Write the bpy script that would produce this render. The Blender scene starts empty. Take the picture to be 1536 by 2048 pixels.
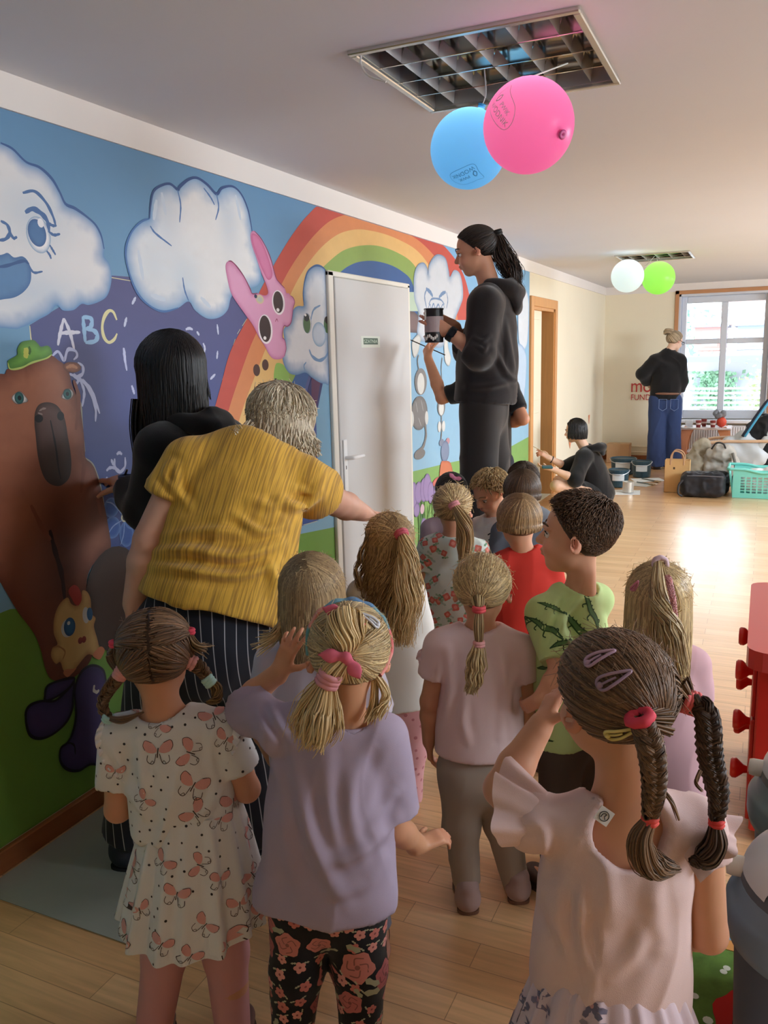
import bpy, math, random
import numpy as np
from mathutils import Vector, Matrix
from mathutils.geometry import delaunay_2d_cdt
from mathutils.bvhtree import BVHTree

S = bpy.context.scene
C = S.collection
A = np.array
PI = math.pi

# ------------------------------------------------------------------ camera, light, exposure
F = 1648.82                                   # focal length in pixels for the 1536 x 2048 frame
EYE = A([0.0, 0.0, 1.58])
YAW, PITCH, ROLL = (math.radians(v) for v in (24.76444, -10.75665, -1.47480))

def cam_axes():
 cy, sy, cp, sp = math.cos(YAW), math.sin(YAW), math.cos(PITCH), math.sin(PITCH)
 fwd = A([-sy * cp, cy * cp, sp])
 r0 = A([cy, sy, 0.0])
 u0 = np.cross(r0, fwd)
 cr, sr = math.cos(ROLL), math.sin(ROLL)
 return cr * r0 + sr * u0, -sr * r0 + cr * u0, fwd

CR, CU, CF = cam_axes()
cam_d = bpy.data.cameras.new('camera')
cam_d.sensor_fit = 'VERTICAL'
cam_d.sensor_height = 36.0
cam_d.lens = F / 2048 * 36.0
cam_d.clip_start = 0.02
cam_d.clip_end = 200
cam = bpy.data.objects.new('camera', cam_d)
C.objects.link(cam)
M = Matrix.Identity(4)
for i_ in range(3):
 M[i_][0], M[i_][1], M[i_][2], M[i_][3] = CR[i_], CU[i_], -CF[i_], EYE[i_]
cam.matrix_world = M
S.camera = cam

WX, FY, BY, RX, CZ = -2.124, 12.3, -1.6, 2.6, 2.44     # left wall, far wall, back wall, right wall, ceiling

S.view_settings.view_transform = 'Standard'
S.view_settings.look = 'None'
S.view_settings.gamma = 1.0
S.view_settings.use_curve_mapping = False
S.view_settings.exposure = 0.55
try:
 S.cycles.max_bounces = 8
 S.cycles.diffuse_bounces = 5
 S.cycles.glossy_bounces = 3
 S.cycles.transmission_bounces = 6
 S.cycles.transparent_max_bounces = 8
 S.cycles.caustics_reflective = False
 S.cycles.caustics_refractive = False
 S.cycles.sample_clamp_indirect = 4.0
 S.cycles.use_denoising = True
 S.cycles.denoiser = 'OPENIMAGEDENOISE'
except Exception:
 pass

world = bpy.data.worlds.new('sky')
S.world = world
world.use_nodes = True
wb = world.node_tree.nodes['Background']
wb.inputs['Color'].default_value = (0.86, 0.94, 1.0, 1)
wb.inputs['Strength'].default_value = 3.4

def area(name, loc, rot, sx, sy, power, col=(1, 1, 1), spread=180):
 l = bpy.data.lights.new(name, 'AREA')
 l.shape = 'RECTANGLE'
 l.size, l.size_y, l.energy, l.color = sx, sy, power, col
 l.spread = math.radians(spread)
 o = bpy.data.objects.new(name, l)
 o.location = loc
 o.rotation_euler = rot
 C.objects.link(o)
 return o

# daylight lamps: one for sky above the far windows, the side ones added, unseen
area('daylight_far_window', (0.7, FY + 1.9, 4.1), (math.radians(-52), 0, 0), 3.6, 2.6, 520, (0.80, 0.91, 1.0))
area('unseen_side_daylight', (RX + 0.5, 6.6, 2.3), (0, math.radians(90 - 32), 0), 1.6, 2.6, 290, (0.80, 0.90, 1.0))  # unseen source at the right, put in as main side light
area('unseen_side_daylight', (RX + 0.5, 10.2, 2.3), (0, math.radians(90 - 22), 0), 1.6, 2.0, 80, (0.82, 0.91, 1.0))  # added to brighten the far end of the room
area('unseen_side_daylight', (RX + 0.5, 2.2, 2.3), (0, math.radians(90 - 32), 0), 1.6, 1.5, 100, (0.78, 0.89, 1.0))  # added fill for the near floor and figures

def ray(px, py):
 return CR * ((px - 768.0) / F) + CU * ((1024.0 - py) / F) + CF

CH = A([-math.sin(YAW), math.cos(YAW), 0.0])

def W(px, py, h):                             # the place H metres ahead (measured along the floor) that the photo shows at px, py
 d = ray(px, py)
 return EYE + d * (h / (d @ CH))

def on(px, py, ax, v):                        # the same on a plane of the room
 d = ray(px, py)
 return EYE + d * ((v - EYE[ax]) / d[ax])

# ------------------------------------------------------------------ materials
def srgb(c):
 c = A(c, float) / 255.0
 return np.where(c <= 0.04045, c / 12.92, ((c + 0.055) / 1.055) ** 2.4)

MATS = {}

def mat(name, col=(200, 200, 200), rough=0.6, metal=0.0, spec=0.4, attr=False, noise=0.0, nscale=30.0, bump=0.0, bscale=200.0,
  trans=0.0, sss=0.0, coat=0.0, sheen=0.0, stretch=(1, 1, 1), emit=0.0):
 if name in MATS:
  return MATS[name]
 m = bpy.data.materials.new(name)
 m.use_nodes = True
 nt = m.node_tree
 b = nt.nodes['Principled BSDF']
 b.inputs['Roughness'].default_value = rough
 b.inputs['Metallic'].default_value = metal
 b.inputs['Specular IOR Level'].default_value = spec
 b.inputs['Coat Weight'].default_value = coat
 b.inputs['Coat Roughness'].default_value = .2
 b.inputs['Sheen Weight'].default_value = sheen
 if trans:
  b.inputs['Transmission Weight'].default_value = trans
 if sss:
  b.inputs['Subsurface Weight'].default_value = sss
  b.inputs['Subsurface Radius'].default_value = (0.02, 0.008, 0.004)
  b.inputs['Subsurface Scale'].default_value = 0.5
 lin = tuple(srgb(col)) + (1,)
 src = None
 if attr:
  n = nt.nodes.new('ShaderNodeAttribute')
  n.attribute_name = 'Col'
  src = n.outputs['Color']
 else:
  n = nt.nodes.new('ShaderNodeRGB')
  n.outputs[0].default_value = lin
  src = n.outputs[0]
 tc = nt.nodes.new('ShaderNodeTexCoord')
 mp = nt.nodes.new('ShaderNodeMapping')
 mp.inputs['Scale'].default_value = stretch
 nt.links.new(tc.outputs['Object'], mp.inputs['Vector'])
 if noise:
  nz = nt.nodes.new('ShaderNodeTexNoise')
  nz.inputs['Scale'].default_value = nscale
  nz.inputs['Detail'].default_value = 4
  nt.links.new(mp.outputs[0], nz.inputs['Vector'])
  mr = nt.nodes.new('ShaderNodeMapRange')
  mr.inputs['To Min'].default_value = 1 - noise
  mr.inputs['To Max'].default_value = 1 + noise
  nt.links.new(nz.outputs[0], mr.inputs['Value'])
  mx = nt.nodes.new('ShaderNodeVectorMath')
  mx.operation = 'SCALE'
  nt.links.new(src, mx.inputs[0])
  nt.links.new(mr.outputs[0], mx.inputs['Scale'])
  src = mx.outputs[0]
 nt.links.new(src, b.inputs['Base Color'])
 if emit:
  nt.links.new(src, b.inputs['Emission Color'])
  b.inputs['Emission Strength'].default_value = emit
 if bump:
  nz = nt.nodes.new('ShaderNodeTexNoise')
  nz.inputs['Scale'].default_value = bscale
  nz.inputs['Detail'].default_value = 2
  nt.links.new(mp.outputs[0], nz.inputs['Vector'])
  bp = nt.nodes.new('ShaderNodeBump')
  bp.inputs['Strength'].default_value = bump
  bp.inputs['Distance'].default_value = 0.01
  nt.links.new(nz.outputs[0], bp.inputs['Height'])
  nt.links.new(bp.outputs[0], b.inputs['Normal'])
 MATS[name] = m
 return m

# ------------------------------------------------------------------ objects
def fast_mesh(name, V, faces, col=None, smooth=True, midx=None):
 """V (n,3); faces: list of integer arrays (k,3) or (k,4)"""
 me = bpy.data.meshes.new(name)
 V = np.asarray(V, np.float32)
 faces = [np.asarray(f, np.int32) for f in faces if len(f)]
 me.vertices.add(len(V))
 me.vertices.foreach_set('co', V.ravel())
 nl = sum(f.size for f in faces)
 npoly = sum(len(f) for f in faces)
 me.loops.add(nl)
 me.polygons.add(npoly)
 if nl:
  me.loops.foreach_set('vertex_index', np.concatenate([f.ravel() for f in faces]))
  tot = np.concatenate([np.full(len(f), f.shape[1], np.int32) for f in faces])
  st = np.concatenate([[0], np.cumsum(tot)[:-1]]).astype(np.int32)
  me.polygons.foreach_set('loop_start', st)
  me.polygons.foreach_set('loop_total', tot)
  me.polygons.foreach_set('use_smooth', np.full(npoly, smooth, bool))
  if midx is not None:
   me.polygons.foreach_set('material_index', np.asarray(midx, np.int32))
 me.update(calc_edges=True)
 if col is not None:
  at = me.color_attributes.new('Col', 'FLOAT_COLOR', 'POINT')
  c4 = np.ones((len(V), 4), np.float32)
  c4[:, :3] = col
  at.data.foreach_set('color', c4.ravel())
 return me

def link(name, me, mats, parent=None, label=None):
 o = bpy.data.objects.new(name, me)
 C.objects.link(o)
 for m in (mats if isinstance(mats, (list, tuple)) else [mats]):
  me.materials.append(m)
 if parent is not None:
  o.parent = parent
  o.matrix_parent_inverse = Matrix.Translation(-Vector(world_loc(parent)))
 if label:
  o['label'] = label
 return o

def world_loc(o):
 return A(o.location) if o.type == 'EMPTY' else A([0.0, 0, 0])

def thing(name, loc, label, cat, group=None):
 o = bpy.data.objects.new(name, None)
 o.location = loc
 o.empty_display_size = 0.05
 C.objects.link(o)
 o['label'] = label
 o['category'] = cat
 if group:
  o['group'] = group
 return o

def tag(o, label, cat, group=None, kind=None):
 o['label'] = label
 o['category'] = cat
 if group:
  o['group'] = group
 if kind:
  o['kind'] = kind
 return o

def struct(o):
 o['kind'] = 'structure'
 return o

class MB:
 """collects simple shapes into ONE mesh"""

 def __init__(s):
  s.v, s.q, s.t, s.c, s.n = [], [], [], [], 0
  s.mq, s.mt, s.mi = [], [], 0

 def add(s, V, quads=(), tris=(), col=(1, 1, 1)):
  V = np.asarray(V, float)
  s.v.append(V)
  s.c.append(np.broadcast_to(np.asarray(col, float), (len(V), 3)))
  if len(quads):
   s.q.append(np.asarray(quads, int) + s.n)
   s.mq.append(np.full(len(quads), s.mi))
  if len(tris):
   s.t.append(np.asarray(tris, int) + s.n)
   s.mt.append(np.full(len(tris), s.mi))
  s.n += len(V)
  return s

 def box(s, lo, hi, b=0.0, R=None, c=None, col=(1, 1, 1)):
  """axis box lo..hi; with R,c: box half sizes hi about c in frame R (rows = axes); b chamfers the edges"""
  if R is None:
   lo, hi = A(lo, float), A(hi, float)
   c, h, R = (lo + hi) / 2, abs(hi - lo) / 2, np.eye(3)
  else:
   h, c, R = A(hi, float), A(c, float), A(R, float)
  b = min(b, h.min() * 0.9)
  if b <= 0:
   V = A([[x, y, z] for x in (-1, 1) for y in (-1, 1) for z in (-1, 1)]) * h
   Q = [[0, 1, 3, 2], [4, 6, 7, 5], [0, 4, 5, 1], [2, 3, 7, 6], [0, 2, 6, 4], [1, 5, 7, 3]]
   return s.add(V @ R + c, Q, col=col)
  V, ix = [], {}
  for x in (-1, 1):
   for y in (-1, 1):
    for z in (-1, 1):
     for k in range(3):
      p = A([x, y, z]) * (h - b)
      p[k] += A([x, y, z])[k] * b
      ix[(x, y, z, k)] = len(V)
      V.append(p)
  Q, T = [], []
  for k in range(3):
   a1, a2 = (k + 1) % 3, (k + 2) % 3
   for sgn in (-1, 1):
    f = []
    for u, v in ((-1, -1), (1, -1), (1, 1), (-1, 1)):
     key = [0, 0, 0]
     key[k], key[a1], key[a2] = sgn, u, v
     f.append(ix[tuple(key) + (k,)])
    Q.append(f if sgn > 0 else f[::-1])
   for u in (-1, 1):
    for v in (-1, 1):
     p, q = [0, 0, 0], [0, 0, 0]
     p[a1], p[a2], p[k] = u, v, -1
     q[a1], q[a2], q[k] = u, v, 1
     f = [ix[tuple(p) + (a1,)], ix[tuple(q) + (a1,)], ix[tuple(q) + (a2,)], ix[tuple(p) + (a2,)]]
     Q.append(f if u * v > 0 else f[::-1])
  for x in (-1, 1):
   for y in (-1, 1):
    for z in (-1, 1):
     f = [ix[(x, y, z, k)] for k in range(3)]
     T.append(f if x * y * z > 0 else f[::-1])
  return s.add(V @ R + c, Q, T, col=col)

 def tube(s, P, r, n=8, caps=True, col=(1, 1, 1), closed=False):
  P = np.asarray(P, float)
  r = np.broadcast_to(np.asarray(r, float), (len(P),))
  m = len(P)
  T = np.roll(P, -1, 0) - np.roll(P, 1, 0) if closed else np.gradient(P, axis=0)
  T /= np.linalg.norm(T, axis=1, keepdims=True) + 1e-12
  ref = A([0, 0, 1.0]) if abs(T[0][2]) < 0.9 else A([1.0, 0, 0])
  N = np.cross(T[0], ref)
  N /= np.linalg.norm(N)
  V = []
  an = np.arange(n) / n * 2 * PI
  for i in range(m):
   N = N - T[i] * N.dot(T[i])
   N /= np.linalg.norm(N) + 1e-12
   B = np.cross(T[i], N)
   V.append(P[i] + r[i] * (np.cos(an)[:, None] * N + np.sin(an)[:, None] * B))
  V = np.concatenate(V)
  Q = []
  for i in range(m if closed else m - 1):
   i2 = (i + 1) % m
   for j in range(n):
    Q.append([i * n + j, i * n + (j + 1) % n, i2 * n + (j + 1) % n, i2 * n + j])
  T3 = []
  if caps and not closed:
   V = np.concatenate([V, P[:1], P[-1:]])
   for j in range(n):
    T3.append([m * n, (j + 1) % n, j])
    T3.append([m * n + 1, (m - 1) * n + j, (m - 1) * n + (j + 1) % n])
  return s.add(V, Q, T3, col=col)

 def lathe(s, prof, c, n=32, R=None, col=(1, 1, 1)):
  """prof: (radius, height) pairs"""
  R = np.eye(3) if R is None else A(R, float)
  an = np.arange(n) / n * 2 * PI
  V = np.concatenate([np.stack([r * np.cos(an), r * np.sin(an), np.full(n, z)], 1) for r, z in prof])
  Q = []
  for i in range(len(prof) - 1):
   for j in range(n):
    Q.append([i * n + j, i * n + (j + 1) % n, (i + 1) * n + (j + 1) % n, (i + 1) * n + j])
  return s.add(V @ R + A(c, float), Q, col=col)

 def ball(s, c, r, R=None, n=20, m=12, col=(1, 1, 1)):
  R = np.eye(3) if R is None else A(R, float)
  r = np.broadcast_to(A(r, float), (3,))
  th = np.linspace(0.001, PI - 0.001, m + 1)
  an = np.arange(n) / n * 2 * PI
  V = np.concatenate([np.stack([np.sin(t) * np.cos(an), np.sin(t) * np.sin(an), np.full(n, np.cos(t))], 1) for t in th])
  Q = [[i * n + (j + 1) % n, i * n + j, (i + 1) * n + j, (i + 1) * n + (j + 1) % n] for i in range(m) for j in range(n)]
  return s.add((V * r) @ R + A(c, float), Q, col=col)

 def prism(s, poly, o, u, v, w, col=(1, 1, 1), holes=()):
  """2D polygon (in axes u, v at o) extruded by the vector w"""
  o, u, v, w = (A(x, float) for x in (o, u, v, w))
  pts = [tuple(p) for p in poly]
  faces = [list(range(len(pts)))]
  for h in holes:
   faces.append(list(range(len(pts), len(pts) + len(h))))
   pts += [tuple(p) for p in h]
  edges = []
  for f in faces:
   edges += [(f[i], f[(i + 1) % len(f)]) for i in range(len(f))]
  if holes:
   cv, ce, cf, *_ = delaunay_2d_cdt([Vector(p) for p in pts], edges, [], 1, 1e-7)
   cv = A([tuple(p) for p in cv])
   T = []
   hp = [A(h) for h in holes]
   for f in cf:
    m = cv[list(f)].mean(0)
    if inside(A(poly), m[None])[0] and not any(inside(h, m[None])[0] for h in hp):
     T.append(list(f))
  else:
   cv, ce, cf, *_ = delaunay_2d_cdt([Vector(p) for p in pts], edges, faces, 1, 1e-7)
   cv = A([tuple(p) for p in cv])
   T = [list(f) for f in cf]
  n = len(cv)
  V0 = o + cv[:, :1] * u + cv[:, 1:2] * v
  T0 = A(T)
  V = np.concatenate([V0, V0 + w])
  P = A(pts)
  m = len(P)
  SV = np.concatenate([o + P[:, :1] * u + P[:, 1:2] * v, o + P[:, :1] * u + P[:, 1:2] * v + w])
  s.add(V, (), np.concatenate([T0[:, ::-1], T0 + n]), col=col)
  return s.add(SV, [[a, b, b + m, a + m] for a, b in edges], col=col)

 def build(s, name, mats, parent=None, label=None, smooth=False, flip=False):
  V = np.concatenate(s.v)
  fs, mi = [], []
  if s.q:
   fs.append(np.concatenate(s.q))
   mi.append(np.concatenate(s.mq))
  if s.t:
   fs.append(np.concatenate(s.t))
   mi.append(np.concatenate(s.mt))
  me = fast_mesh(name, V, fs, np.concatenate(s.c), smooth, np.concatenate(mi))
  if smooth == 'auto':
   pass
  return link(name, me, mats, parent, label)

def inside(poly, pts):
 x, y = pts[:, 0], pts[:, 1]
 r = np.zeros(len(pts), bool)
 p = poly
 q = np.roll(poly, -1, 0)
 for (x1, y1), (x2, y2) in zip(p, q):
  if y1 != y2:
   cnd = ((y1 > y) != (y2 > y)) & (x < (x2 - x1) * (y - y1) / (y2 - y1) + x1)
   r ^= cnd
 return r

def seg_dist(pts, poly, closed=True):
 d = np.full(len(pts), 1e9)
 n = len(poly)
 for i in range(n if closed else n - 1):
  a, b = poly[i], poly[(i + 1) % n]
  ab = b - a
  t = np.clip(((pts - a) @ ab) / (ab @ ab + 1e-12), 0, 1)
  d = np.minimum(d, np.linalg.norm(pts - a - t[:, None] * ab, axis=1))
 return d

def crom(P, n=8, closed=False):
 """Catmull-Rom through the points, n steps per span"""
 P = np.asarray(P, float)
 m = len(P)
 if closed:
  Q = np.concatenate([P[-1:], P, P[:2]])
 else:
  Q = np.concatenate([2 * P[:1] - P[1:2], P, 2 * P[-1:] - P[-2:-1]])
 t = np.arange(n)[:, None] / n
 out = []
 for i in range(m if closed else m - 1):
  a, b, c, d = Q[i:i + 4]
  out.append(0.5 * (2 * b + (c - a) * t + (2 * a - 5 * b + 4 * c - d) * t ** 2 + (3 * b - a - 3 * c + d) * t ** 3))
 if not closed:
  out.append(P[-1:])
 return np.concatenate(out)

def vnoise(P, seed=0):
 """smooth value noise in -1..1 for points (n,3)"""
 P = np.asarray(P, float)
 I = np.floor(P).astype(np.int64)
 f = P - I
 f = f * f * (3 - 2 * f)
 out = np.zeros(len(P))
 for dx in (0, 1):
  for dy in (0, 1):
   for dz in (0, 1):
    h = ((I[:, 0] + dx) * 73856093) ^ ((I[:, 1] + dy) * 19349663) ^ ((I[:, 2] + dz) * 83492791) ^ (seed * 2654435761)
    h = (h ^ (h >> 13)) * 1274126177
    v = ((h ^ (h >> 16)) & 0xffff) / 32767.5 - 1
    out += v * (f[:, 0] if dx else 1 - f[:, 0]) * (f[:, 1] if dy else 1 - f[:, 1]) * (f[:, 2] if dz else 1 - f[:, 2])
 return out

def unit(v):
 v = np.asarray(v, float)
 return v / (np.linalg.norm(v, axis=-1, keepdims=True) + 1e-12)

# ------------------------------------------------------------------ soft solids (smoothly blended distance fields, meshed by surface nets)
class Soft:
 def __init__(s, vox=0.005):
  s.p, s.vox, s.cuts = [], vox, []

 def cap(s, a, b, ra, rb, k=0.02, op='u', cut=(), ax=None, q=1.0):
  """tapered capsule; q > 1 flattens it along the unit axis ax; cut: (point, normal) half spaces that remove what lies along the normal"""
  s.p.append(('c', A(a, float), A(b, float), ra, rb, k, op, cut, None if ax is None else unit(ax), q))
  return s

 def ell(s, c, r, R=None, k=0.02, op='u', cut=()):
  r = np.broadcast_to(A(r, float), (3,))
  s.p.append(('e', A(c, float), r, np.eye(3) if R is None else A(R, float), None, k, op, cut, None, 1.0))
  return s

 def box(s, c, h, R=None, rd=0.005, k=0.01, op='u', cut=()):
  s.p.append(('b', A(c, float), A(h, float), np.eye(3) if R is None else A(R, float), rd, k, op, cut, None, 1.0))
  return s

 @staticmethod
 def _dist(p, X):
  k, a, b, r1, r2 = p[:5]
  ax, q = p[8], p[9]
  if k == 'c':
   if ax is not None and q != 1.0:
    X = X - a
    X = X + (X @ ax)[..., None] * ((q - 1) * ax)
    bb = b - a
    bb = bb + (bb @ ax) * ((q - 1) * ax)
   else:
    X = X - a
    bb = b - a
   l2 = bb @ bb + 1e-12
   t = np.clip((X @ bb) / l2, 0, 1)
   d = np.sqrt(((X - t[..., None] * bb) ** 2).sum(-1)) - (r1 + (r2 - r1) * t)
   return d / math.sqrt(q) if q != 1 else d
  if k == 'e':
   L = (X - a) @ r1.T
   k0 = np.sqrt(((L / b) ** 2).sum(-1))
   k1 = np.sqrt(((L / (b * b)) ** 2).sum(-1)) + 1e-9
   return k0 * (k0 - 1) / k1
  L = np.abs((X - a) @ r1.T) - (b - r2)
  return np.sqrt((np.maximum(L, 0) ** 2).sum(-1)) + np.minimum(L.max(-1), 0) - r2

 @staticmethod
 def _bb(p):
  if p[0] == 'c':
   r = max(p[3], p[4])
   return np.minimum(p[1], p[2]) - r, np.maximum(p[1], p[2]) + r
  e = np.abs(p[3].T) @ p[2]
  return p[1] - e, p[1] + e

 def mesh(s, clip=()):
  v = s.vox
  bbs = [s._bb(p) for p in s.p if p[6] == 'u']
  lo = np.min([b[0] for b in bbs], 0) - 3 * v
  hi = np.max([b[1] for b in bbs], 0) + 3 * v
  n = np.ceil((hi - lo) / v).astype(int) + 1
  f = np.full(n, 0.2, np.float32)
  for p in s.p:
   b0, b1 = s._bb(p)
   mg = max(p[5], 0) + 3 * v
   i0 = np.clip(np.floor((b0 - mg - lo) / v).astype(int), 0, n - 1)
   i1 = np.clip(np.ceil((b1 + mg - lo) / v).astype(int) + 1, 1, n)
   if np.any(i1 <= i0):
    continue
   g = [lo[k] + v * np.arange(i0[k], i1[k]) for k in range(3)]
   X = np.stack(np.meshgrid(*g, indexing='ij'), -1)
   d = s._dist(p, X)
   for (pt, nm) in p[7]:
    d = np.maximum(d, (X - A(pt, float)) @ unit(nm))
   sl = tuple(slice(i0[k], i1[k]) for k in range(3))
   o = f[sl]
   k = max(p[5], 1e-6)
   if p[6] == 'u':
    h = np.clip(0.5 + 0.5 * (o - d) / k, 0, 1)
    f[sl] = o * (1 - h) + d * h - k * h * (1 - h)
   else:
    d = -d
    h = np.clip(0.5 - 0.5 * (o - d) / k, 0, 1)
    f[sl] = o * (1 - h) + d * h + k * h * (1 - h)
  for (pt, nm) in clip:
   g = [lo[k] + v * np.arange(n[k]) for k in range(3)]
   u = unit(nm)
   pl = ((g[0] - pt[0]) * u[0])[:, None, None] + ((g[1] - pt[1]) * u[1])[None, :, None] + ((g[2] - pt[2]) * u[2])[None, None, :]
   f = np.maximum(f, pl.astype(np.float32))
  f[0], f[-1] = 0.1, 0.1
  f[:, 0], f[:, -1] = 0.1, 0.1
  f[:, :, 0], f[:, :, -1] = 0.1, 0.1
  return nets(f, lo, v)

def nets(f, lo, v):
 ins = f < 0
 n = A(f.shape)
 a = ins[:-1, :-1, :-1]
 cnt = np.zeros(a.shape, np.int8)
 for dx in (0, 1):
  for dy in (0, 1):
   for dz in (0, 1):
    cnt += ins[dx:n[0] - 1 + dx, dy:n[1] - 1 + dy, dz:n[2] - 1 + dz]
 act = (cnt > 0) & (cnt < 8)
 idx = np.full(a.shape, -1, np.int64)
 I = np.argwhere(act)
 idx[act] = np.arange(len(I))
 acc = np.zeros((len(I), 3))
 num = np.zeros(len(I))
 cor = [A([x, y, z]) for x in (0, 1) for y in (0, 1) for z in (0, 1)]
 val = [f[tuple((I + c).T)] for c in cor]
 for i in range(8):
  for j in range(i + 1, 8):
   if np.abs(cor[i] - cor[j]).sum() == 1:
    x = (val[i] < 0) != (val[j] < 0)
    t = np.where(x, val[i] / (val[i] - val[j] + 1e-12), 0)
    acc += np.where(x[:, None], cor[i] + t[:, None] * (cor[j] - cor[i]), 0)
    num += x
 V = lo + v * (I + acc / np.maximum(num, 1)[:, None])
 Q = []
 for k in range(3):
  u, w = (k + 1) % 3, (k + 2) % 3
  s0, s1 = [slice(None)] * 3, [slice(None)] * 3
  s0[k], s1[k] = slice(0, -1), slice(1, None)
  E = np.argwhere(ins[tuple(s0)] != ins[tuple(s1)])
  E = E[(E[:, u] > 0) & (E[:, w] > 0) & (E[:, u] < n[u] - 1) & (E[:, w] < n[w] - 1)]
  fl = ins[tuple(E.T)]
  eu, ew = np.eye(3, dtype=int)[u], np.eye(3, dtype=int)[w]
  q = np.stack([idx[tuple((E - eu - ew).T)], idx[tuple((E - ew).T)], idx[tuple(E.T)], idx[tuple((E - eu).T)]], 1)
  q[~fl] = q[~fl][:, ::-1]
  Q.append(q[(q >= 0).all(1)])
 return V, np.concatenate(Q)

def vnormals(V, Q):
 nf = np.cross(V[Q[:, 2]] - V[Q[:, 0]], V[Q[:, 3]] - V[Q[:, 1]])
 N = np.zeros_like(V)
 for j in range(4):
  for k in range(3):
   N[:, k] += np.bincount(Q[:, j], nf[:, k], len(V))
 return unit(N)

def relax(V, Q, it=1, w=0.5):
 for _ in range(it):
  acc = np.zeros_like(V)
  cnt = np.zeros(len(V))
  for j in range(4):
   a, b = Q[:, j], Q[:, (j + 1) % 4]
   for k in range(3):
    acc[:, k] += np.bincount(a, V[b, k], len(V)) + np.bincount(b, V[a, k], len(V))
   cnt += np.bincount(a, minlength=len(V)) + np.bincount(b, minlength=len(V))
  V = V * (1 - w) + w * acc / np.maximum(cnt, 1)[:, None]
 return V

# ------------------------------------------------------------------ hair
def strands_mesh(P, r, cols, sides=4, up=None, flat=1.0):
 """P (n,m,3) centre lines, r (n,m) radii, cols (n,3) or (n,m,3) -> V, quads, colours"""
 n, m, _ = P.shape
 T = np.gradient(P, axis=1)
 T = unit(T)
 ref = np.zeros((n, 1, 3))
 ref[..., 2] = 1
 ref = np.where(np.abs(T[:, :1, 2:3]) > 0.85, A([1.0, 0.2, 0]), ref)
 N = unit(np.cross(T, np.broadcast_to(ref, T.shape)))
 if up is not None:
  N = unit(up - T * (up * T).sum(-1, keepdims=True))
 B = np.cross(T, N) * flat
 an = np.arange(sides) / sides * 2 * PI
 V = P[:, :, None] + r[:, :, None, None] * (np.cos(an)[None, None, :, None] * N[:, :, None] + np.sin(an)[None, None, :, None] * B[:, :, None])
 base = (np.arange(n)[:, None, None] * m + np.arange(m - 1)[None, :, None]) * sides
 j = np.arange(sides)[None, None, :]
 j2 = (j + 1) % sides
 Q = np.stack([base + j, base + j2, base + sides + j2, base + sides + j], -1).reshape(-1, 4)
 if cols.ndim == 2:
  cols = np.broadcast_to(cols[:, None], (n, m, 3))
 Cc = np.broadcast_to(cols[:, :, None], (n, m, sides, 3)).reshape(-1, 3)
 return V.reshape(-1, 3), Q, Cc

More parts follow.
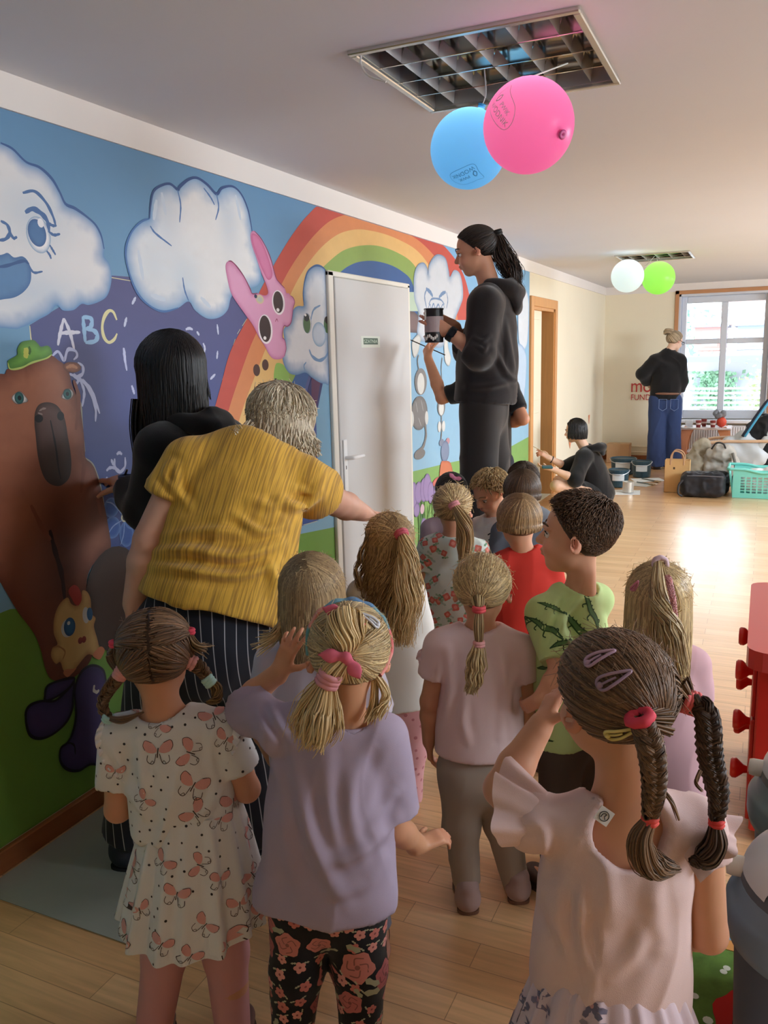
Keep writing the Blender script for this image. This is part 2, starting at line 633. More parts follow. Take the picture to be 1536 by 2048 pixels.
class Hair:
 """gathers the cap, the strands and the tails of one head into one mesh"""

 def __init__(s, c, Rh, rad, seed=1):
  s.c, s.R, s.rad = A(c, float), A(Rh, float), A(rad, float)      # Rh rows: right, forward, up of the head
  s.rng = np.random.default_rng(seed)
  s.v, s.q, s.col, s.n = [], [], [], 0

 def put(s, V, Q, cc):
  s.v.append(V)
  s.q.append(np.asarray(Q) + s.n)
  s.col.append(np.broadcast_to(cc, (len(V), 3)))
  s.n += len(V)

 def sp(s, D, lift=1.0):
  """unit directions (head frame) -> points over the skull"""
  return s.c + (unit(D) * s.rad * np.asarray(lift)[..., None]) @ s.R

 def shade(s, n, c0, c1, pale=0.0):
  t = .12 + .76 * s.rng.random(n)[:, None]
  c = srgb(c0) * (1 - t) + srgb(c1) * t
  return c * (1 + 0.12 * s.rng.normal(size=(n, 1))).clip(0.6, 1.4)

 def at(s, px, py, lift=1.0):
  """the place on the hair (skull ellipsoid times lift) that the photo shows at px, py"""
  d = (s.R @ ray(px, py)) / (s.rad * lift)
  o = (s.R @ (EYE - s.c)) / (s.rad * lift)
  a, b, c = d @ d, o @ d, o @ o - 1
  k = b * b - a * c
  t = (-b - math.sqrt(max(k, 0))) / a
  return EYE + ray(px, py) * t

 def cap(s, cuts, col, grow=1.0, vox=0.006, extra=()):
  """a solid cap of hair: the skull ellipsoid less the half spaces in cuts ((point, normal) in head units)"""
  so = Soft(vox)
  cw = [(s.c + (A(p) * s.rad) @ s.R, A(nm) @ s.R) for p, nm in cuts]
  so.ell(s.c, s.rad * grow, s.R, k=0.01, cut=cw)
  for (p, r, k) in extra:
   so.ell(s.c + (A(p) * s.rad) @ s.R, A(r) * s.rad, s.R, k=k, cut=cw)
  V, Q = so.mesh()
  s.put(V, Q, srgb(col) * 1.0)

 def flow(s, roots, targ, c0, c1, m=10, lift=(1.0, 1.06), w=0.0012, bow=0.05, tipw=0.6, jit=0.02):
  """strands combed over the skull from root directions to target directions"""
  n = len(roots)
  a, b = unit(roots), unit(targ)
  om = np.arccos(np.clip((a * b).sum(1), -0.999, 0.999))[:, None, None]
  u = np.linspace(0, 1, m)[None, :, None]
  D = (np.sin((1 - u) * om) * a[:, None] + np.sin(u * om) * b[:, None]) / np.sin(om)
  L = lift[0] + (lift[1] - lift[0]) * s.rng.random((n, 1)) + bow * np.sin(PI * u[..., 0]) * (0.6 + 0.4 * s.rng.random((n, 1)))
  D = D + jit * s.rng.normal(size=(n, 1, 3)) * np.sin(PI * u)
  P = s.sp(D, L)
  r = w * (0.8 + 0.4 * s.rng.random((n, 1))) * (1 - (1 - tipw) * u[..., 0])
  s.put(*strands_mesh(P, np.broadcast_to(r, (n, m)) * .6, s.shade(n, c0, c1), up=P - s.c, flat=3.2))
  return P

 def bundle(s, path, n, r0, c0, c1, m=18, w=0.0012, prof=None, wave=0.0, freq=3.0, spread=0.15, cut=0.15, fuzz=0.0, flat=1.0):
  """a lock of n strands along a curve; prof gives the lock's radius along it"""
  P = crom(path, 8)
  d = np.concatenate([[0], np.cumsum(np.linalg.norm(np.diff(P, axis=0), axis=1))])
  t = np.linspace(0, d[-1], m)
  P = np.stack([np.interp(t, d, P[:, k]) for k in range(3)], 1)
  T = unit(np.gradient(P, axis=0))
  ref = A([0.31, 0.2, 0.93]) if abs(T[0] @ A([0.31, 0.2, 0.93])) < 0.9 else A([1.0, 0.1, 0])
  N = unit(np.cross(T, ref))
  B = np.cross(T, N)
  u = np.linspace(0, 1, m)
  pr = np.interp(u, np.linspace(0, 1, len(prof)), prof) if prof is not None else np.ones(m)
  rng = s.rng
  rho = np.sqrt(rng.random(n))
  th = rng.random(n) * 2 * PI
  x, y = rho * np.cos(th), rho * np.sin(th) * flat
  ph = rng.random(n) * 2 * PI
  k = 1 + spread * rng.normal(size=(n, 1))
  end = 1 - cut * rng.random((n, 1))
  ue = u[None] * end
  ii = ue * (m - 1)
  i0 = np.clip(ii.astype(int), 0, m - 2)
  fr = (ii - i0)[..., None]
  PP = P[i0] * (1 - fr) + P[i0 + 1] * fr
  NN, BB = N[i0], B[i0]
  rr = (pr[i0] * (1 - fr[..., 0]) + pr[i0 + 1] * fr[..., 0]) * r0
  wv = wave * np.sin(freq * 2 * PI * ue + ph[:, None] * 0.5) * np.minimum(1, ue * 2)
  wv2 = wave * np.cos(freq * 2 * PI * ue + ph[:, None] * 0.5) * np.minimum(1, ue * 2)
  X = x[:, None] * rr * k + wv + fuzz * rng.normal(size=(n, 1)) * ue ** 2
  Y = y[:, None] * rr * k + wv2 + fuzz * rng.normal(size=(n, 1)) * ue ** 2
  Q = PP + X[..., None] * NN + Y[..., None] * BB
  r = w * (0.8 + 0.4 * rng.random((n, 1))) * (1 - 0.6 * ue ** 3)
  s.put(*strands_mesh(Q, r * .75, s.shade(n, c0, c1), up=Q - PP + 1e-4 * CF, flat=2.2))

 def braid(s, path, r, c0, c1, turns=5, per=40, prof=(1, 1, 0.9, 0.7), m=72):
  P = crom(path, 10)
  d = np.concatenate([[0], np.cumsum(np.linalg.norm(np.diff(P, axis=0), axis=1))])
  t = np.linspace(0, d[-1], m)
  P = np.stack([np.interp(t, d, P[:, k]) for k in range(3)], 1)
  T = unit(np.gradient(P, axis=0))
  side = unit(np.cross(T, unit(CF)))
  nrm = np.cross(side, T)
  u = np.linspace(0, 1, m)
  pr = np.interp(u, np.linspace(0, 1, len(prof)), prof)[:, None] * r
  for k in range(3):
   ph = u * turns * 2 * PI + k * 2 * PI / 3
   cen = P + side * pr * 0.62 * np.sin(ph)[:, None] + nrm * pr * 0.42 * np.sin(2 * ph)[:, None]
   mb = MB()
   rr = pr[:, 0] * 0.52
   mb.tube(cen, rr, 8)
   s.put(np.concatenate(mb.v), np.concatenate(mb.q), srgb(c0) * 0.7)
   a = s.rng.random(per) * 2 * PI
   tw = 1.5 * turns * u[None] * 2 + a[:, None]
   Tc = unit(np.gradient(cen, axis=0))
   n1 = unit(np.cross(Tc, nrm))
   n2 = np.cross(Tc, n1)
   Q = cen[None] + rr[None, :, None] * (np.cos(tw)[..., None] * n1 + np.sin(tw)[..., None] * n2) * (0.95 + 0.14 * s.rng.random((per, 1, 1)))
   s.put(*strands_mesh(Q, np.full((per, m), 0.0011), s.shade(per, c0, c1)))

 def build(s, parent, m, name='hair'):
  me = fast_mesh(name, np.concatenate(s.v), [np.concatenate(s.q)], np.concatenate(s.col))
  return link(name, me, m, parent)

def fib(n, rng=None):
 i = np.arange(n) + 0.5
 ph = np.arccos(1 - 2 * i / n)
 th = PI * (1 + 5 ** 0.5) * i
 D = np.stack([np.cos(th) * np.sin(ph), np.sin(th) * np.sin(ph), np.cos(ph)], 1)
 if rng is not None:
  D = unit(D + rng.normal(size=D.shape) * 1.2 / math.sqrt(n))
 return D

# ------------------------------------------------------------------ bodies
def head_solid(so, c, Rh, s, neck, rn, ears=True, face=True):
 """head of height s about c; Rh rows: right, forward, up; neck: the point between the shoulders"""
 def p(x, y, z):
  return c + (A([x, y, z]) * s) @ Rh
 so.ell(p(0, -.06, .12), A([.36, .43, .37]) * s, Rh, k=.01)
 so.ell(p(0, .10, -.17), A([.285, .30, .31]) * s, Rh, k=.10 * s)
 so.ell(p(0, .25, -.39), A([.11, .10, .09]) * s, Rh, k=.09 * s)
 so.cap(p(0, -.09, -.26), neck, rn, rn * 1.1, k=.06 * s)
 if face:
  for sx in (-1, 1):
   so.ell(p(sx * .15, .25, -.17), A([.12, .12, .11]) * s, Rh, k=.07 * s)
   so.ell(p(sx * .155, .415, .0), A([.085, .06, .055]) * s, Rh, k=.05 * s, op='s')
   so.cap(p(sx * .06, .385, .085), p(sx * .22, .32, .08), .03 * s, .025 * s, k=.04 * s)
  so.cap(p(0, .38, .02), p(0, .455, -.10), .03 * s, .05 * s, k=.035 * s)
  so.ell(p(0, .41, -.115), A([.075, .04, .035]) * s, Rh, k=.03 * s)
  so.ell(p(0, .395, -.215), A([.095, .045, .022]) * s, Rh, k=.02 * s)
  so.ell(p(0, .385, -.262), A([.085, .045, .026]) * s, Rh, k=.02 * s)
 if ears:
  for sx in (-1, 1):
   t = unit(A([sx * .75, -.55, .1]) @ Rh)
   u2 = Rh[2]
   v2 = unit(np.cross(u2, t))
   so.ell(p(sx * .375, -.05, -.06), A([.03, .085, .125]) * s, A([t, v2, u2]), k=.02 * s)
   so.ell(p(sx * .40, -.03, -.05), A([.025, .045, .07]) * s, A([t, v2, u2]), k=.015 * s, op='s')
 return p

def eyes(parent, p, Rh, s, iris, which=(-1, 1), brow=None):
 """each eye: a white ball (part eye) with an iris; brows as little raised strips"""
 for sx in which:
  c = p(sx * .150, .322, .0)
  e = MB().ball(c, .046 * s, Rh).build('eye', mat('eye_white', (225, 220, 215), 0.2), parent, smooth=True)
  d = unit(p(sx * .165, .6, -.02) - c)
  R = A([unit(np.cross(d, Rh[2])), Rh[2], d])
  MB().ball(c + d * .030 * s, A([.028, .028, .021]) * s, R).build('iris', mat('iris_%d_%d_%d' % iris, iris, 0.1), e, smooth=True)
  l = MB()
  pts = crom([p(sx * .085, .355, .022), p(sx * .15, .372, .046), p(sx * .22, .325, .018)], 6)
  l.tube(pts, np.linspace(.005, .007, len(pts)) * s, 6)
  l.build('eyelash', mat('lash', (30, 22, 18), 0.6), e)
  if brow:
   b = MB()
   pts = crom([p(sx * .06, .405, .115), p(sx * .15, .385, .145), p(sx * .25, .310, .12)], 6)
   b.tube(pts, A([.006, .012, .014, .012, .005])[np.linspace(0, 4, len(pts)).astype(int)] * s, 6)
   b.build('eyebrow', mat('brow_%d' % brow[0], brow, 0.8), parent, smooth=True)

def hand_solid(so, w, d, n, L, thumb=1, curl=(.5, .5, .55, .6), spread=.12, rw=None, tcurl=.4, tout=.75):
 """hand of length L at wrist w: fingers along d, palm facing n; thumb on the +-cross(d, n) side; curl (radians per joint) per finger"""
 d = unit(d)
 n = unit(A(n) - d * (A(n) @ d))
 sd = np.cross(d, n) * thumb
 R = A([sd, d, n])
 w = A(w, float)
 so.box(w + d * .25 * L, A([.19, .28, .085]) * L, R, rd=.07 * L, k=.06 * L)
 if rw:
  so.cap(w - d * .1 * L, w + d * .15 * L, rw, .14 * L, k=.05 * L, ax=n, q=1.15)
 for i, (x, ln, cu) in enumerate(zip((.135, .045, -.045, -.13), (.44, .49, .45, .36), curl)):
  base = w + d * (.49 - .02 * abs(i - 1.2)) * L + sd * x * L
  a0 = spread * (1.3 - i)
  dd = unit(d * math.cos(a0) + sd * math.sin(a0))
  ang, q = 0.0, base
  r = (.060, .062, .058, .052)[i] * L
  for j, fr in enumerate((.45, .31, .24)):
   ang += cu * (0.8 if j == 0 else 1.0)
   v = dd * math.cos(ang) + n * math.sin(ang)
   q2 = q + v * ln * fr * L
   so.cap(q, q2, r, r * .9, k=.014 * L)
   r *= .9
   q = q2
 b = w + d * .10 * L + sd * .13 * L + n * .02 * L
 v = unit(d * (1 - .45 * tout) + sd * tout + n * .25)
 q = b + v * .24 * L
 so.cap(b, q, .085 * L, .068 * L, k=.04 * L)
 v = unit(v + n * tcurl + d * .35)
 q2 = q + v * .17 * L
 so.cap(q, q2, .066 * L, .058 * L, k=.014 * L)
 v = unit(v + n * tcurl * .6)
 so.cap(q2, q2 + v * .13 * L, .058 * L, .045 * L, k=.014 * L)

class Person:
 """skeleton of one standing figure; every joint is a world point"""

 def __init__(s, label, seed=0, vox=.005, skin=(214, 160, 130), group=None):
  s.label, s.seed, s.vox, s.skin, s.group = label, seed, vox, skin, group
  s.rng = np.random.default_rng(seed)

 def frame(s, head, hs, look, tilt=0.0, nod=0.0, neck=None, shL=None, shR=None, hipL=None, hipR=None):
  """head: centre; hs: chin to crown; look: horizontal heading of the face (degrees, 0 = +y, 90 = -x); nod > 0 looks down; L/R as the photo shows them"""
  s.hc, s.hs = A(head, float), hs
  a = math.radians(look)
  f0 = A([-math.sin(a), math.cos(a), 0])
  r0 = A([math.cos(a), math.sin(a), 0])
  nr, tr = math.radians(nod), math.radians(tilt)
  f = f0 * math.cos(nr) - A([0, 0, 1.0]) * math.sin(nr)
  u = np.cross(r0, f)
  r = r0 * math.cos(tr) + u * math.sin(tr)
  u = np.cross(r, f)
  s.Rh = A([r, f, u])
  s.neck = A(neck, float)
  s.shL, s.shR, s.hipL, s.hipR = (A(v, float) for v in (shL, shR, hipL, hipR))
  s.hip = (s.hipL + s.hipR) / 2
  s.sh = (s.shL + s.shR) / 2
  up = unit(s.sh - s.hip)
  lat = unit(s.shR - s.shL + s.hipR - s.hipL)
  s.fw = unit(np.cross(up, lat)) if True else None      # away from the viewer's side for a back view
  s.lat, s.up = lat, up
  return s

 def legs(s, foot=None, kl=None, kr=None, al=None, ar=None, floor=0.0, toe=None):
  """knees and ankles; by default straight down to the floor"""
  s.floor = floor
  def down(h, zz, out):
   return A([h[0] + out * s.lat[0], h[1] + out * s.lat[1], zz])
  zf = floor + .055
  s.aL = A(al, float) if al is not None else down(s.hipL, zf, .0)
  s.aR = A(ar, float) if ar is not None else down(s.hipR, zf, .0)
  s.kL = A(kl, float) if kl is not None else (s.hipL + s.aL) / 2 + A([0, 0, .01])
  s.kR = A(kr, float) if kr is not None else (s.hipR + s.aR) / 2 + A([0, 0, .01])
  s.toe = unit(A([s.fw[0], s.fw[1], 0.0]) if toe is None else A(toe, float))
  return s

 def arms(s, L=None, R=None):
  """each: dict(e=elbow, w=wrist, d=finger direction, n=palm normal, thumb, curl ...)"""
  s.L, s.Rr = L, R
  return s

 def torso(s, so, wsh, wch, wwa, whi, q=1.5, grow=0.0, k=.04, top=True, belly=0.0, lower=0.0):
  """half widths of shoulders, chest, waist, hips; q = width / depth"""
  c = s.sh * .78 + s.hip * .22
  w = s.sh * .42 + s.hip * .58 + s.fw * belly
  h = s.hip - s.up * lower
  g = grow
  n1 = s.sh * .95 + s.neck * .05
  so.cap(n1 - s.up * .01, c, wch * .80 + g, wch + g, k=k, ax=s.fw, q=q)
  so.cap(c, w, wch + g, wwa + g, k=k, ax=s.fw, q=q)
  so.cap(w, h, wwa + g, whi + g, k=k, ax=s.fw, q=q * .92)
  so.cap(s.shL, s.shR, wsh + g, wsh + g, k=k * .7)
  if top:
   so.cap(s.neck, s.shL * .7 + s.neck * .3, wsh * .9 + g * .6, wsh * .95 + g, k=k * .7)
   so.cap(s.neck, s.shR * .7 + s.neck * .3, wsh * .9 + g * .6, wsh * .95 + g, k=k * .7)

 def limbs(s):
  for nm, sh in (('L', s.shL), ('Rr', s.shR)):
   a = getattr(s, nm, None)
   if a:
    yield sh, a

# ------------------------------------------------------------------ the room
def quad_grid(o, u, v, nu, nv):
 o, u, v = A(o, float), A(u, float), A(v, float)
 a, b = np.meshgrid(np.linspace(0, 1, nu + 1), np.linspace(0, 1, nv + 1), indexing='ij')
 V = o + a.reshape(-1, 1) * u + b.reshape(-1, 1) * v
 i = np.arange(nu)[:, None] * (nv + 1) + np.arange(nv)[None]
 i = i.ravel()
 return V, np.stack([i, i + nv + 1, i + nv + 2, i + 1], 1)

def floor_mat():
 m = mat('laminate', (205, 160, 112), 0.36, spec=0.7, coat=1.0)
 m.node_tree.nodes['Principled BSDF'].inputs['Coat Roughness'].default_value = .27
 m.node_tree.nodes['Principled BSDF'].inputs['Coat IOR'].default_value = 1.6
 nt = m.node_tree
 b = nt.nodes['Principled BSDF']
 tc = nt.nodes.new('ShaderNodeTexCoord')
 br = nt.nodes.new('ShaderNodeTexBrick')
 br.offset = 0.37
 br.inputs['Scale'].default_value = 1.0
 br.inputs['Brick Width'].default_value = 0.62
 br.inputs['Row Height'].default_value = 0.095
 br.inputs['Mortar Size'].default_value = 0.0012
 br.inputs['Bias'].default_value = 0.0
 br.inputs['Color1'].default_value = tuple(srgb((238, 192, 140))) + (1,)
 br.inputs['Color2'].default_value = tuple(srgb((222, 170, 116))) + (1,)
 br.inputs['Mortar'].default_value = tuple(srgb((176, 132, 90))) + (1,)
 nt.links.new(tc.outputs['Object'], br.inputs['Vector'])
 mp = nt.nodes.new('ShaderNodeMapping')
 mp.inputs['Scale'].default_value = (1.6, 26, 1)
 nt.links.new(tc.outputs['Object'], mp.inputs['Vector'])
 nz = nt.nodes.new('ShaderNodeTexNoise')
 nz.inputs['Scale'].default_value = 2.2
 nz.inputs['Detail'].default_value = 6
 nz.inputs['Distortion'].default_value = 0.6
 nt.links.new(mp.outputs[0], nz.inputs['Vector'])
 mr = nt.nodes.new('ShaderNodeMapRange')
 mr.inputs['From Min'].default_value = 0.3
 mr.inputs['From Max'].default_value = 0.7
 mr.inputs['To Min'].default_value = 0.86
 mr.inputs['To Max'].default_value = 1.12
 nt.links.new(nz.outputs[0], mr.inputs['Value'])
 sc = nt.nodes.new('ShaderNodeVectorMath')
 sc.operation = 'SCALE'
 nt.links.new(br.outputs['Color'], sc.inputs[0])
 nt.links.new(mr.outputs[0], sc.inputs['Scale'])
 nt.links.new(sc.outputs[0], b.inputs['Base Color'])
 return m

white = mat('wall_white', (226, 221, 214), 0.75, noise=.03, nscale=3, bump=.08, bscale=60)
cream = mat('wall_cream', (238, 229, 207), 0.75, noise=.03, nscale=2, bump=.08, bscale=60)
timber = mat('timber', (206, 150, 92), 0.5, noise=.14, nscale=6, stretch=(8, 8, .6))
upvc = mat('white_plastic_frame', (214, 220, 232), 0.35)
glass = mat('pane_glass', (255, 255, 255), 0.0, trans=1.0)
glass.node_tree.nodes['Principled BSDF'].inputs['IOR'].default_value = 1.02

fl = MB().box((-4.4, BY, -.12), (RX, FY, 0)).build('floor', floor_mat())
struct(fl)

# windows of the far wall, added unseen openings of the right wall
wa, wz1 = on(1359, 589, 1, FY), on(1359, 589, 1, FY)[2]
wx0 = wa[0]
wz0 = on(1350, 838, 1, FY)[2]
wx1 = on(1536, 700, 1, FY)[0] + .03
WIN = [(wx0, wx1), (wx1 + .30, wx1 + 1.50), (wx1 + 1.75, wx1 + 2.55)]  # third one is unseen, added for stronger daylight from the far end

def strip(outer, holes, o, u, v, w, name, m):
 return struct(MB().prism(outer, o, u, v, w, holes=holes).build(name, m))

def rect(a, b, c, d):
 return [(a, c), (b, c), (b, d), (a, d)]

strip(rect(-2.5, RX + .2, 0, CZ), [rect(a, b, wz0, wz1) for a, b in WIN], (0, FY, 0), (1, 0, 0), (0, 0, 1), (0, .3, 0), 'wall_far', cream)
SIDE = [(1.4, 3.0), (5.3, 7.9), (9.2, 11.2)]  # unseen openings, put in to let more daylight reach the room
strip(rect(BY - .2, FY, 0, CZ), [rect(a, b, .85, 2.2) for a, b in SIDE], (RX, 0, 0), (0, 1, 0), (0, 0, 1), (.2, 0, 0), 'wall_right', cream)
strip(rect(-2.5, RX + .2, 0, CZ), [], (0, BY, 0), (1, 0, 0), (0, 0, 1), (0, -.2, 0), 'wall_back', cream)
D1 = (3.978, 5.022, 2.017)
D2 = (8.20, 9.13, 2.02)
strip(rect(BY - .2, FY + .3, 0, CZ), [rect(D2[0], D2[1], .001, D2[2])], (WX, 0, 0), (0, 1, 0), (0, 0, 1), (-.16, 0, 0), 'wall_left', cream)
green_wall = mat('side_room_green', (168, 186, 140), 0.8)
sr = MB().box((WX - 1.4, 7.6, 0), (WX - 1.35, 9.9, CZ)).box((WX - 1.4, 7.6, 0), (WX - .16, 7.65, CZ)).box((WX - 1.4, 9.85, 0), (WX - .16, 9.9, CZ))
sr.box((WX - 1.4, 7.6, 2.3), (WX - .16, 9.9, 2.35))
struct(sr.build('wall_side_room', green_wall))

# ceiling with the two openings for the recessed lamps
LA = (-1.121, -.502, 2.325, 2.95)
LB = (-1.322, -.70, 8.2, 8.82)
ceil_m = mat('ceiling_white', (218, 221, 230), 0.85, noise=.025, nscale=1.5)
strip(rect(-2.5, RX + .2, BY - .2, FY + .3), [rect(*LA), rect(*LB)], (0, 0, CZ), (1, 0, 0), (0, 1, 0), (0, 0, .12), 'ceiling', ceil_m)

# white bands under the ceiling, skirting
V1 = MB().box((WX, BY, 2.335), (WX + .010, FY, CZ))
struct(V1.build('trim_1', mat('band_white', (232, 226, 222), .8, noise=.02, nscale=4)))
struct(MB().box((WX, FY - .010, 2.335), (RX, FY, CZ)).build('trim_2', MATS['band_white']))
sk = mat('skirting_wood', (150, 88, 48), 0.45, noise=.2, nscale=5, stretch=(6, .7, 6))
b_ = MB()
for y0, y1 in ((BY, D1[0] - .06), (D1[1] + .06, D2[0] - .1), (D2[1] + .1, FY)):
 b_.box((WX, y0, 0), (WX + .022, y1, .075), .004)
struct(b_.build('baseboard_left', sk))
struct(MB().box((WX, FY - .02, 0), (RX, FY, .07), .004).build('baseboard_far', sk))

def window(n, a, b, z0, z1, y):
 fr = MB()
 w = .05
 for lo, hi in (((a - w, y - .02, z0), (a, y, z1 + w)), ((b, y - .02, z0), (b + w, y, z1 + w)), ((a - w, y - .02, z1), (b + w, y, z1 + w))):
  fr.box(lo, hi, .004)
 o = struct(fr.build('window_%d' % n, mat('window_trim_wood', (190, 138, 98), .5, noise=.1, nscale=5)))
 f = MB()
 yo, yi = y + .19, y + .12
 h = .07

 def bar(x0, x1, q0, q1):
  f.box((x0, yi, q0), (x1, yo, q1), .008)
 f.box((a, y, z0), (a + .025, y + .3, z1)).box((b - .025, y, z0), (b, y + .3, z1)).box((a, y, z1 - .03), (b, y + .3, z1))
 a2, b2, t2 = a + .025, b - .025, z1 - .03
 bar(a2, a2 + h, z0, t2), bar(b2 - h, b2, z0, t2), bar(a2 + h, b2 - h, t2 - h - .02, t2), bar(a2 + h, b2 - h, z0, z0 + h + .05)
 mx, mz = (a2 + b2) / 2 - .005, z0 + (t2 - z0) * .635
 bar(mx - .042, mx + .042, z0 + h + .05, t2 - h - .02)
 for x0, x1 in ((a2 + h, mx - .042), (mx + .042, b2 - h)):
  bar(x0, x1, mz - .035, mz + .035)
 f.build('window_frame', upvc, o)
 g = MB().box((a2, y + .15, z0), (b2, y + .154, t2))
 g.build('pane', glass, o)
 MB().box((a - .06, y - .16, z0 - .045), (b + .06, y + .12, z0), .01).build('window_sill', mat('sill_white', (226, 229, 236), .4), o)
 return o

for i_, (a, b) in enumerate(WIN):
 window(i_ + 1, a, b, wz0, wz1, FY)

# ------------------------------------------------------------------ doors of the left wall
dw = mat('door_white', (200, 197, 195), 0.38, noise=.02, nscale=3)
jam = MB()
y0, y1, zt = D1
jam.box((WX, y0 - .035, 0), (WX + .02, y0 + .02, zt + .005), .004).box((WX, y1 - .012, 0), (WX + .02, y1 + .02, zt), .004)
jam.box((WX, y0 - .035, zt - .02), (WX + .02, y1 + .02, zt + .008), .004)
door1 = struct(jam.build('door_1', mat('jamb_white', (228, 222, 210), .5)))
MB().box((WX, y0 + .024, .012), (WX + .026, y1 - .014, zt - .022), .004).build('door_leaf', dw, door1)
pl = on(690, 926, 0, WX + .026)
hw = mat('handle_white', (236, 234, 232), .3)
hp = MB().box((WX + .026, pl[1] - .022, pl[2] - .16), (WX + .034, pl[1] + .022, pl[2] + .13), .004).build('handle_plate', hw, door1)
hh = MB()
hz = on(700, 915, 0, WX + .05)[2]
hh.tube(crom([(WX + .03, pl[1], hz), (WX + .07, pl[1] + .004, hz), (WX + .078, pl[1] + .03, hz), (WX + .075, pl[1] + .14, hz - .003)], 6), .0105, 10)
hh.build('handle', hw, door1, smooth=True)
MB().box((WX + .034, pl[1] - .004, pl[2] - .035), (WX + .0345, pl[1] + .004, pl[2] - .015)).build('keyhole', mat('keyhole_black', (20, 20, 20), .5), door1)

jam = MB()
y0, y1, zt = D2
cw = .095
jam.box((WX, y0 - cw, 0), (WX + .025, y0, zt + cw), .004).box((WX, y1, 0), (WX + .025, y1 + cw, zt + cw), .004).box((WX, y0, zt), (WX + .025, y1, zt + cw), .004)
jam.box((WX - .17, y1 - .03, 0), (WX + .01, y1, zt)).box((WX - .17, y0, 0), (WX + .01, y0 + .03, zt)).box((WX - .17, y0, zt - .03), (WX + .01, y1, zt))
door2 = struct(jam.build('door_2', timber))
lf = MB().box((WX - .07, y0 + .03, .01), (WX - .03, y0 + .52, zt - .03), .004)
lf.box((WX - .03, y0 + .12, .2), (WX - .022, y0 + .42, .95), .008).box((WX - .03, y0 + .12, 1.08), (WX - .022, y0 + .42, 1.9), .008)
lf.build('door_leaf', mat('leaf_cream', (236, 226, 200), .45), door2)

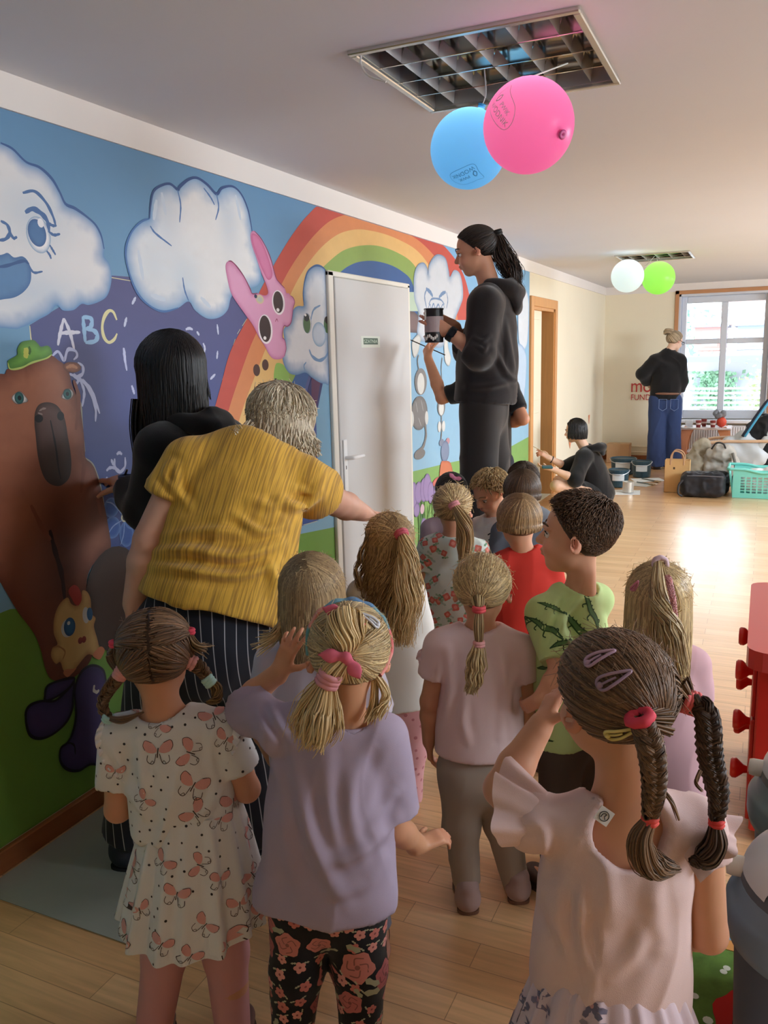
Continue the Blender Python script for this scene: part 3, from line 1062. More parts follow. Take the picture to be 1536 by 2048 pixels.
# ------------------------------------------------------------------ the painted wall
class Paint:
 """one motif of the mural: flat coats of paint on the left wall; outlines are read off the photograph in pixels and put on the wall's plane"""
 coat = 0

 def __init__(s, ox=0, oy=0, k=1.0):
  s.v, s.t, s.c, s.n = [], [], [], 0
  s.ox, s.oy, s.k = ox, oy, k

 def yz(s, P):
  P = np.asarray(P, float)
  out = []
  for x, y in P:
   h = on(s.ox + x / s.k, s.oy + y / s.k, 0, WX)
   out.append((h[1], h[2]))
  return A(out)

 def _put(s, Y, T, col):
  Paint.coat += 1
  X = np.full((len(Y), 1), WX + .0012 + Paint.coat * .00002)
  s.v.append(np.concatenate([X, Y], 1))
  s.t.append(A(T) + s.n)
  s.c.append(np.broadcast_to(col, (len(Y), 3)))
  s.n += len(Y)

 def fill(s, P, base, edge=None, ew=.04, closed=True, smooth=6, step=None, brush=.05, grad=None, wall=False, seed=0, zone=()):
  """zone: extra soft patches of paint ((px, py, radius m, colour, strength))"""
  Y = A(P, float) if wall else s.yz(P)
  if smooth:
   Y = crom(Y, smooth, True)
  keep = [0]
  for i in range(1, len(Y)):
   if np.linalg.norm(Y[i] - Y[keep[-1]]) > .002:
    keep.append(i)
  Y = Y[keep]
  if np.linalg.norm(Y[0] - Y[-1]) < .002:
   Y = Y[:-1]
  lo, hi = Y.min(0), Y.max(0)
  st = step or max(.009, min(.02, (hi - lo).max() / 60))
  g = np.stack(np.meshgrid(np.arange(lo[0], hi[0], st), np.arange(lo[1], hi[1], st), indexing='ij'), -1).reshape(-1, 2)
  g += np.random.default_rng(1).normal(size=g.shape) * st * .15
  g = g[inside(Y, g)]
  if len(g):
   g = g[seg_dist(g, Y) > st * .4]
  pts = [Vector(p) for p in Y] + [Vector(p) for p in g]
  cv, _, cf, *_ = delaunay_2d_cdt(pts, [(i, (i + 1) % len(Y)) for i in range(len(Y))], [list(range(len(Y)))], 1, 1e-6)
  cv = A([tuple(p) for p in cv])
  T = [list(f) for f in cf if len(f) == 3]
  c = np.broadcast_to(srgb(base), (len(cv), 3)).copy()
  if grad is not None:                       # (colour at the top, colour at the bottom)
   t = ((cv[:, 1] - lo[1]) / (hi[1] - lo[1] + 1e-9))[:, None]
   c = srgb(grad[1]) * (1 - t) + srgb(grad[0]) * t
  nz = vnoise(np.concatenate([cv * A([14, 40]), np.full((len(cv), 1), seed + .5)], 1), seed) * .6 + vnoise(np.concatenate([cv * 60, np.full((len(cv), 1), seed + .5)], 1), seed + 3) * .4
  for (zx, zy, zr, zc, zs) in zone:
   q = s.yz([(zx, zy)])[0]
   r = A(zr, float) if np.ndim(zr) else A([zr, zr])
   w = np.exp(-(((cv - q) / r) ** 2).sum(1))[:, None] * zs * (1 + .4 * nz[:, None])
   w = np.clip(w, 0, 1)
   c = c * (1 - w) + srgb(zc) * w
  if edge is not None:
   d = seg_dist(cv, Y) * (1 + .5 * nz)
   w = np.clip(1 - d / ew, 0, 1)[:, None] ** 1.3
   c = c * (1 - w) + srgb(edge) * w
  c = c * (1 + brush * nz)[:, None]
  s._put(cv, T, c)
  return s

 def line(s, P, w, col, taper=True, wall=False, closed=False, smooth=6):
  Y = A(P, float) if wall else s.yz(P)
  if smooth:
   Y = crom(Y, smooth, closed)
  if closed:
   Y = np.concatenate([Y, Y[:1]])
  T = unit(np.gradient(Y, axis=0))
  N = np.stack([-T[:, 1], T[:, 0]], 1)
  u = np.linspace(0, 1, len(Y))
  ww = w * (.35 + .65 * np.sin(PI * np.clip(u, .02, .98)) ** .5 if taper else np.ones(len(Y)))
  ww = ww * (1 + .15 * np.sin(u * 23))
  V = np.concatenate([Y + N * ww[:, None] / 2, Y - N * ww[:, None] / 2])
  n = len(Y)
  T3 = []
  for i in range(n - 1):
   T3 += [[i, i + n, i + n + 1], [i, i + n + 1, i + 1]]
  s._put(V, T3, srgb(col))
  return s

 def dot(s, c, r, col, rim=None, ew=.01, rot=0, grad=None):
  q = s.yz([c])[0]
  k = np.linalg.norm(s.yz([(c[0] + 1, c[1])])[0] - q), np.linalg.norm(s.yz([(c[0], c[1] + 1)])[0] - q)
  a = np.arange(28) / 28 * 2 * PI
  x, y = np.cos(a) * r[0] * k[0], np.sin(a) * r[1] * k[1]
  cr, sr_ = math.cos(rot), math.sin(rot)
  Y = q + np.stack([x * cr - y * sr_, x * sr_ + y * cr], 1)
  return s.fill(Y, col, rim, ew, smooth=0, wall=True, step=.008, grad=grad)

 def build(s, name, parent):
  c = np.concatenate(s.c)
  g = (c @ A([.3, .55, .15]))[:, None]
  c = (g + (c - g) * .86) * A([.90, .88, .88])
  me = fast_mesh(name, np.concatenate(s.v), [np.concatenate(s.t)], c, False)
  return link(name, me, mat('wall_paint', attr=True, rough=.55), parent)

def mural():
 root = thing('mural', (WX, 3.4, .1), 'painted wall mural of clouds, rainbow and animals along the left wall', 'mural')
 # ---- sky, meadow
 p = Paint()
 ys, ye = BY + .05, D1[0] - .036
 p.fill([(ys, .08), (ye, .08), (ye, 2.335), (ys, 2.335)], (96, 152, 196), smooth=0, wall=True, step=.03, grad=((92, 150, 196), (140, 198, 224)), brush=.02)
 p.fill([(D1[1] + .021, .08), (8.10, .08), (8.10, 2.335), (D1[1] + .021, 2.335)], (110, 170, 210), smooth=0, wall=True, step=.03, grad=((120, 182, 226), (150, 200, 226)), brush=.03)
 p.fill([(D1[0] - .04, zt_1), (D1[1] + .03, zt_1), (D1[1] + .03, 2.335), (D1[0] - .04, 2.335)], (110, 170, 210), smooth=0, wall=True, step=.03)
 p.build('painted_sky', root)
 p = Paint()
 gy = lambda x, y: tuple(on(x, y, 0, WX)[1:])
 p.fill([(ys, .076), (ye, .076), (ye,) + (gy(674, 1052)[1],), gy(565, 1075), gy(300, 1120), gy(200, 1215), gy(20, 1218), (ys, .70)], (112, 166, 44), smooth=0, wall=True, step=.03, brush=.06, seed=2)
 p.fill([(D1[1] + .021, .076), (8.10, .076), (8.10, gy(1040, 880)[1]), gy(1000, 905), gy(900, 925), (D1[1] + .021, gy(818, 945)[1])], (128, 178, 84), smooth=0, wall=True, step=.03, brush=.09, seed=3)
 p.build('painted_meadow', root)
 # ---- night-blue board with chalk drawing
 p = Paint()
 p.fill([(222, 551), (59, 650), (66, 760), (80, 900), (215, 1095), (300, 1118), (480, 1090), (565, 1066), (637, 1040), (634, 900), (628, 740), (600, 640), (480, 575), (350, 560)], (74, 84, 152), smooth=0, step=.025, grad=((84, 84, 140), (50, 86, 164)))
 for q in [((59, 652), (61, 675), (64, 690)), ((222, 555), (262, 562)), ((575, 1060), (600, 1053)), ((606, 1050), (634, 1042)), ((493, 638), (484, 652)), ((480, 658), (474, 668)), ((470, 678), (466, 690)), ((463, 698), (459, 712)), ((456, 720), (451, 736)), ((449, 744), (444, 760))]:
  p.line(q, .006, (225, 215, 160), smooth=0)
 ck = (205, 214, 244)
 Z = lambda *a: [(x / 2.954, 200 + y / 2.954) for x, y in a]
 for q in (((375, 1290), (355, 1370), (340, 1450)), ((375, 1290), (410, 1370), (437, 1475)), ((350, 1378), (410, 1374), (472, 1372))):
  p.line(Z(*q), .014, (226, 226, 244))
 for q in (((488, 1278), (494, 1350), (502, 1432)), ((488, 1282), (530, 1288), (542, 1315), (528, 1345), (505, 1352)), ((505, 1352), (550, 1362), (574, 1390), (558, 1425), (502, 1434))):
  p.line(Z(*q), .018, (150, 200, 240))
 p.line(Z((688, 1300), (668, 1254), (642, 1246), (615, 1280), (602, 1340), (612, 1400), (640, 1432), (672, 1415), (690, 1380)), .014, (232, 226, 160))
 for q in (((800, 1165), (778, 1207)), ((746, 1284), (732, 1340)), ((730, 1465), (738, 1540)), ((1095, 1356), (1116, 1349), (1137, 1356)), ((1160, 1368), (1176, 1390)), ((1281, 1325), (1288, 1386)), ((1198, 1436), (1208, 1465), (1204, 1495)), ((1284, 1482), (1279, 1530)), ((1120, 1432), (1142, 1440), (1140, 1462)), ((1270, 1620), (1240, 1650)), ((1165, 1545), (1180, 1575))):
  p.line(Z(*q), .012, ck)
 Zb = lambda *a: [(x / 3.657, 660 + y / 3.657) for x, y in a]
 for q in (((900, 130), (908, 200), (925, 298)), ((960, 405), (972, 440), (980, 470)), ((1035, 690), (1000, 720), (985, 772)), ((380, 190), (410, 160), (430, 165), (465, 220), (485, 160), (505, 140), (550, 155), (560, 190), (535, 218)),
     ((565, 240), (602, 265), (600, 320), (560, 340), (535, 320)), ((505, 320), (545, 340), (570, 370), (545, 402)), ((575, 350), (612, 450), (598, 560)), ((580, 350), (650, 440), (695, 570), (695, 670)), ((600, 360), (670, 450), (726, 612)),
     ((850, 910), (870, 897), (890, 910)), ((835, 940), (838, 1000), (870, 1040), (910, 1000), (912, 930)), ((810, 945), (828, 990)), ((775, 1030), (800, 1008), (840, 1010), (880, 1040)), ((775, 1075), (790, 1105), (826, 1108)), ((805, 1170), (830, 1130)), ((838, 1130), (848, 1180)), ((965, 930), (985, 915))):
  p.line(Zb(*q), .012, (196, 204, 246))
 for q in (((555, 425), (590, 560), (600, 720), (618, 890)), ((620, 935), (680, 990), (735, 1150), (765, 1340))):
  p.line(Zb(*q), .006, (176, 170, 150))
 # the blue flower
 for c, r in (((222, 1015), (15, 20)), ((245, 998), (14, 20)), ((224, 1055), (16, 22)), ((252, 1068), (14, 26)), ((265, 1040), (16, 18))):
  p.dot(c, r, (38, 96, 186), (96, 146, 220), .012)
 p.dot((248, 1035), (7, 9), (226, 226, 190))
 p.dot((248, 1035), (4, 6), (24, 28, 30))
 for q in (((244, 1030), (225, 1008), (212, 1004)), ((244, 1040), (226, 1052), (214, 1070)), ((248, 1045), (246, 1070), (240, 1090))):
  p.line(q, .005, (140, 176, 235))
 p.build('painted_chalkboard', root)
 # ---- rainbow
 B = [[(405, 900), (439, 778), (460, 703), (493, 638), (520, 580), (547, 530), (568, 494), (592, 458), (616, 429), (645, 405), (700, 390), (760, 405), (820, 440), (870, 475), (905, 512), (922, 540), (934, 573), (948, 640)],
   [(440, 880), (461, 805), (478, 754), (496, 703), (511, 668), (540, 612), (563, 567), (580, 536), (604, 500), (631, 467), (661, 441), (695, 429), (723, 434), (753, 444), (801, 461), (835, 480), (862, 505), (885, 535), (905, 580), (915, 640)],
   [(460, 900), (481, 829), (499, 778), (520, 724), (532, 694), (560, 632), (581, 587), (598, 554), (622, 518), (649, 488), (679, 467), (711, 459), (738, 461), (768, 468), (798, 480), (828, 497), (850, 520), (866, 550), (876, 600), (880, 640)],
   [(490, 900), (515, 850), (545, 790), (577, 720), (600, 640), (607, 611), (616, 572), (635, 545), (670, 512), (693, 498), (723, 491), (756, 492), (789, 503), (819, 521), (836, 545), (846, 580), (850, 640)],
   [(520, 900), (560, 810), (590, 750), (615, 680), (635, 610), (655, 565), (679, 545), (695, 533), (717, 524), (747, 522), (780, 530), (805, 544), (822, 562), (832, 600), (836, 640)],
   [(555, 900), (590, 830), (620, 740), (650, 640), (672, 600), (690, 575), (720, 565), (747, 562), (790, 572), (808, 585), (815, 600), (818, 640)],
   [(575, 900), (606, 830), (628, 760), (640, 700)], [(600, 900), (622, 830), (640, 760), (650, 720)]]
 p = Paint()
 cols = [(206, 66, 42), (226, 134, 62), (236, 186, 96), (140, 172, 62), (38, 92, 160)]
 zt = lambda Q: A([(y, min(z, 2.333)) for y, z in Q])
 for i, cl in enumerate(cols):
  a, b = zt(crom(p.yz(B[i]), 8)), zt(crom(p.yz(B[i + 1]), 8))
  p.fill(np.concatenate([a, b[::-1]]), cl, smooth=0, wall=True, step=.022, brush=.07, seed=i)
 p.fill(np.concatenate([p.yz([(585, 860), (606, 810), (622, 755)]), p.yz([(645, 765), (628, 850), (624, 900)])]), (38, 40, 110), smooth=0, wall=True)
 p.fill([(605, 860), (622, 800), (622, 755), (640, 764), (628, 840), (622, 880)], (92, 34, 84), smooth=0)
 p.fill(p.yz([(776, 449), (777, 441), (824, 462), (825, 472)]), (176, 68, 48), smooth=0, wall=True)
 p.line([(654, 968), (676, 964)], .10, (226, 170, 70), taper=False, smooth=0)
 Zd = Paint(400, 380, 3.339)
 p.build('painted_rainbow', root)
 # creature with brown eyes in the yellow band, green leaf
 Zd.fill([(500, 1170), (525, 1155), (560, 1175), (592, 1235), (575, 1285), (520, 1290), (490, 1260)], (142, 190, 66))
 Zd.dot((375, 1203), (23, 40), (84, 44, 32), rot=.1)
 Zd.dot((433, 1168), (22, 37), (84, 44, 32), rot=.1)
 Zd.line([(480, 1290), (505, 1265), (500, 1320)], .012, (60, 44, 30))
 Zd.build('painted_creature', root)
 # ---- clouds
 p = Paint()
 ol = (52, 96, 158)
 p.fill([(-70, 640), (-95, 560), (-95, 350), (-50, 285), (0, 286), (24, 298), (51, 324), (78, 335), (102, 357), (118, 384), (130, 408), (149, 417), (173, 434), (190, 450), (201, 471), (207, 498), (207, 513), (217, 527), (222, 549), (220, 572), (212, 593), (196, 604), (176, 610), (162, 608), (146, 620), (125, 621), (112, 611), (98, 627), (74, 640), (44, 654), (20, 657)],
     (236, 236, 236), (92, 150, 206), .055, brush=.03, zone=[(70, 430, (.16, .1), (200, 216, 230), .8), (75, 585, (.2, .07), (190, 210, 230), .6)])
 p.line([(0, 286), (24, 298), (51, 324), (78, 335), (102, 357), (118, 384), (130, 408), (149, 417), (173, 434), (190, 450), (201, 471), (207, 498)], .010, ol)
 lip = (84, 138, 190)
 p.fill([(-40, 515), (0, 510), (14, 506), (27, 515), (44, 513), (56, 525), (61, 545), (59, 566), (47, 583), (30, 594), (10, 598), (-20, 598), (-50, 560)], lip, (60, 112, 172), .02, brush=.08)
 p.line([(-20, 535), (10, 532), (45, 522), (57, 528)], .010, (44, 92, 152))
 p.dot((76, 470), (24, 36), (246, 246, 248), (130, 170, 206), .015)
 p.dot((73, 466), (18, 27), (70, 124, 180), (48, 96, 156), .015, rot=.1)
 p.dot((80, 446), (6, 9), (240, 244, 250))
 for q, w in ((((44, 386), (68, 383), (91, 406), (105, 434), (110, 452)), .012), (((49, 425), (64, 418), (81, 427), (93, 442), (97, 462)), .018), (((91, 442), (103, 451), (112, 451)), .010), (((95, 462), (106, 470), (119, 468)), .010), (((98, 490), (104, 500), (110, 510)), .009), (((92, 502), (98, 510), (101, 518)), .009),
     (((0, 442), (13, 450), (18, 466), (10, 478), (-4, 481)), .012), (((18, 462), (25, 476), (33, 474)), .010), (((56, 530), (66, 545), (84, 543)), .008)):
  p.line(q, w, (64, 112, 172))
 p.build('painted_cloud', root)
 p = Paint()
 cl2 = [(298, 437), (300, 410), (306, 383), (322, 371), (339, 368), (354, 379), (359, 373), (376, 359), (393, 356), (413, 369), (432, 388), (443, 376), (464, 373), (481, 388), (494, 417), (501, 450), (505, 480), (520, 540), (515, 570), (480, 580), (462, 593), (454, 620), (437, 635), (413, 637), (389, 621), (376, 603), (355, 616), (328, 623), (305, 616), (281, 596), (264, 566), (252, 525), (251, 494), (262, 464), (281, 444)]
 p.fill(cl2, (238, 240, 240), (110, 164, 214), .07, brush=.05, seed=5, zone=[(330, 420, (.09, .16), (196, 214, 232), .6), (455, 430, (.07, .16), (196, 214, 232), .6), (300, 530, (.09, .12), (200, 220, 236), .5), (370, 560, (.1, .1), (190, 218, 238), .55)])
 p.line(cl2[:17], .012, (40, 78, 140))
 p.line([cl2[0], cl2[-1]] + cl2[-2:-10:-1], .010, (60, 116, 184))
 for q in (((354, 380), (360, 410), (358, 445)), ((432, 388), (436, 415), (430, 440)), ((299, 452), (310, 467), (342, 492)), ((364, 555), (368, 580), (376, 602)), ((406, 376), (420, 395), (428, 410))):
  p.line(q, .009, (76, 124, 186))
 for q in (((312, 400), (306, 440)), ((322, 385), (330, 430)), ((470, 390), (480, 440)), ((275, 500), (285, 560)), ((400, 595), (420, 615)), ((300, 590), (330, 600))):
  p.line(q, .02, (206, 222, 238))
 p.build('painted_cloud', root)
 p = Paint(400, 380, 3.339)
 c3 = [(690, 770), (685, 690), (695, 610), (720, 540), (770, 505), (820, 520), (845, 570), (856, 700), (858, 1000), (862, 1278), (830, 1293), (790, 1283), (740, 1250), (700, 1220), (640, 1235), (590, 1220), (555, 1160), (545, 1080), (560, 1010), (555, 930), (600, 880), (620, 800), (650, 775)]
 p.fill(c3, (226, 230, 236), (82, 136, 188), .075, brush=.04, seed=6, zone=[(780, 690, (.08, .22), (214, 222, 230), .9)])
 p.line(c3[:8], .010, (48, 92, 150))
 p.dot((712, 890), (30, 68), (240, 240, 240), (90, 130, 170), .01)
 p.dot((710, 895), (24, 60), (70, 112, 60), rot=0)
 p.dot((708, 852), (18, 26), (30, 30, 30))
 p.dot((700, 835), (7, 9), (240, 240, 240))
 p.dot((845, 900), (22, 56), (70, 112, 60))
 p.dot((845, 868), (18, 24), (40, 26, 26))
 p.dot((792, 965), (46, 82), (196, 212, 230), (130, 170, 208), .02)
 for q, w in ((((725, 1065), (745, 1110), (790, 1138), (830, 1120), (852, 1085)), .018), (((735, 870), (755, 800), (800, 770)), .012), (((700, 1215), (690, 1175), (705, 1150)), .010)):
  p.line(q, w, (110, 152, 200))
 p.build('painted_cloud', root)
 # ---- pink bunny
 p = Paint(400, 380, 3.339)
 bn = [(185, 475), (167, 500), (172, 560), (200, 680), (240, 750), (300, 835), (350, 905), (390, 985), (430, 1045), (455, 1095), (485, 1127), (530, 1130), (560, 1110), (571, 1060), (563, 1005), (547, 985), (547, 950), (557, 908), (580, 910), (605, 880), (618, 790), (628, 750), (618, 720), (600, 705), (588, 690), (573, 688), (560, 655), (520, 612), (505, 590), (490, 540), (470, 465), (440, 390), (400, 320), (360, 275), (337, 283), (332, 320), (345, 380), (370, 450), (400, 540), (440, 640), (450, 690), (425, 705), (380, 690), (345, 692), (330, 660), (290, 580), (240, 510), (207, 478)]
 p.fill(bn, (232, 158, 200), (206, 112, 166), .022, smooth=4, brush=.03)
 p.fill([(352, 290), (338, 310), (352, 380), (410, 530), (450, 600), (480, 560), (440, 420), (392, 320)], (224, 118, 170), (206, 84, 140), .02)
 p.line(bn[26:34], .007, (140, 40, 86))
 p.line(bn[42:48] + bn[:1], .007, (140, 40, 86))
 p.line(bn[12:24], .006, (150, 60, 110))
 for c, r in (((520, 752), (43, 82)), ((433, 930), (48, 98))):
  p.dot(c, r, (246, 236, 240), rot=.12)
  p.dot((c[0] - 2, c[1] - 3), (r[0] - 10, r[1] - 10), (58, 30, 26), rot=.12)
  p.dot((c[0] - 4, c[1] + r[1] * .6), (10, 12), (246, 240, 240))
 p.dot((395, 730), (26, 30), (150, 190, 214), (226, 200, 140), .03)
 p.dot((367, 710), (10, 13), (30, 40, 80))
 p.line([(498, 880), (508, 862), (516, 880)], .006, (170, 70, 110))
 p.build('painted_rabbit', root)
 # ---- bear
 p = Paint()
 Zb2 = lambda *a: [(x / 3.657, 660 + y / 3.657) for x, y in a]
 body = Zb2((-260, 420), (-180, 340), (-60, 330), (0, 320), (30, 320), (50, 285), (130, 270), (240, 235), (340, 190), (380, 190), (420, 222), (455, 245), (495, 300), (520, 400), (560, 500), (585, 600), (605, 750), (615, 880), (622, 940), (680, 1000), (720, 1120), (750, 1250), (780, 1400), (805, 1590)) + [(205, 1105), (178, 1140), (172, 1180), (185, 1260), (180, 1320), (140, 1358), (105, 1360), (90, 1340), (80, 1300), (65, 1265), (35, 1225), (14, 1190), (-10, 1150), (-45, 1100), (-70, 900)]
 p.fill(body, (166, 92, 58), (120, 58, 34), .05, smooth=5, brush=.10, seed=8, zone=[(80, 760, (.30, .2), (176, 106, 68), .7), (120, 1110, (.10, .28), (84, 36, 22), .85), (60, 1190, (.16, .2), (112, 56, 32), .7), (150, 1300, (.12, .10), (70, 34, 22), .8), (30, 930, (.10, .3), (182, 108, 70), .7), (190, 1020, (.06, .10), (98, 44, 28), .7), (205, 1075, (.06, .06), (178, 104, 66), .7)])
 p.line([(98, 1060), (108, 1100), (122, 1150), (128, 1200)], .02, (58, 26, 18))
 for q in (((160, 900), (166, 930), (160, 985)), ((180, 940), (190, 980), (200, 1030)), ((60, 1010), (85, 1060), (100, 1080)), ((150, 860), (156, 800), (146, 760))):
  p.line(q, .018, (140, 72, 44))
 p.fill(Zb2((455, 262), (490, 236), (555, 240), (584, 268), (575, 298), (530, 312), (480, 300)), (176, 104, 66), (110, 56, 34), .018)
 p.line(Zb2((478, 276), (520, 262), (560, 278)), .012, (206, 142, 96))
 p.fill(Zb2((250, 600), (280, 545), (340, 528), (400, 545), (440, 590), (470, 660), (490, 780), (510, 900), (515, 1000), (500, 1080), (450, 1132), (400, 1140), (340, 1110), (300, 1040), (270, 920), (255, 780), (245, 680)), (80, 54, 44), (60, 38, 30), .03, grad=((108, 74, 66), (58, 38, 28)))
 for c, r in (((76, 837), (8.5, 8)), ((119.5, 832), (7, 9))):
  p.dot(c, r, (20, 14, 14))
 p.line(Zb2((362, 660), (385, 770), (405, 880), (420, 1000), (438, 1090)), .008, (26, 16, 14))
 for q in (((280, 592), (318, 568)), ((300, 580), (330, 572)), ((305, 618), (270, 606))):
  p.line(Zb2(*q), .006, (150, 126, 118))
 p.fill(Zb2((76, 495), (115, 455), (150, 452), (200, 515), (165, 535), (110, 542)), (240, 240, 236), (90, 60, 46), .008, smooth=3)
 p.dot((36.5, 796), (9.5, 12), (38, 122, 118), (24, 70, 72), .012)
 p.dot((37, 796), (4, 5), (14, 30, 34))
 p.fill(Zb2((440, 490), (470, 440), (505, 428), (532, 462), (515, 500), (480, 512)), (240, 240, 236), (90, 60, 46), .008, smooth=3)
 p.dot((133, 788), (8.5, 10.5), (38, 126, 124), (24, 70, 72), .012)
 p.dot((133, 788), (3.5, 4.5), (14, 30, 34))
 hat = Zb2((50, 240), (58, 220), (118, 182), (120, 140), (148, 92), (190, 78), (240, 74), (272, 102), (292, 122), (342, 115), (368, 140), (372, 180), (330, 208), (230, 238), (150, 276), (70, 286))
 p.fill(hat, (112, 178, 48), (70, 132, 34), .025, brush=.16, seed=9)
 p.line(Zb2((180, 130), (186, 160), (178, 205)), .022, (206, 210, 60))
 p.line(Zb2((205, 120), (212, 150), (206, 180)), .010, (60, 110, 30))
 p.line(hat[:1] + hat[-1:-6:-1], .006, (190, 214, 90))
 p.build('painted_bear', root)
 # ---- brown wheel, chick, violet rabbit
 p = Paint()
 p.dot((232, 1198), (60, 106), (74, 48, 34), (58, 36, 26), .04)
 p.build('painted_log', root)
 p = Paint(0, 1080, 3.012)
 p.fill([(400, 345), (350, 390), (320, 470), (318, 560), (340, 625), (310, 650), (302, 700), (330, 745), (358, 735), (380, 790), (430, 800), (460, 760), (520, 690), (560, 695), (592, 670), (582, 600), (560, 520), (570, 470), (545, 440), (541, 360), (520, 312), (490, 305), (484, 360), (455, 395), (422, 382)], (232, 188, 104), (196, 140, 70), .02, smooth=4)
 p.fill([(408, 318), (412, 292), (440, 270), (470, 290), (487, 350), (468, 392), (445, 384), (425, 350)], (196, 50, 36))
 p.dot((402, 530), (38, 55), (226, 226, 222))
 p.dot((414, 522), (34, 56), (44, 110, 164), (28, 84, 136), .015)
 p.dot((408, 500), (9, 12), (236, 240, 244))
 p.dot((512, 452), (20, 50), (226, 226, 222))
 p.dot((535, 445), (17, 40), (44, 110, 164))
 p.dot((478, 605), (14, 20), (150, 44, 30))
 p.dot((500, 598), (13, 20), (150, 44, 30))
 p.fill([(375, 800), (392, 778), (430, 776), (455, 770), (430, 800), (400, 825)], (220, 130, 78), smooth=3)
 p.fill([(555, 700), (565, 672), (600, 640), (625, 660), (610, 700), (590, 720)], (220, 130, 78), smooth=3)
 p.line([(310, 650), (345, 640), (385, 670), (372, 720)], .006, (190, 130, 60))
 p.build('painted_chick', root)
 p = Paint(0, 1080, 3.012)
 vi, vo = (74, 58, 116), (24, 18, 34)
 for q in ([(265, 930), (280, 880), (340, 850), (430, 830), (440, 850), (400, 900), (330, 945), (270, 968)], [(148, 1060), (170, 1000), (240, 970), (330, 965), (420, 880), (440, 850), (434, 940), (428, 1020), (390, 1100), (310, 1170), (230, 1195), (170, 1165)],
     [(445, 900), (480, 800), (540, 756), (600, 768), (628, 820), (640, 1000), (650, 1200), (640, 1345), (540, 1350), (470, 1387), (400, 1380), (358, 1330), (360, 1255), (400, 1220), (432, 1160), (452, 1050)]):
  p.fill(q, vi, (54, 42, 90), .03)
  p.line(q, .009, vo, closed=True, taper=False)
 p.line([(360, 1255), (400, 1222), (440, 1235), (448, 1290)], .007, vo)
 p.line([(562, 872), (560, 905), (580, 915), (590, 900)], .012, (220, 214, 200))
 p.build('painted_rabbit', root)
 # ---- right of the door
 p = Paint(800, 420, 3.656)
 p.fill([(48, 600), (140, 600), (150, 740), (48, 740)], (186, 212, 186), smooth=0)
 p.fill([(48, 735), (100, 745), (150, 790), (150, 900), (48, 895)], (124, 98, 96), (92, 74, 78), .03, smooth=0)
 ang = [(95, 520), (105, 450), (130, 400), (170, 390), (195, 430), (200, 470), (210, 400), (250, 340), (290, 330), (330, 360), (350, 440), (360, 490), (390, 440), (430, 460), (452, 540), (456, 640), (430, 720), (400, 800), (390, 900), (340, 955), (300, 1005), (250, 1000), (220, 960), (150, 960), (120, 900), (130, 760), (100, 650)]
 p.fill(ang, (206, 214, 222), (136, 164, 196), .06, brush=.05, seed=11)
 p.line(ang[:7] + ang[7:12], .010, (120, 146, 178))
 for q, w in ((((185, 575), (215, 600), (235, 632)), .03), (((280, 640), (305, 612), (330, 600)), .028), (((205, 690), (230, 650), (290, 655), (320, 690)), .014), (((200, 720), (215, 690), (225, 725), (240, 685), (255, 722), (275, 690), (290, 720), (310, 690), (322, 720)), .012), (((195, 570), (175, 630), (190, 720)), .016), (((335, 600), (345, 660), (335, 720)), .014)):
  p.line(q, w, (104, 140, 184))
 p.build('painted_cloud', root)
 p = Paint(800, 420, 3.656)
 wh, gr = (214, 218, 214), (128, 126, 124)
 for b in ([(82, 970), (100, 935), (130, 910), (150, 940), (140, 985), (130, 1040), (105, 1080), (88, 1050)], [(318, 980), (325, 935), (342, 940), (350, 1010), (368, 1080), (355, 1140), (330, 1120), (320, 1070)]):
  p.fill(b, wh, (160, 172, 176), .015)
  p.build('painted_glove', root)
  p = Paint(800, 420, 3.656)
 p.line([(132, 1060), (124, 1110), (138, 1190)], .015, gr, taper=False)
 p.line([(180, 1560), (186, 1650), (165, 1730), (130, 1770)], .030, gr, taper=False)
 p.dot((148, 1255), (44, 98), gr)
 p.dot((148, 1270), (26, 78), wh)
 p.dot((138, 1485), (60, 125), gr, (104, 104, 106), .03)
 p.dot((140, 1785), (40, 38), gr)
 p.dot((80, 1530), (16, 60), wh)
 p.dot((190, 1520), (12, 50), wh)
 for q in (((110, 1400), (125, 1480)), ((150, 1390), (165, 1470)), ((130, 1520), (150, 1580))):
  p.line(q, .010, (168, 168, 166))
 p.build('painted_monkey', root)
 p = Paint(800, 420, 3.656)
 p.line([(305, 1080), (298, 1150), (300, 1240), (298, 1390)], .012, gr, taper=False)
 p.line([(300, 1480), (298, 1560), (300, 1620), (296, 1690), (310, 1720)], .016, gr, taper=False)
 p.dot((298, 1440), (28, 66), gr)
 p.dot((298, 1450), (18, 52), wh)
 p.dot((284, 1585), (12, 40), wh)
 p.dot((314, 1580), (12, 40), wh)
 p.build('painted_monkey', root)
 p = Paint(800, 420, 3.656)
 p.dot((300, 1700), (18, 26), (126, 138, 164))
 p.dot((345, 1690), (14, 24), (196, 140, 150))
 p.dot((325, 1765), (30, 78), (126, 144, 176), (96, 112, 146), .02)
 p.fill([(295, 1850), (320, 1835), (365, 1850), (385, 1960), (350, 1975), (320, 1965), (285, 1955)], (212, 118, 72), (186, 92, 56), .02)
 p.dot((275, 1985), (40, 34), (214, 110, 96), (190, 80, 74), .02)
 p.build('painted_mouse', root)
 p = Paint()
 rng = random.Random(4)
 for k in range(26):
  x = rng.uniform(822, 900)
  p.line([(x, 1100), (x + rng.uniform(-4, 4), 1050), (x + rng.uniform(-8, 8), rng.uniform(985, 1030))], .014, rng.choice([(86, 140, 60), (70, 122, 70), (120, 170, 80)]))
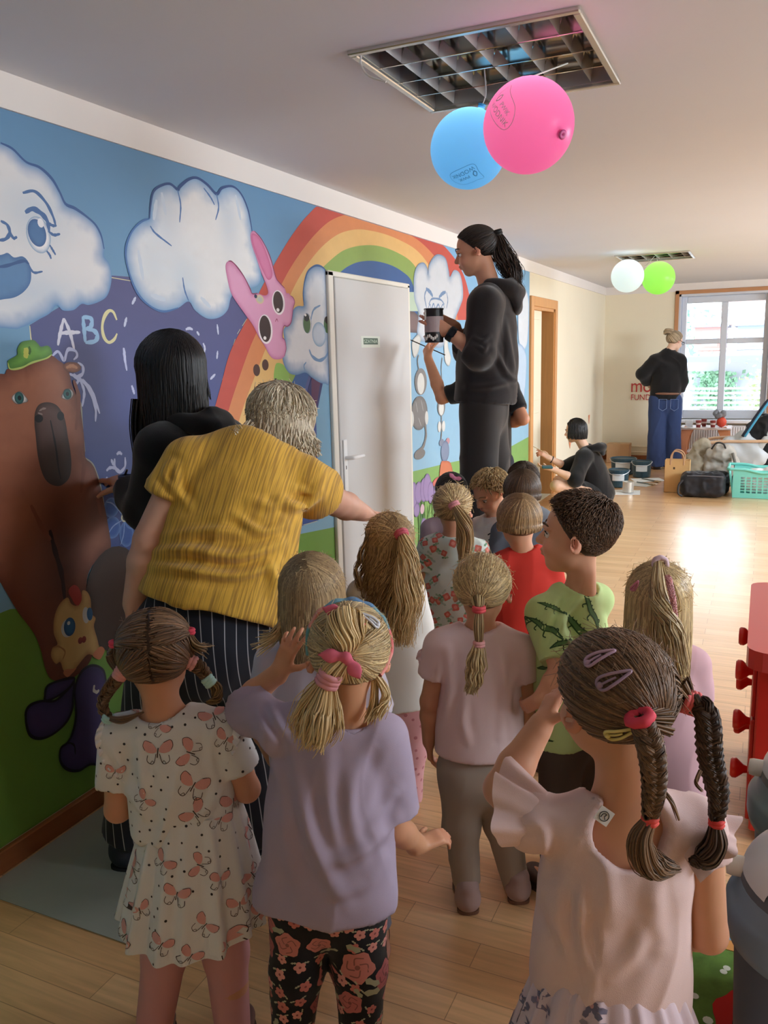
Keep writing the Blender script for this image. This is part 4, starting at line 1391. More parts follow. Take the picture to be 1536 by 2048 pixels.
 for c, r in (((826, 990), (7, 26)), ((836, 985), (8, 22)), ((846, 980), (7, 24)), ((853, 975), (8, 28)), ((860, 985), (6, 22)), ((846, 1052), (6, 16)), ((832, 1020), (6, 14)), ((872, 985), (6, 20)), ((886, 1000), (6, 18))):
  p.dot(c, r, (160, 136, 190), (118, 96, 150), .015)
 for c, r in (((843, 1018), (4, 10)),):
  p.dot(c, r, (214, 180, 196))
 p.build('painted_flower', root)
 p = Paint()
 for q, cl, ed in (([(1036, 585), (1046, 575), (1056, 600), (1054, 680), (1046, 700), (1036, 680)], (216, 226, 236), (146, 184, 220)), ([(1030, 700), (1042, 690), (1052, 720), (1046, 800), (1034, 790)], (186, 212, 238), (130, 172, 218))):
  p.fill(q, cl, ed, .03)
 p.build('painted_cloud', root)

zt_1 = D1[2] + .009
mural()

# ------------------------------------------------------------------ skin, clothes, hairstyles
skin_m = mat('skin', attr=True, rough=.5, spec=.35, sss=.12)
hair_m = mat('hair', attr=True, rough=.42, spec=.35)

def fvec(me, name, vec):
 at = me.attributes.new(name, 'FLOAT_VECTOR', 'POINT')
 at.data.foreach_set('vector', np.asarray(vec, np.float32).ravel())

def body(P, root, arm=(.034, .028, .021), leg=(.058, .044, .030), hand=.105, rn=.036, tw=(.024, .078, .072, .080), face=True, feet=True, foot=.16, ears=True, legs=True):
 so = Soft(P.vox)
 p = head_solid(so, P.hc, P.Rh, P.hs, P.neck, rn, ears, face)
 P.p = p
 P.torso(so, *tw, grow=-.008, k=.04)
 for sh, a in P.limbs():
  e, w = A(a['e'], float), A(a['w'], float)
  so.cap(sh, e, arm[0], arm[1], k=.02)
  m_ = e * .65 + w * .35
  so.cap(e, m_, arm[1] * .95, arm[1] * 1.0, k=.012)
  so.cap(m_, w, arm[1] * 1.0, arm[2], k=.012)
  kw = {k: v for k, v in a.items() if k in ('thumb', 'curl', 'spread', 'tcurl', 'tout')}
  hand_solid(so, w, a['d'], a['n'], a.get('hand', hand), rw=arm[2], **kw)
 if legs:
  for h, k_, a_ in ((P.hipL, P.kL, P.aL), (P.hipR, P.kR, P.aR)):
   so.cap(h, k_, leg[0], leg[1], k=.03)
   c_ = k_ * .68 + a_ * .32
   so.cap(k_, c_, leg[1] * .92, leg[1] * .96, k=.012)
   so.cap(c_, a_, leg[1] * .96, leg[2], k=.012)
   if feet:
    t = a_ + P.toe * foot * .62
    t[2] = P.floor + foot * .16
    hl = a_ - P.toe * foot * .12
    hl[2] = P.floor + foot * .19
    so.cap(hl, t, foot * .18, foot * .15, k=.02)
    so.cap(a_, hl * .5 + t * .5, leg[2], foot * .17, k=.02)
 V, Q = so.mesh()
 V = relax(V, Q, 1, .5)
 c = np.broadcast_to(srgb(P.skin), (len(V), 3)).copy()
 nz = vnoise(V * 45, 3)[:, None]
 c *= 1 + .04 * nz
 def blush(pt, r, col, a):
  nonlocal c
  w = np.exp(-((V - pt) ** 2).sum(1) / (r * r))[:, None] * a
  c = c * (1 - w) + srgb(col) * w
 s = P.hs
 if face:
  blush(p(0, .42, -.24), .06 * s, (190, 96, 92), .85)
  for sx in (-1, 1):
   blush(p(sx * .2, .36, -.16), .11 * s, (222, 140, 118), .45)
   blush(p(sx * .40, -.05, -.06), .10 * s, (214, 118, 98), .55)
 for sh, a in P.limbs():
  blush(A(a['e'], float), arm[1] * 1.2, (200, 130, 106), .4)
  blush(A(a['w'], float) + unit(a['d']) * hand * .8, hand * .45, (214, 136, 114), .4)
 me = fast_mesh('body', V, [Q], c)
 return link('body', me, skin_m, root)

def cloth_noise(V, amp, seed, up, lat, f=(9, 16)):
 """soft creases running down and across the cloth"""
 a, b = V @ unit(up), V @ unit(lat)
 c = V @ unit(np.cross(up, lat))
 d1 = np.stack([a * f[0] * .45 + b * f[0] * .9, b * f[0] * 1.6 - a * f[0] * .5, c * f[0]], 1)
 d2 = np.stack([a * f[1] * .5, b * f[1], c * f[1]], 1)
 wp = .6 * vnoise(np.stack([a, b, c], 1) * 5, seed + 3)[:, None]
 r1 = 1 - 2 * np.abs(vnoise(d1 + wp, seed)) ** .8
 r2 = vnoise(d2 + wp, seed + 7)
 ms = .65 + .5 * vnoise(np.stack([a, b, c], 1) * 6 + 3, seed + 5)
 return amp * ms * (1.2 * r1 + .7 * r2)

def folds(V, N, F_):
 """F_: (polyline, height, width) ridges (height < 0: valleys) on the side turned to the door one enters by"""
 d = np.zeros(len(V))
 face = np.clip(-(N * unit(V - EYE)).sum(1) * 2.5, 0, 1)
 for P_, h, w in F_:
  q = crom(A(P_, float), 6)
  vd = unit(q.mean(0) - EYE)
  dm = np.full(len(V), 1e9)
  n = len(q) - 1
  g = np.zeros(len(V))
  X = V - V @ vd[:, None] * vd
  q = q - q @ vd[:, None] * vd
  for i in range(n):
   ab = q[i + 1] - q[i]
   t = np.clip(((X - q[i]) @ ab) / (ab @ ab + 1e-12), 0, 1)
   dd = ((X - q[i] - t[:, None] * ab) ** 2).sum(1)
   k = dd < dm
   dm = np.where(k, dd, dm)
   g = np.where(k, np.sin(PI * np.clip((i + t) / n, .04, .96)) ** .6, g)
  d += h * g * np.exp(-dm / (w * w)) * face
  d -= .55 * h * g * np.exp(-(np.sqrt(dm) - 1.7 * w) ** 2 / (w * w)) * face
 return V + N * d[:, None]

def finish(P, root, name, so, m, clip=(), amp=.004, seed=1, F_=(), col=None, prints=None, vox=None, it=1, f=(9, 16), label=None, crd=None):
 V, Q = so.mesh(clip)
 V = relax(V, Q, it, .5)
 N = vnormals(V, Q)
 V = V + N * cloth_noise(V, amp, seed, P.up, P.lat, f)[:, None]
 if F_:
  V = folds(V, N, F_)
 c = np.broadcast_to(srgb(col if col is not None else (200, 200, 200)), (len(V), 3)).copy()
 if callable(prints):
  V2, T2, c2 = prints(V, Q)
  me = fast_mesh(name, np.concatenate([V, V2]), [Q, T2 + len(V)], np.concatenate([c, c2]))
 else:
  me = fast_mesh(name, V, [Q], c)
 if crd is not None:
  fvec(me, 'Crd', crd(A([v.co[:] for v in me.vertices])))
 return link(name, me, m, root, label)

def top(P, root, name, m, tw=(.036, .112, .105, .115), sleeve=.6, sr=(.05, .052), hem=.10, flare=.01, q=1.5, vox=.006, neck_r=.05, neck_dz=.03, grow=.010, long=False, extra=None, belly=0.0, mid=.03, **kw):
 so = Soft(vox)
 P.torso(so, *tw, grow=grow, k=.04, q=q, belly=belly)
 hb = P.hip - P.up * hem
 so.cap(P.hip * .5 + P.sh * .5, hb, tw[2] + grow, tw[3] + grow + flare, k=.04, ax=P.fw, q=q * .94)
 for sh, a in P.limbs():
  e, w = A(a['e'], float), A(a['w'], float)
  if long:
   en = e + (w - e) * long
   so.cap(sh, e, sr[0], sr[1], k=.04)
   so.cap(e, en, sr[1], sr[1] * .9, k=.02, cut=[(en, w - e)])
  elif sleeve > 0:
   en = sh + (e - sh) * sleeve
   so.cap(sh, en + (e - sh) * .1, sr[0], sr[1], k=.014, cut=[(en, e - sh)])
 so.ell(P.neck + P.up * neck_dz - P.fw * .0, (neck_r, neck_r * .95, neck_r * .85), k=.006, op='s')
 if extra:
  extra(so)
 return finish(P, root, name, so, m, clip=[(hb, -P.up)], **kw)

def trousers(P, root, name, m, r=(.064, .052, .044), hip_r=.105, q=1.35, end=.9, vox=.006, grow=0.0, waist=.06, rise=.02, amp=.0025, **kw):
 so = Soft(vox)
 so.cap(P.hip + P.up * waist, P.hip - P.up * rise, hip_r * .94, hip_r, k=.04, ax=P.fw, q=q)
 for h, k_, a_ in ((P.hipL, P.kL, P.aL), (P.hipR, P.kR, P.aR)):
  so.cap(h, k_, r[0], r[1], k=.035)
  en = k_ + (a_ - k_) * end
  so.cap(k_, en + (a_ - k_) * .05, r[1], r[2], k=.02, cut=[(en, a_ - k_)])
 return finish(P, root, name, so, m, clip=[(P.hip + P.up * waist, P.up)], amp=amp, **kw)

def skirt(P, root, name, m, c0, c1, r0, r1, q=1.3, n=64, rows=26, nf=17, amp=.13, prints=None, col=(220, 214, 210), seed=0, wavy=.02, hem=.0, front=0.0):
 """gathered skirt hanging from the ring about c0 to the ring about c1"""
 c0, c1 = A(c0, float), A(c1, float)
 lat, fw = P.lat, P.fw
 n = 180
 an = np.arange(n) / n * 2 * PI
 rng = np.random.default_rng(seed)
 ph = rng.random(6) * 6.28
 fold = np.sin(nf * an + ph[0]) + .6 * np.sin((nf * .6) // 1 * an + ph[1]) + .35 * np.sin((nf * 1.7) // 1 * an + ph[2])
 V = []
 for i in range(rows + 1):
  t = i / rows
  c = c0 * (1 - t) + c1 * t
  rr = r0 + (r1 - r0) * (t ** .8)
  k = amp * (.40 + .60 * t)
  R = rr * (1 + k * fold * .5)
  z = wavy * t * np.sin(2 * an + ph[3]) + hem * t * np.cos(an)
  V.append(c + R[:, None] * (np.cos(an)[:, None] * lat + np.sin(an)[:, None] * fw / q) + z[:, None] * A([0, 0, 1.0]))
 V = np.concatenate(V)
 Q = A([[i * n + j, i * n + (j + 1) % n, (i + 1) * n + (j + 1) % n, (i + 1) * n + j] for i in range(rows) for j in range(n)])[:, ::-1]
 c = np.broadcast_to(srgb(col), (len(V), 3)).copy()
 if prints:
  V2, T2, c2 = prints(V, Q)
  me = fast_mesh(name, np.concatenate([V, V2]), [Q, T2 + len(V)], np.concatenate([c, c2]))
 else:
  me = fast_mesh(name, V, [Q], c)
 return link(name, me, m, root)

# printed motifs: lists of (outline, colour) about the origin, about 1 unit across
def blob(n, f, k=0.0):
 a = np.arange(n) / n * 2 * PI + k
 r = A([f(x) for x in a])
 return np.stack([r * np.cos(a), r * np.sin(a)], 1)

def stroke2(P_, w):
 P_ = crom(A(P_, float), 4)
 T = unit(np.gradient(P_, axis=0))
 N = np.stack([-T[:, 1], T[:, 0]], 1) * w / 2
 return np.concatenate([P_ + N, (P_ - N)[::-1]])

def m_butterfly(rng):
 pk, dk = (216, 158, 152), (74, 58, 56)
 out = []
 for s in (-1, 1):
  out.append((crom(A([(s * .03, .05), (s * .20, .30), (s * .42, .38), (s * .50, .22), (s * .40, .02), (s * .18, -.04)]), 4, True), pk))
  out.append((stroke2([(s * .20, .30), (s * .42, .38), (s * .50, .22), (s * .44, .06)], .018), dk))
  out.append((stroke2([(s * .06, -.06), (s * .14, -.34), (s * .26, -.38), (s * .38, -.28), (s * .36, -.10)], .022), dk))
  out.append((stroke2([(s * .14, -.34), (s * .20, -.28), (s * .27, -.37)], .018), dk))
 out.append((stroke2([(.02, .14), (0, 0), (-.02, -.18)], .035), dk))
 return out

def m_dot(rng):
 return [(blob(8, lambda a: .5), (64, 56, 56))]

def m_pink_dot(rng):
 return [(blob(8, lambda a: .5), (186, 116, 122))]

def m_rose(rng):
 c = [(196, 112, 108), (206, 128, 118), (180, 96, 96)][rng.integers(3)]
 out = [(blob(22, lambda a: .42 + .05 * math.sin(5 * a)), c)]
 d = tuple(int(v * .72) for v in c)
 for k in range(4):
  a0 = k * 1.5
  out.append((stroke2([(.30 * math.cos(a0), .30 * math.sin(a0)), (.26 * math.cos(a0 + .8), .26 * math.sin(a0 + .8)), (.10 * math.cos(a0 + 1.5), .10 * math.sin(a0 + 1.5))], .035), d))
 out.append((blob(10, lambda a: .07), d))
 for a0 in (rng.random() * 6, rng.random() * 6):
  q = blob(10, lambda a: .13 * (1 + .6 * math.cos(2 * a)))
  out.append((q + A([.56 * math.cos(a0), .56 * math.sin(a0)]), (168, 166, 138)))
 return out

def m_posy(rng):
 c = [(204, 120, 110), (222, 150, 138)][rng.integers(2)]
 out = [(blob(20, lambda a: .26 + .12 * abs(math.sin(2.5 * a))), c), (blob(8, lambda a: .08), (140, 70, 70))]
 for a0 in (.6, 2.4):
  out.append((blob(8, lambda a: .10 * (1 + .7 * math.cos(2 * a))) + A([.46 * math.cos(a0), .46 * math.sin(a0)]), (184, 180, 150)))
 return out

def m_redrose(rng):
 out = [(blob(16, lambda a: .34 + .05 * math.sin(4 * a)), (206, 112, 98)), (blob(10, lambda a: .16), (224, 150, 136))]
 for k in range(3):
  a0 = rng.random() * 6.28
  out.append((blob(10, lambda a: .16 * (1 + .7 * math.cos(2 * a))) + A([.5 * math.cos(a0), .5 * math.sin(a0)]), [(110, 150, 120), (150, 178, 150), (170, 190, 180)][k]))
 return out

def m_croc(rng):
 dk = (52, 84, 48)
 out = [(crom(A([(-.6, .0), (-.3, .10), (0, .09), (.3, .16), (.62, .05), (.66, .0), (.3, .02), (.05, -.06), (-.25, -.02)]), 3, True), (92, 128, 78))]
 out += [(stroke2(q, .035), dk) for q in ([(-.6, 0), (-.3, .10), (0, .09), (.3, .16), (.62, .05)], [(.66, 0), (.3, .02), (.05, -.06), (-.25, -.02), (-.6, 0)], [(.1, -.05), (.14, -.2), (.22, -.2)], [(-.2, -.02), (-.24, -.16), (-.16, -.18)], [(.36, .15), (.40, .20), (.45, .14)])]
 for k in range(5):
  x = -.35 + k * .12
  out.append((A([(x, .10), (x + .03, .16), (x + .06, .10)]), dk))
 return out

def m_leafy(rng):
 g = [(128, 116, 138), (150, 138, 150), (112, 106, 126)][rng.integers(3)]
 out = []
 for k in range(5):
  a0 = k * 1.256 + rng.random()
  out.append((blob(10, lambda a: .15 * (1 + .55 * math.cos(2 * (a - a0)))) + .26 * A([math.cos(a0), math.sin(a0)]), g))
 out.append((blob(8, lambda a: .09), (200, 150, 150)))
 return out

def stamp(V, Q, spots, col_scale=1.0, off=.0009):
 """lays printed motifs on a surface: spots = (point, normal, up, size, motif polygons)"""
 bv = BVHTree.FromPolygons([tuple(v) for v in V], [tuple(int(i) for i in q) for q in Q])
 VV, TT, CC, n = [], [], [], 0
 for (c, nn, up, sz, polys) in spots:
  nn = unit(nn)
  u = unit(np.cross(up, nn))
  v = np.cross(nn, u)
  for li, (poly, col) in enumerate(polys):
   Y = A(poly, float) * sz
   st = max(.006, sz * .12)
   lo, hi = Y.min(0), Y.max(0)
   g = np.stack(np.meshgrid(np.arange(lo[0] + st / 2, hi[0], st), np.arange(lo[1] + st / 2, hi[1], st), indexing='ij'), -1).reshape(-1, 2)
   if len(g):
    g = g[inside(Y, g)]
   if len(g):
    g = g[seg_dist(g, Y) > st * .3]
   try:
    cv, _, cf, *_ = delaunay_2d_cdt([Vector(p) for p in Y] + [Vector(p) for p in g], [(i, (i + 1) % len(Y)) for i in range(len(Y))], [list(range(len(Y)))], 1, 1e-7)
   except Exception:
    continue
   pts, dep = [], []
   for p in cv:
    o = c + u * p[0] + v * p[1] + nn * .05
    h, hn, _, ds = bv.ray_cast(Vector(o), Vector(-nn), .11)
    if h is None:
     pts.append(tuple(c))
     dep.append(9.0)
    else:
     pts.append(A(h) + A(hn) * (off + li * .00012))
     dep.append(ds)
   dep = A(dep)
   T = []
   for f in cf:
    f = list(f)
    if len(f) == 3 and dep[f].max() < 1 and np.ptp(dep[f]) < st * 2.5:
     T.append(f)
   if T:
    VV.append(A(pts))
    TT.append(A(T) + n)
    CC.append(np.broadcast_to(srgb(col) * col_scale, (len(pts), 3)))
    n += len(pts)
 if not VV:
  return np.zeros((0, 3)), np.zeros((0, 3), int), np.zeros((0, 3))
 return np.concatenate(VV), np.concatenate(TT), np.concatenate(CC)

def scatter(V, Q, sets, seed=0, up=(0, 0, 1), keep=None, fixed=()):
 """sets: (motif, count, size, least spacing); fixed: (px, py, motif, size, turn) first, aimed where the photo shows them"""
 rng = np.random.default_rng(seed)
 N = vnormals(V, Q)
 ctr = V[Q].mean(1)
 fn = unit(np.cross(V[Q[:, 2]] - V[Q[:, 0]], V[Q[:, 3]] - V[Q[:, 1]]))
 ar = np.linalg.norm(np.cross(V[Q[:, 2]] - V[Q[:, 0]], V[Q[:, 3]] - V[Q[:, 1]]), axis=1)
 ok = np.ones(len(Q), bool) if keep is None else keep(ctr)
 ok &= np.abs(fn[:, 2]) < .8
 pr = ar * ok
 pr = pr / pr.sum()
 spots, used = [], []
 if len(fixed):
  bv = BVHTree.FromPolygons([tuple(v) for v in V], [tuple(int(i) for i in q) for q in Q])
  for px, py, mo, sz, turn in fixed:
   h, hn, _, _ = bv.ray_cast(Vector(EYE), Vector(unit(ray(px, py))), 20)
   if h is not None:
    nn = unit(A(hn) * .5 - unit(ray(px, py)) * .5)
    u2 = A([0, 0, 1.0])
    sd = unit(np.cross(u2, nn))
    spots.append((A(h), nn, u2 * math.cos(turn) + sd * math.sin(turn), sz, mo(rng)))
    used.append((A(h), sz * .6))
 for mo, cnt, sz, gap in sets:
  tries = 0
  k = 0
  while k < cnt and tries < cnt * 25:
   tries += 1
   i = rng.choice(len(Q), p=pr)
   c = ctr[i]
   if any(((c - a) ** 2).sum() < max(gap, g, .3 * sz) ** 2 for a, g in used):
    continue
   a0 = rng.normal() * .7
   u2 = A(up, float)
   sd = unit(np.cross(u2, fn[i]))
   spots.append((c, fn[i], u2 * math.cos(a0) + sd * math.sin(a0), sz * rng.uniform(.85, 1.15), mo(rng)))
   used.append((c, gap))
   k += 1
 return stamp(V, Q, spots)

# ------------------------------------------------------------------ hairstyles
FACE_CUT = [((0, .62, .45), (0, .8, -.6)), ((0, -.2, -.82), (0, .15, -1))]

def new_hair(P, seed=1, grow=.03):
 s = P.hs
 c = P.hc + (A([0, -.06, .12]) * s) @ P.Rh
 h = Hair(c, P.Rh, A([.36 + grow, .43 + grow, .37 + grow]) * s, seed)
 h.s = s
 return h

def scalp(n, rng, zmin=-.7, back=-2, face=True):
 D = fib(int(n * 1.8), rng)
 ok = (D[:, 2] > zmin) & (D[:, 1] > back)
 if face:
  ok &= (.8 * (D[:, 1] - .60) - .6 * (D[:, 2] - .45)) < 0
 return D[ok]

def comb_to(h, n, tie, c0, c1, sel=None, w=.0011, bow=.03, lift=(1.0, 1.05), jit=.02, part=None):
 D = scalp(n, h.rng)
 if sel is not None:
  D = D[sel(D)]
 t = unit(A(tie))[None] + .03 * h.rng.normal(size=D.shape)
 h.flow(D, t, c0, c1, w=w, bow=bow, lift=lift, jit=jit)

def hang(h, n, c0, c1, crown=(0, -.35, .94), az=130, zr=-.15, z0=-1.9, z1=-1.3, wave=0., freq=2.5, w=.0011, drift=.0, lift=(1., 1.07), m1=9, m2=14, clump=0, part=.12, out=0.0, az0=0, fuzz=.0):
 """hair falling from the crown over the skull, then straight down; z0..z1 (head half-heights below the skull's centre) where it ends"""
 rng = h.rng
 a = np.radians(az0 + (rng.random(n) * 2 - 1) * az)
 if clump:
  cl = np.radians(az0 + (rng.random(clump) * 2 - 1) * az)
  k = rng.integers(clump, size=n)
  a = cl[k] * .75 + a * .25
  phs = rng.random(clump)[k] * 6.28
 else:
  phs = rng.random(n) * 6.28
 st = unit(A(crown) + np.stack([part * .2 * rng.normal(size=n), part * rng.normal(size=n) * 2, 0 * a], 1))
 rim = unit(np.stack([np.sin(a), -np.cos(a), np.full(n, zr)], 1))
 om = np.arccos(np.clip((st * rim).sum(1), -.999, .999))[:, None, None]
 u = np.linspace(0, 1, m1)[None, :, None]
 D = (np.sin((1 - u) * om) * st[:, None] + np.sin(u * om) * rim[:, None]) / np.sin(om)
 L = lift[0] + (lift[1] - lift[0]) * rng.random((n, 1))
 PA = h.sp(D, np.broadcast_to(L, (n, m1)))
 end = PA[:, -1]
 rad = unit((end - h.c) * A([1, 1, 0]))
 ln = (z0 + (z1 - z0) * rng.random(n)) * h.rad[2]
 ln = (h.c[2] + ln) - end[:, 2]
 t = np.linspace(0, 1, m2 + 1)[1:][None, :, None]
 side = np.cross(rad, A([0, 0, 1.0]))
 wv = wave * np.sin(freq * 2 * PI * t + phs[:, None, None]) * np.minimum(1, t * 1.6)
 wv2 = wave * np.cos(freq * 2 * PI * t + phs[:, None, None]) * np.minimum(1, t * 1.6)
 PB = end[:, None] + A([0, 0, 1.0]) * ln[:, None, None] * t + rad[:, None] * (drift * t + out * t ** 3 + wv2 + .004 * np.sin(PI * t)) + side[:, None] * (wv + fuzz * rng.normal(size=(n, 1, 1)) * t ** 2)
 P_ = np.concatenate([PA, PB], 1)
 m = m1 + m2
 r = w * (.8 + .4 * rng.random((n, 1))) * (1 - .5 * np.linspace(0, 1, m)[None] ** 4)
 h.put(*strands_mesh(P_, r * .65, h.shade(n, c0, c1), up=P_ - (h.c * A([1, 1, 0]) + P_ * A([0, 0, 1])) + 1e-5, flat=2.8))

def crop_hair(h, n, c0, c1, whorl=(.1, -.75, .65), ln=.35, lift=.06, w=.0011, sel=None, jit=.12, zmin=-.62, rise=None):
 """short hair combed away from the whorl"""
 D = scalp(n, h.rng, zmin)
 if sel is not None:
  D = D[sel(D)]
 wv = unit(A(whorl))
 t = D - (D @ wv)[:, None] * wv
 t = unit(unit(t) + jit * h.rng.normal(size=t.shape))
 L = ln * (.7 + .5 * h.rng.random(len(D)))
 tg = unit(D * np.cos(L)[:, None] + t * np.sin(L)[:, None])
 tg = unit(tg - A([0, 0, .06]) * 1)
 n_ = len(D)
 m = 6
 u = np.linspace(0, 1, m)[None, :, None]
 X = unit(D[:, None] * (1 - u) + tg[:, None] * u)
 up = lift * (.6 + .8 * h.rng.random((n_, 1)))
 if rise is not None:
  up = up * rise(D)[:, None]
 P_ = h.sp(X, 1.0 + up * np.sin(u[..., 0] * PI * .62))
 r = w * (.8 + .4 * h.rng.random((n_, 1))) * (1 - .7 * u[..., 0] ** 2)
 h.put(*strands_mesh(P_, np.broadcast_to(r, (n_, m)) * .75, h.shade(n_, c0, c1), up=P_ - h.c, flat=2.0))

def flyaway(h, n, c0, c1, ln=.25, w=.0005, zmin=-.2):
 D = scalp(n, h.rng, zmin)
 t = unit(np.cross(D, h.rng.normal(size=D.shape)))
 m = 7
 u = np.linspace(0, 1, m)[None, :, None]
 L = ln * (.4 + .8 * h.rng.random((len(D), 1, 1)))
 X = unit(D[:, None] + t[:, None] * u * L * 1.6)
 P_ = h.sp(X, .98 + .05 * u[..., 0] + (.1 + .5 * h.rng.random((len(D), 1))) * L[..., 0] * 1.3 * u[..., 0] ** 1.5)
 h.put(*strands_mesh(P_, np.full((len(D), m), w), h.shade(len(D), c0, c1)))

def tie(P, root, pt, axis, r, col, name='hair_tie', thick=.008, n=1, rough=.7, width=.0):
 mb = MB()
 a = unit(axis)
 ref = A([0, 0, 1.0]) if abs(a[2]) < .9 else A([1.0, 0, 0])
 u = unit(np.cross(a, ref))
 v = np.cross(a, u)
 an = np.linspace(0, 2 * PI, 25)[:-1]
 for i in range(n):
  c = A(pt) + a * (i - (n - 1) / 2) * thick * 1.3
  mb.tube([c + r * (math.cos(x) * u + math.sin(x) * v) * (1 + .05 * math.sin(7 * x)) for x in an], thick, 7, closed=True)
 return mb.build(name, mat('tie_%d_%d_%d' % tuple(col), col, rough), root, smooth=True)

def bow(P, root, pt, s, col, d1, d2):
 """knotted bow: two pointed leaves and a knot"""
 so = Soft(.0025)
 for d in (d1, d2):
  d = unit(d)
  a, b = A(pt) + d * s * .15, A(pt) + d * s * .55
  so.cap(a, b, .10 * s, .2 * s, k=.01, ax=-CF, q=2.4)
  so.cap(b, A(pt) + d * s * 1.0, .2 * s, .03 * s, k=.01, ax=-CF, q=2.4)
 so.ell(pt, (.17 * s, .17 * s, .17 * s), k=.01)
 V, Q = so.mesh()
 me = fast_mesh('hair_bow', V, [Q])
 return link('hair_bow', me, mat('bow_%d_%d_%d' % tuple(col), col, .8, noise=.12, nscale=90), root)

def snap_clip(root, a, b, nrm, w, col):
 """drop-shaped metal hair clip from the round end a to the point b"""
 a, b, n = A(a), A(b), unit(nrm)
 d = b - a
 sd = unit(np.cross(d, n))
 mb = MB()
 bow_ = n * .12 * np.linalg.norm(d)
 pts = [a - d * .02 + n * 0, a + d * .08 + sd * w * .9 + bow_ * .4, a + d * .4 + sd * w * .8 + bow_, a + d * .8 + sd * w * .35 + bow_ * .6, b, a + d * .8 - sd * w * .35 + bow_ * .6, a + d * .4 - sd * w * .8 + bow_, a + d * .08 - sd * w * .9 + bow_ * .4]
 mb.tube(crom(pts, 5, True), .0026, 6, closed=True)
 mb.tube(crom([a, a + d * .3 + bow_ * .8, a + d * .55 + bow_ * .9], 5), .002, 6)
 mb.ball(a + d * .05 + bow_ * .2, (.005, .005, .005))
 return mb.build('hair_clip', mat('clip_%d_%d_%d' % tuple(col), col, .25, coat=.4), root, smooth=True)

def shoes(P, root, col, sole=(90, 70, 60), foot=.165, name='shoe', strap=None, r=.032):
 for a_ in (P.aL, P.aR):
  so = Soft(.005)
  t = a_ + P.toe * foot * .60
  t[2] = P.floor + foot * .19
  hl = a_ - P.toe * foot * .13
  hl[2] = P.floor + foot * .21
  so.cap(hl, t, foot * .21, foot * .19, k=.02, cut=[((0, 0, P.floor + foot * .30), (0, 0, 1))])
  so.cap(hl, hl + A([0, 0, foot * .22]), foot * .21, foot * .2, k=.015)
  V, Q = so.mesh([((0, 0, P.floor + .004), (0, 0, -1))])
  o = link(name, fast_mesh(name, V, [Q]), mat('shoe_%d_%d_%d' % tuple(col), col, .7), root)
  sb = MB()
  d = P.toe
  sd = A([-d[1], d[0], 0])
  ol = []
  for x, wd in ((-.30, .10), (-.20, .19), (.1, .17), (.45, .22), (.68, .17), (.78, .06)):
   ol.append((x * foot, wd * foot))
  pl_ = [(x, y) for x, y in ol] + [(x, -y) for x, y in ol[::-1]]
  o_ = A([a_[0], a_[1], P.floor + .001])
  sb.prism(crom(pl_, 4, True), o_, d, sd, (0, 0, .010))
  sb.build('sole', mat('sole_%d_%d_%d' % tuple(sole), sole, .7), o)

def person(label, at, group=None):
 return thing('person', (at[0], at[1], 0.0), label, 'person', group)

# ------------------------------------------------------------------ the people
def lr(c, half, heading, roll=0.0):
 a = math.radians(heading)
 l = A([math.cos(a), math.sin(a), math.sin(math.radians(roll))])
 return A(c) - half * l, A(c) + half * l

UPZ = A([0, 0, 1.0])
cloth = mat('cloth', attr=True, rough=.85, spec=.2, sheen=.15, bump=.12, bscale=900)
BR0, BR1 = (66, 46, 32), (146, 110, 80)          # brown hair
BL0, BL1 = (120, 92, 62), (206, 176, 130)       # dark blond
PB0, PB1 = (150, 118, 76), (232, 204, 150)      # pale blond
BK0, BK1 = (10, 9, 10), (38, 34, 34)
KID_ARM, KID_LEG = (.033, .028, .020), (.056, .043, .030)

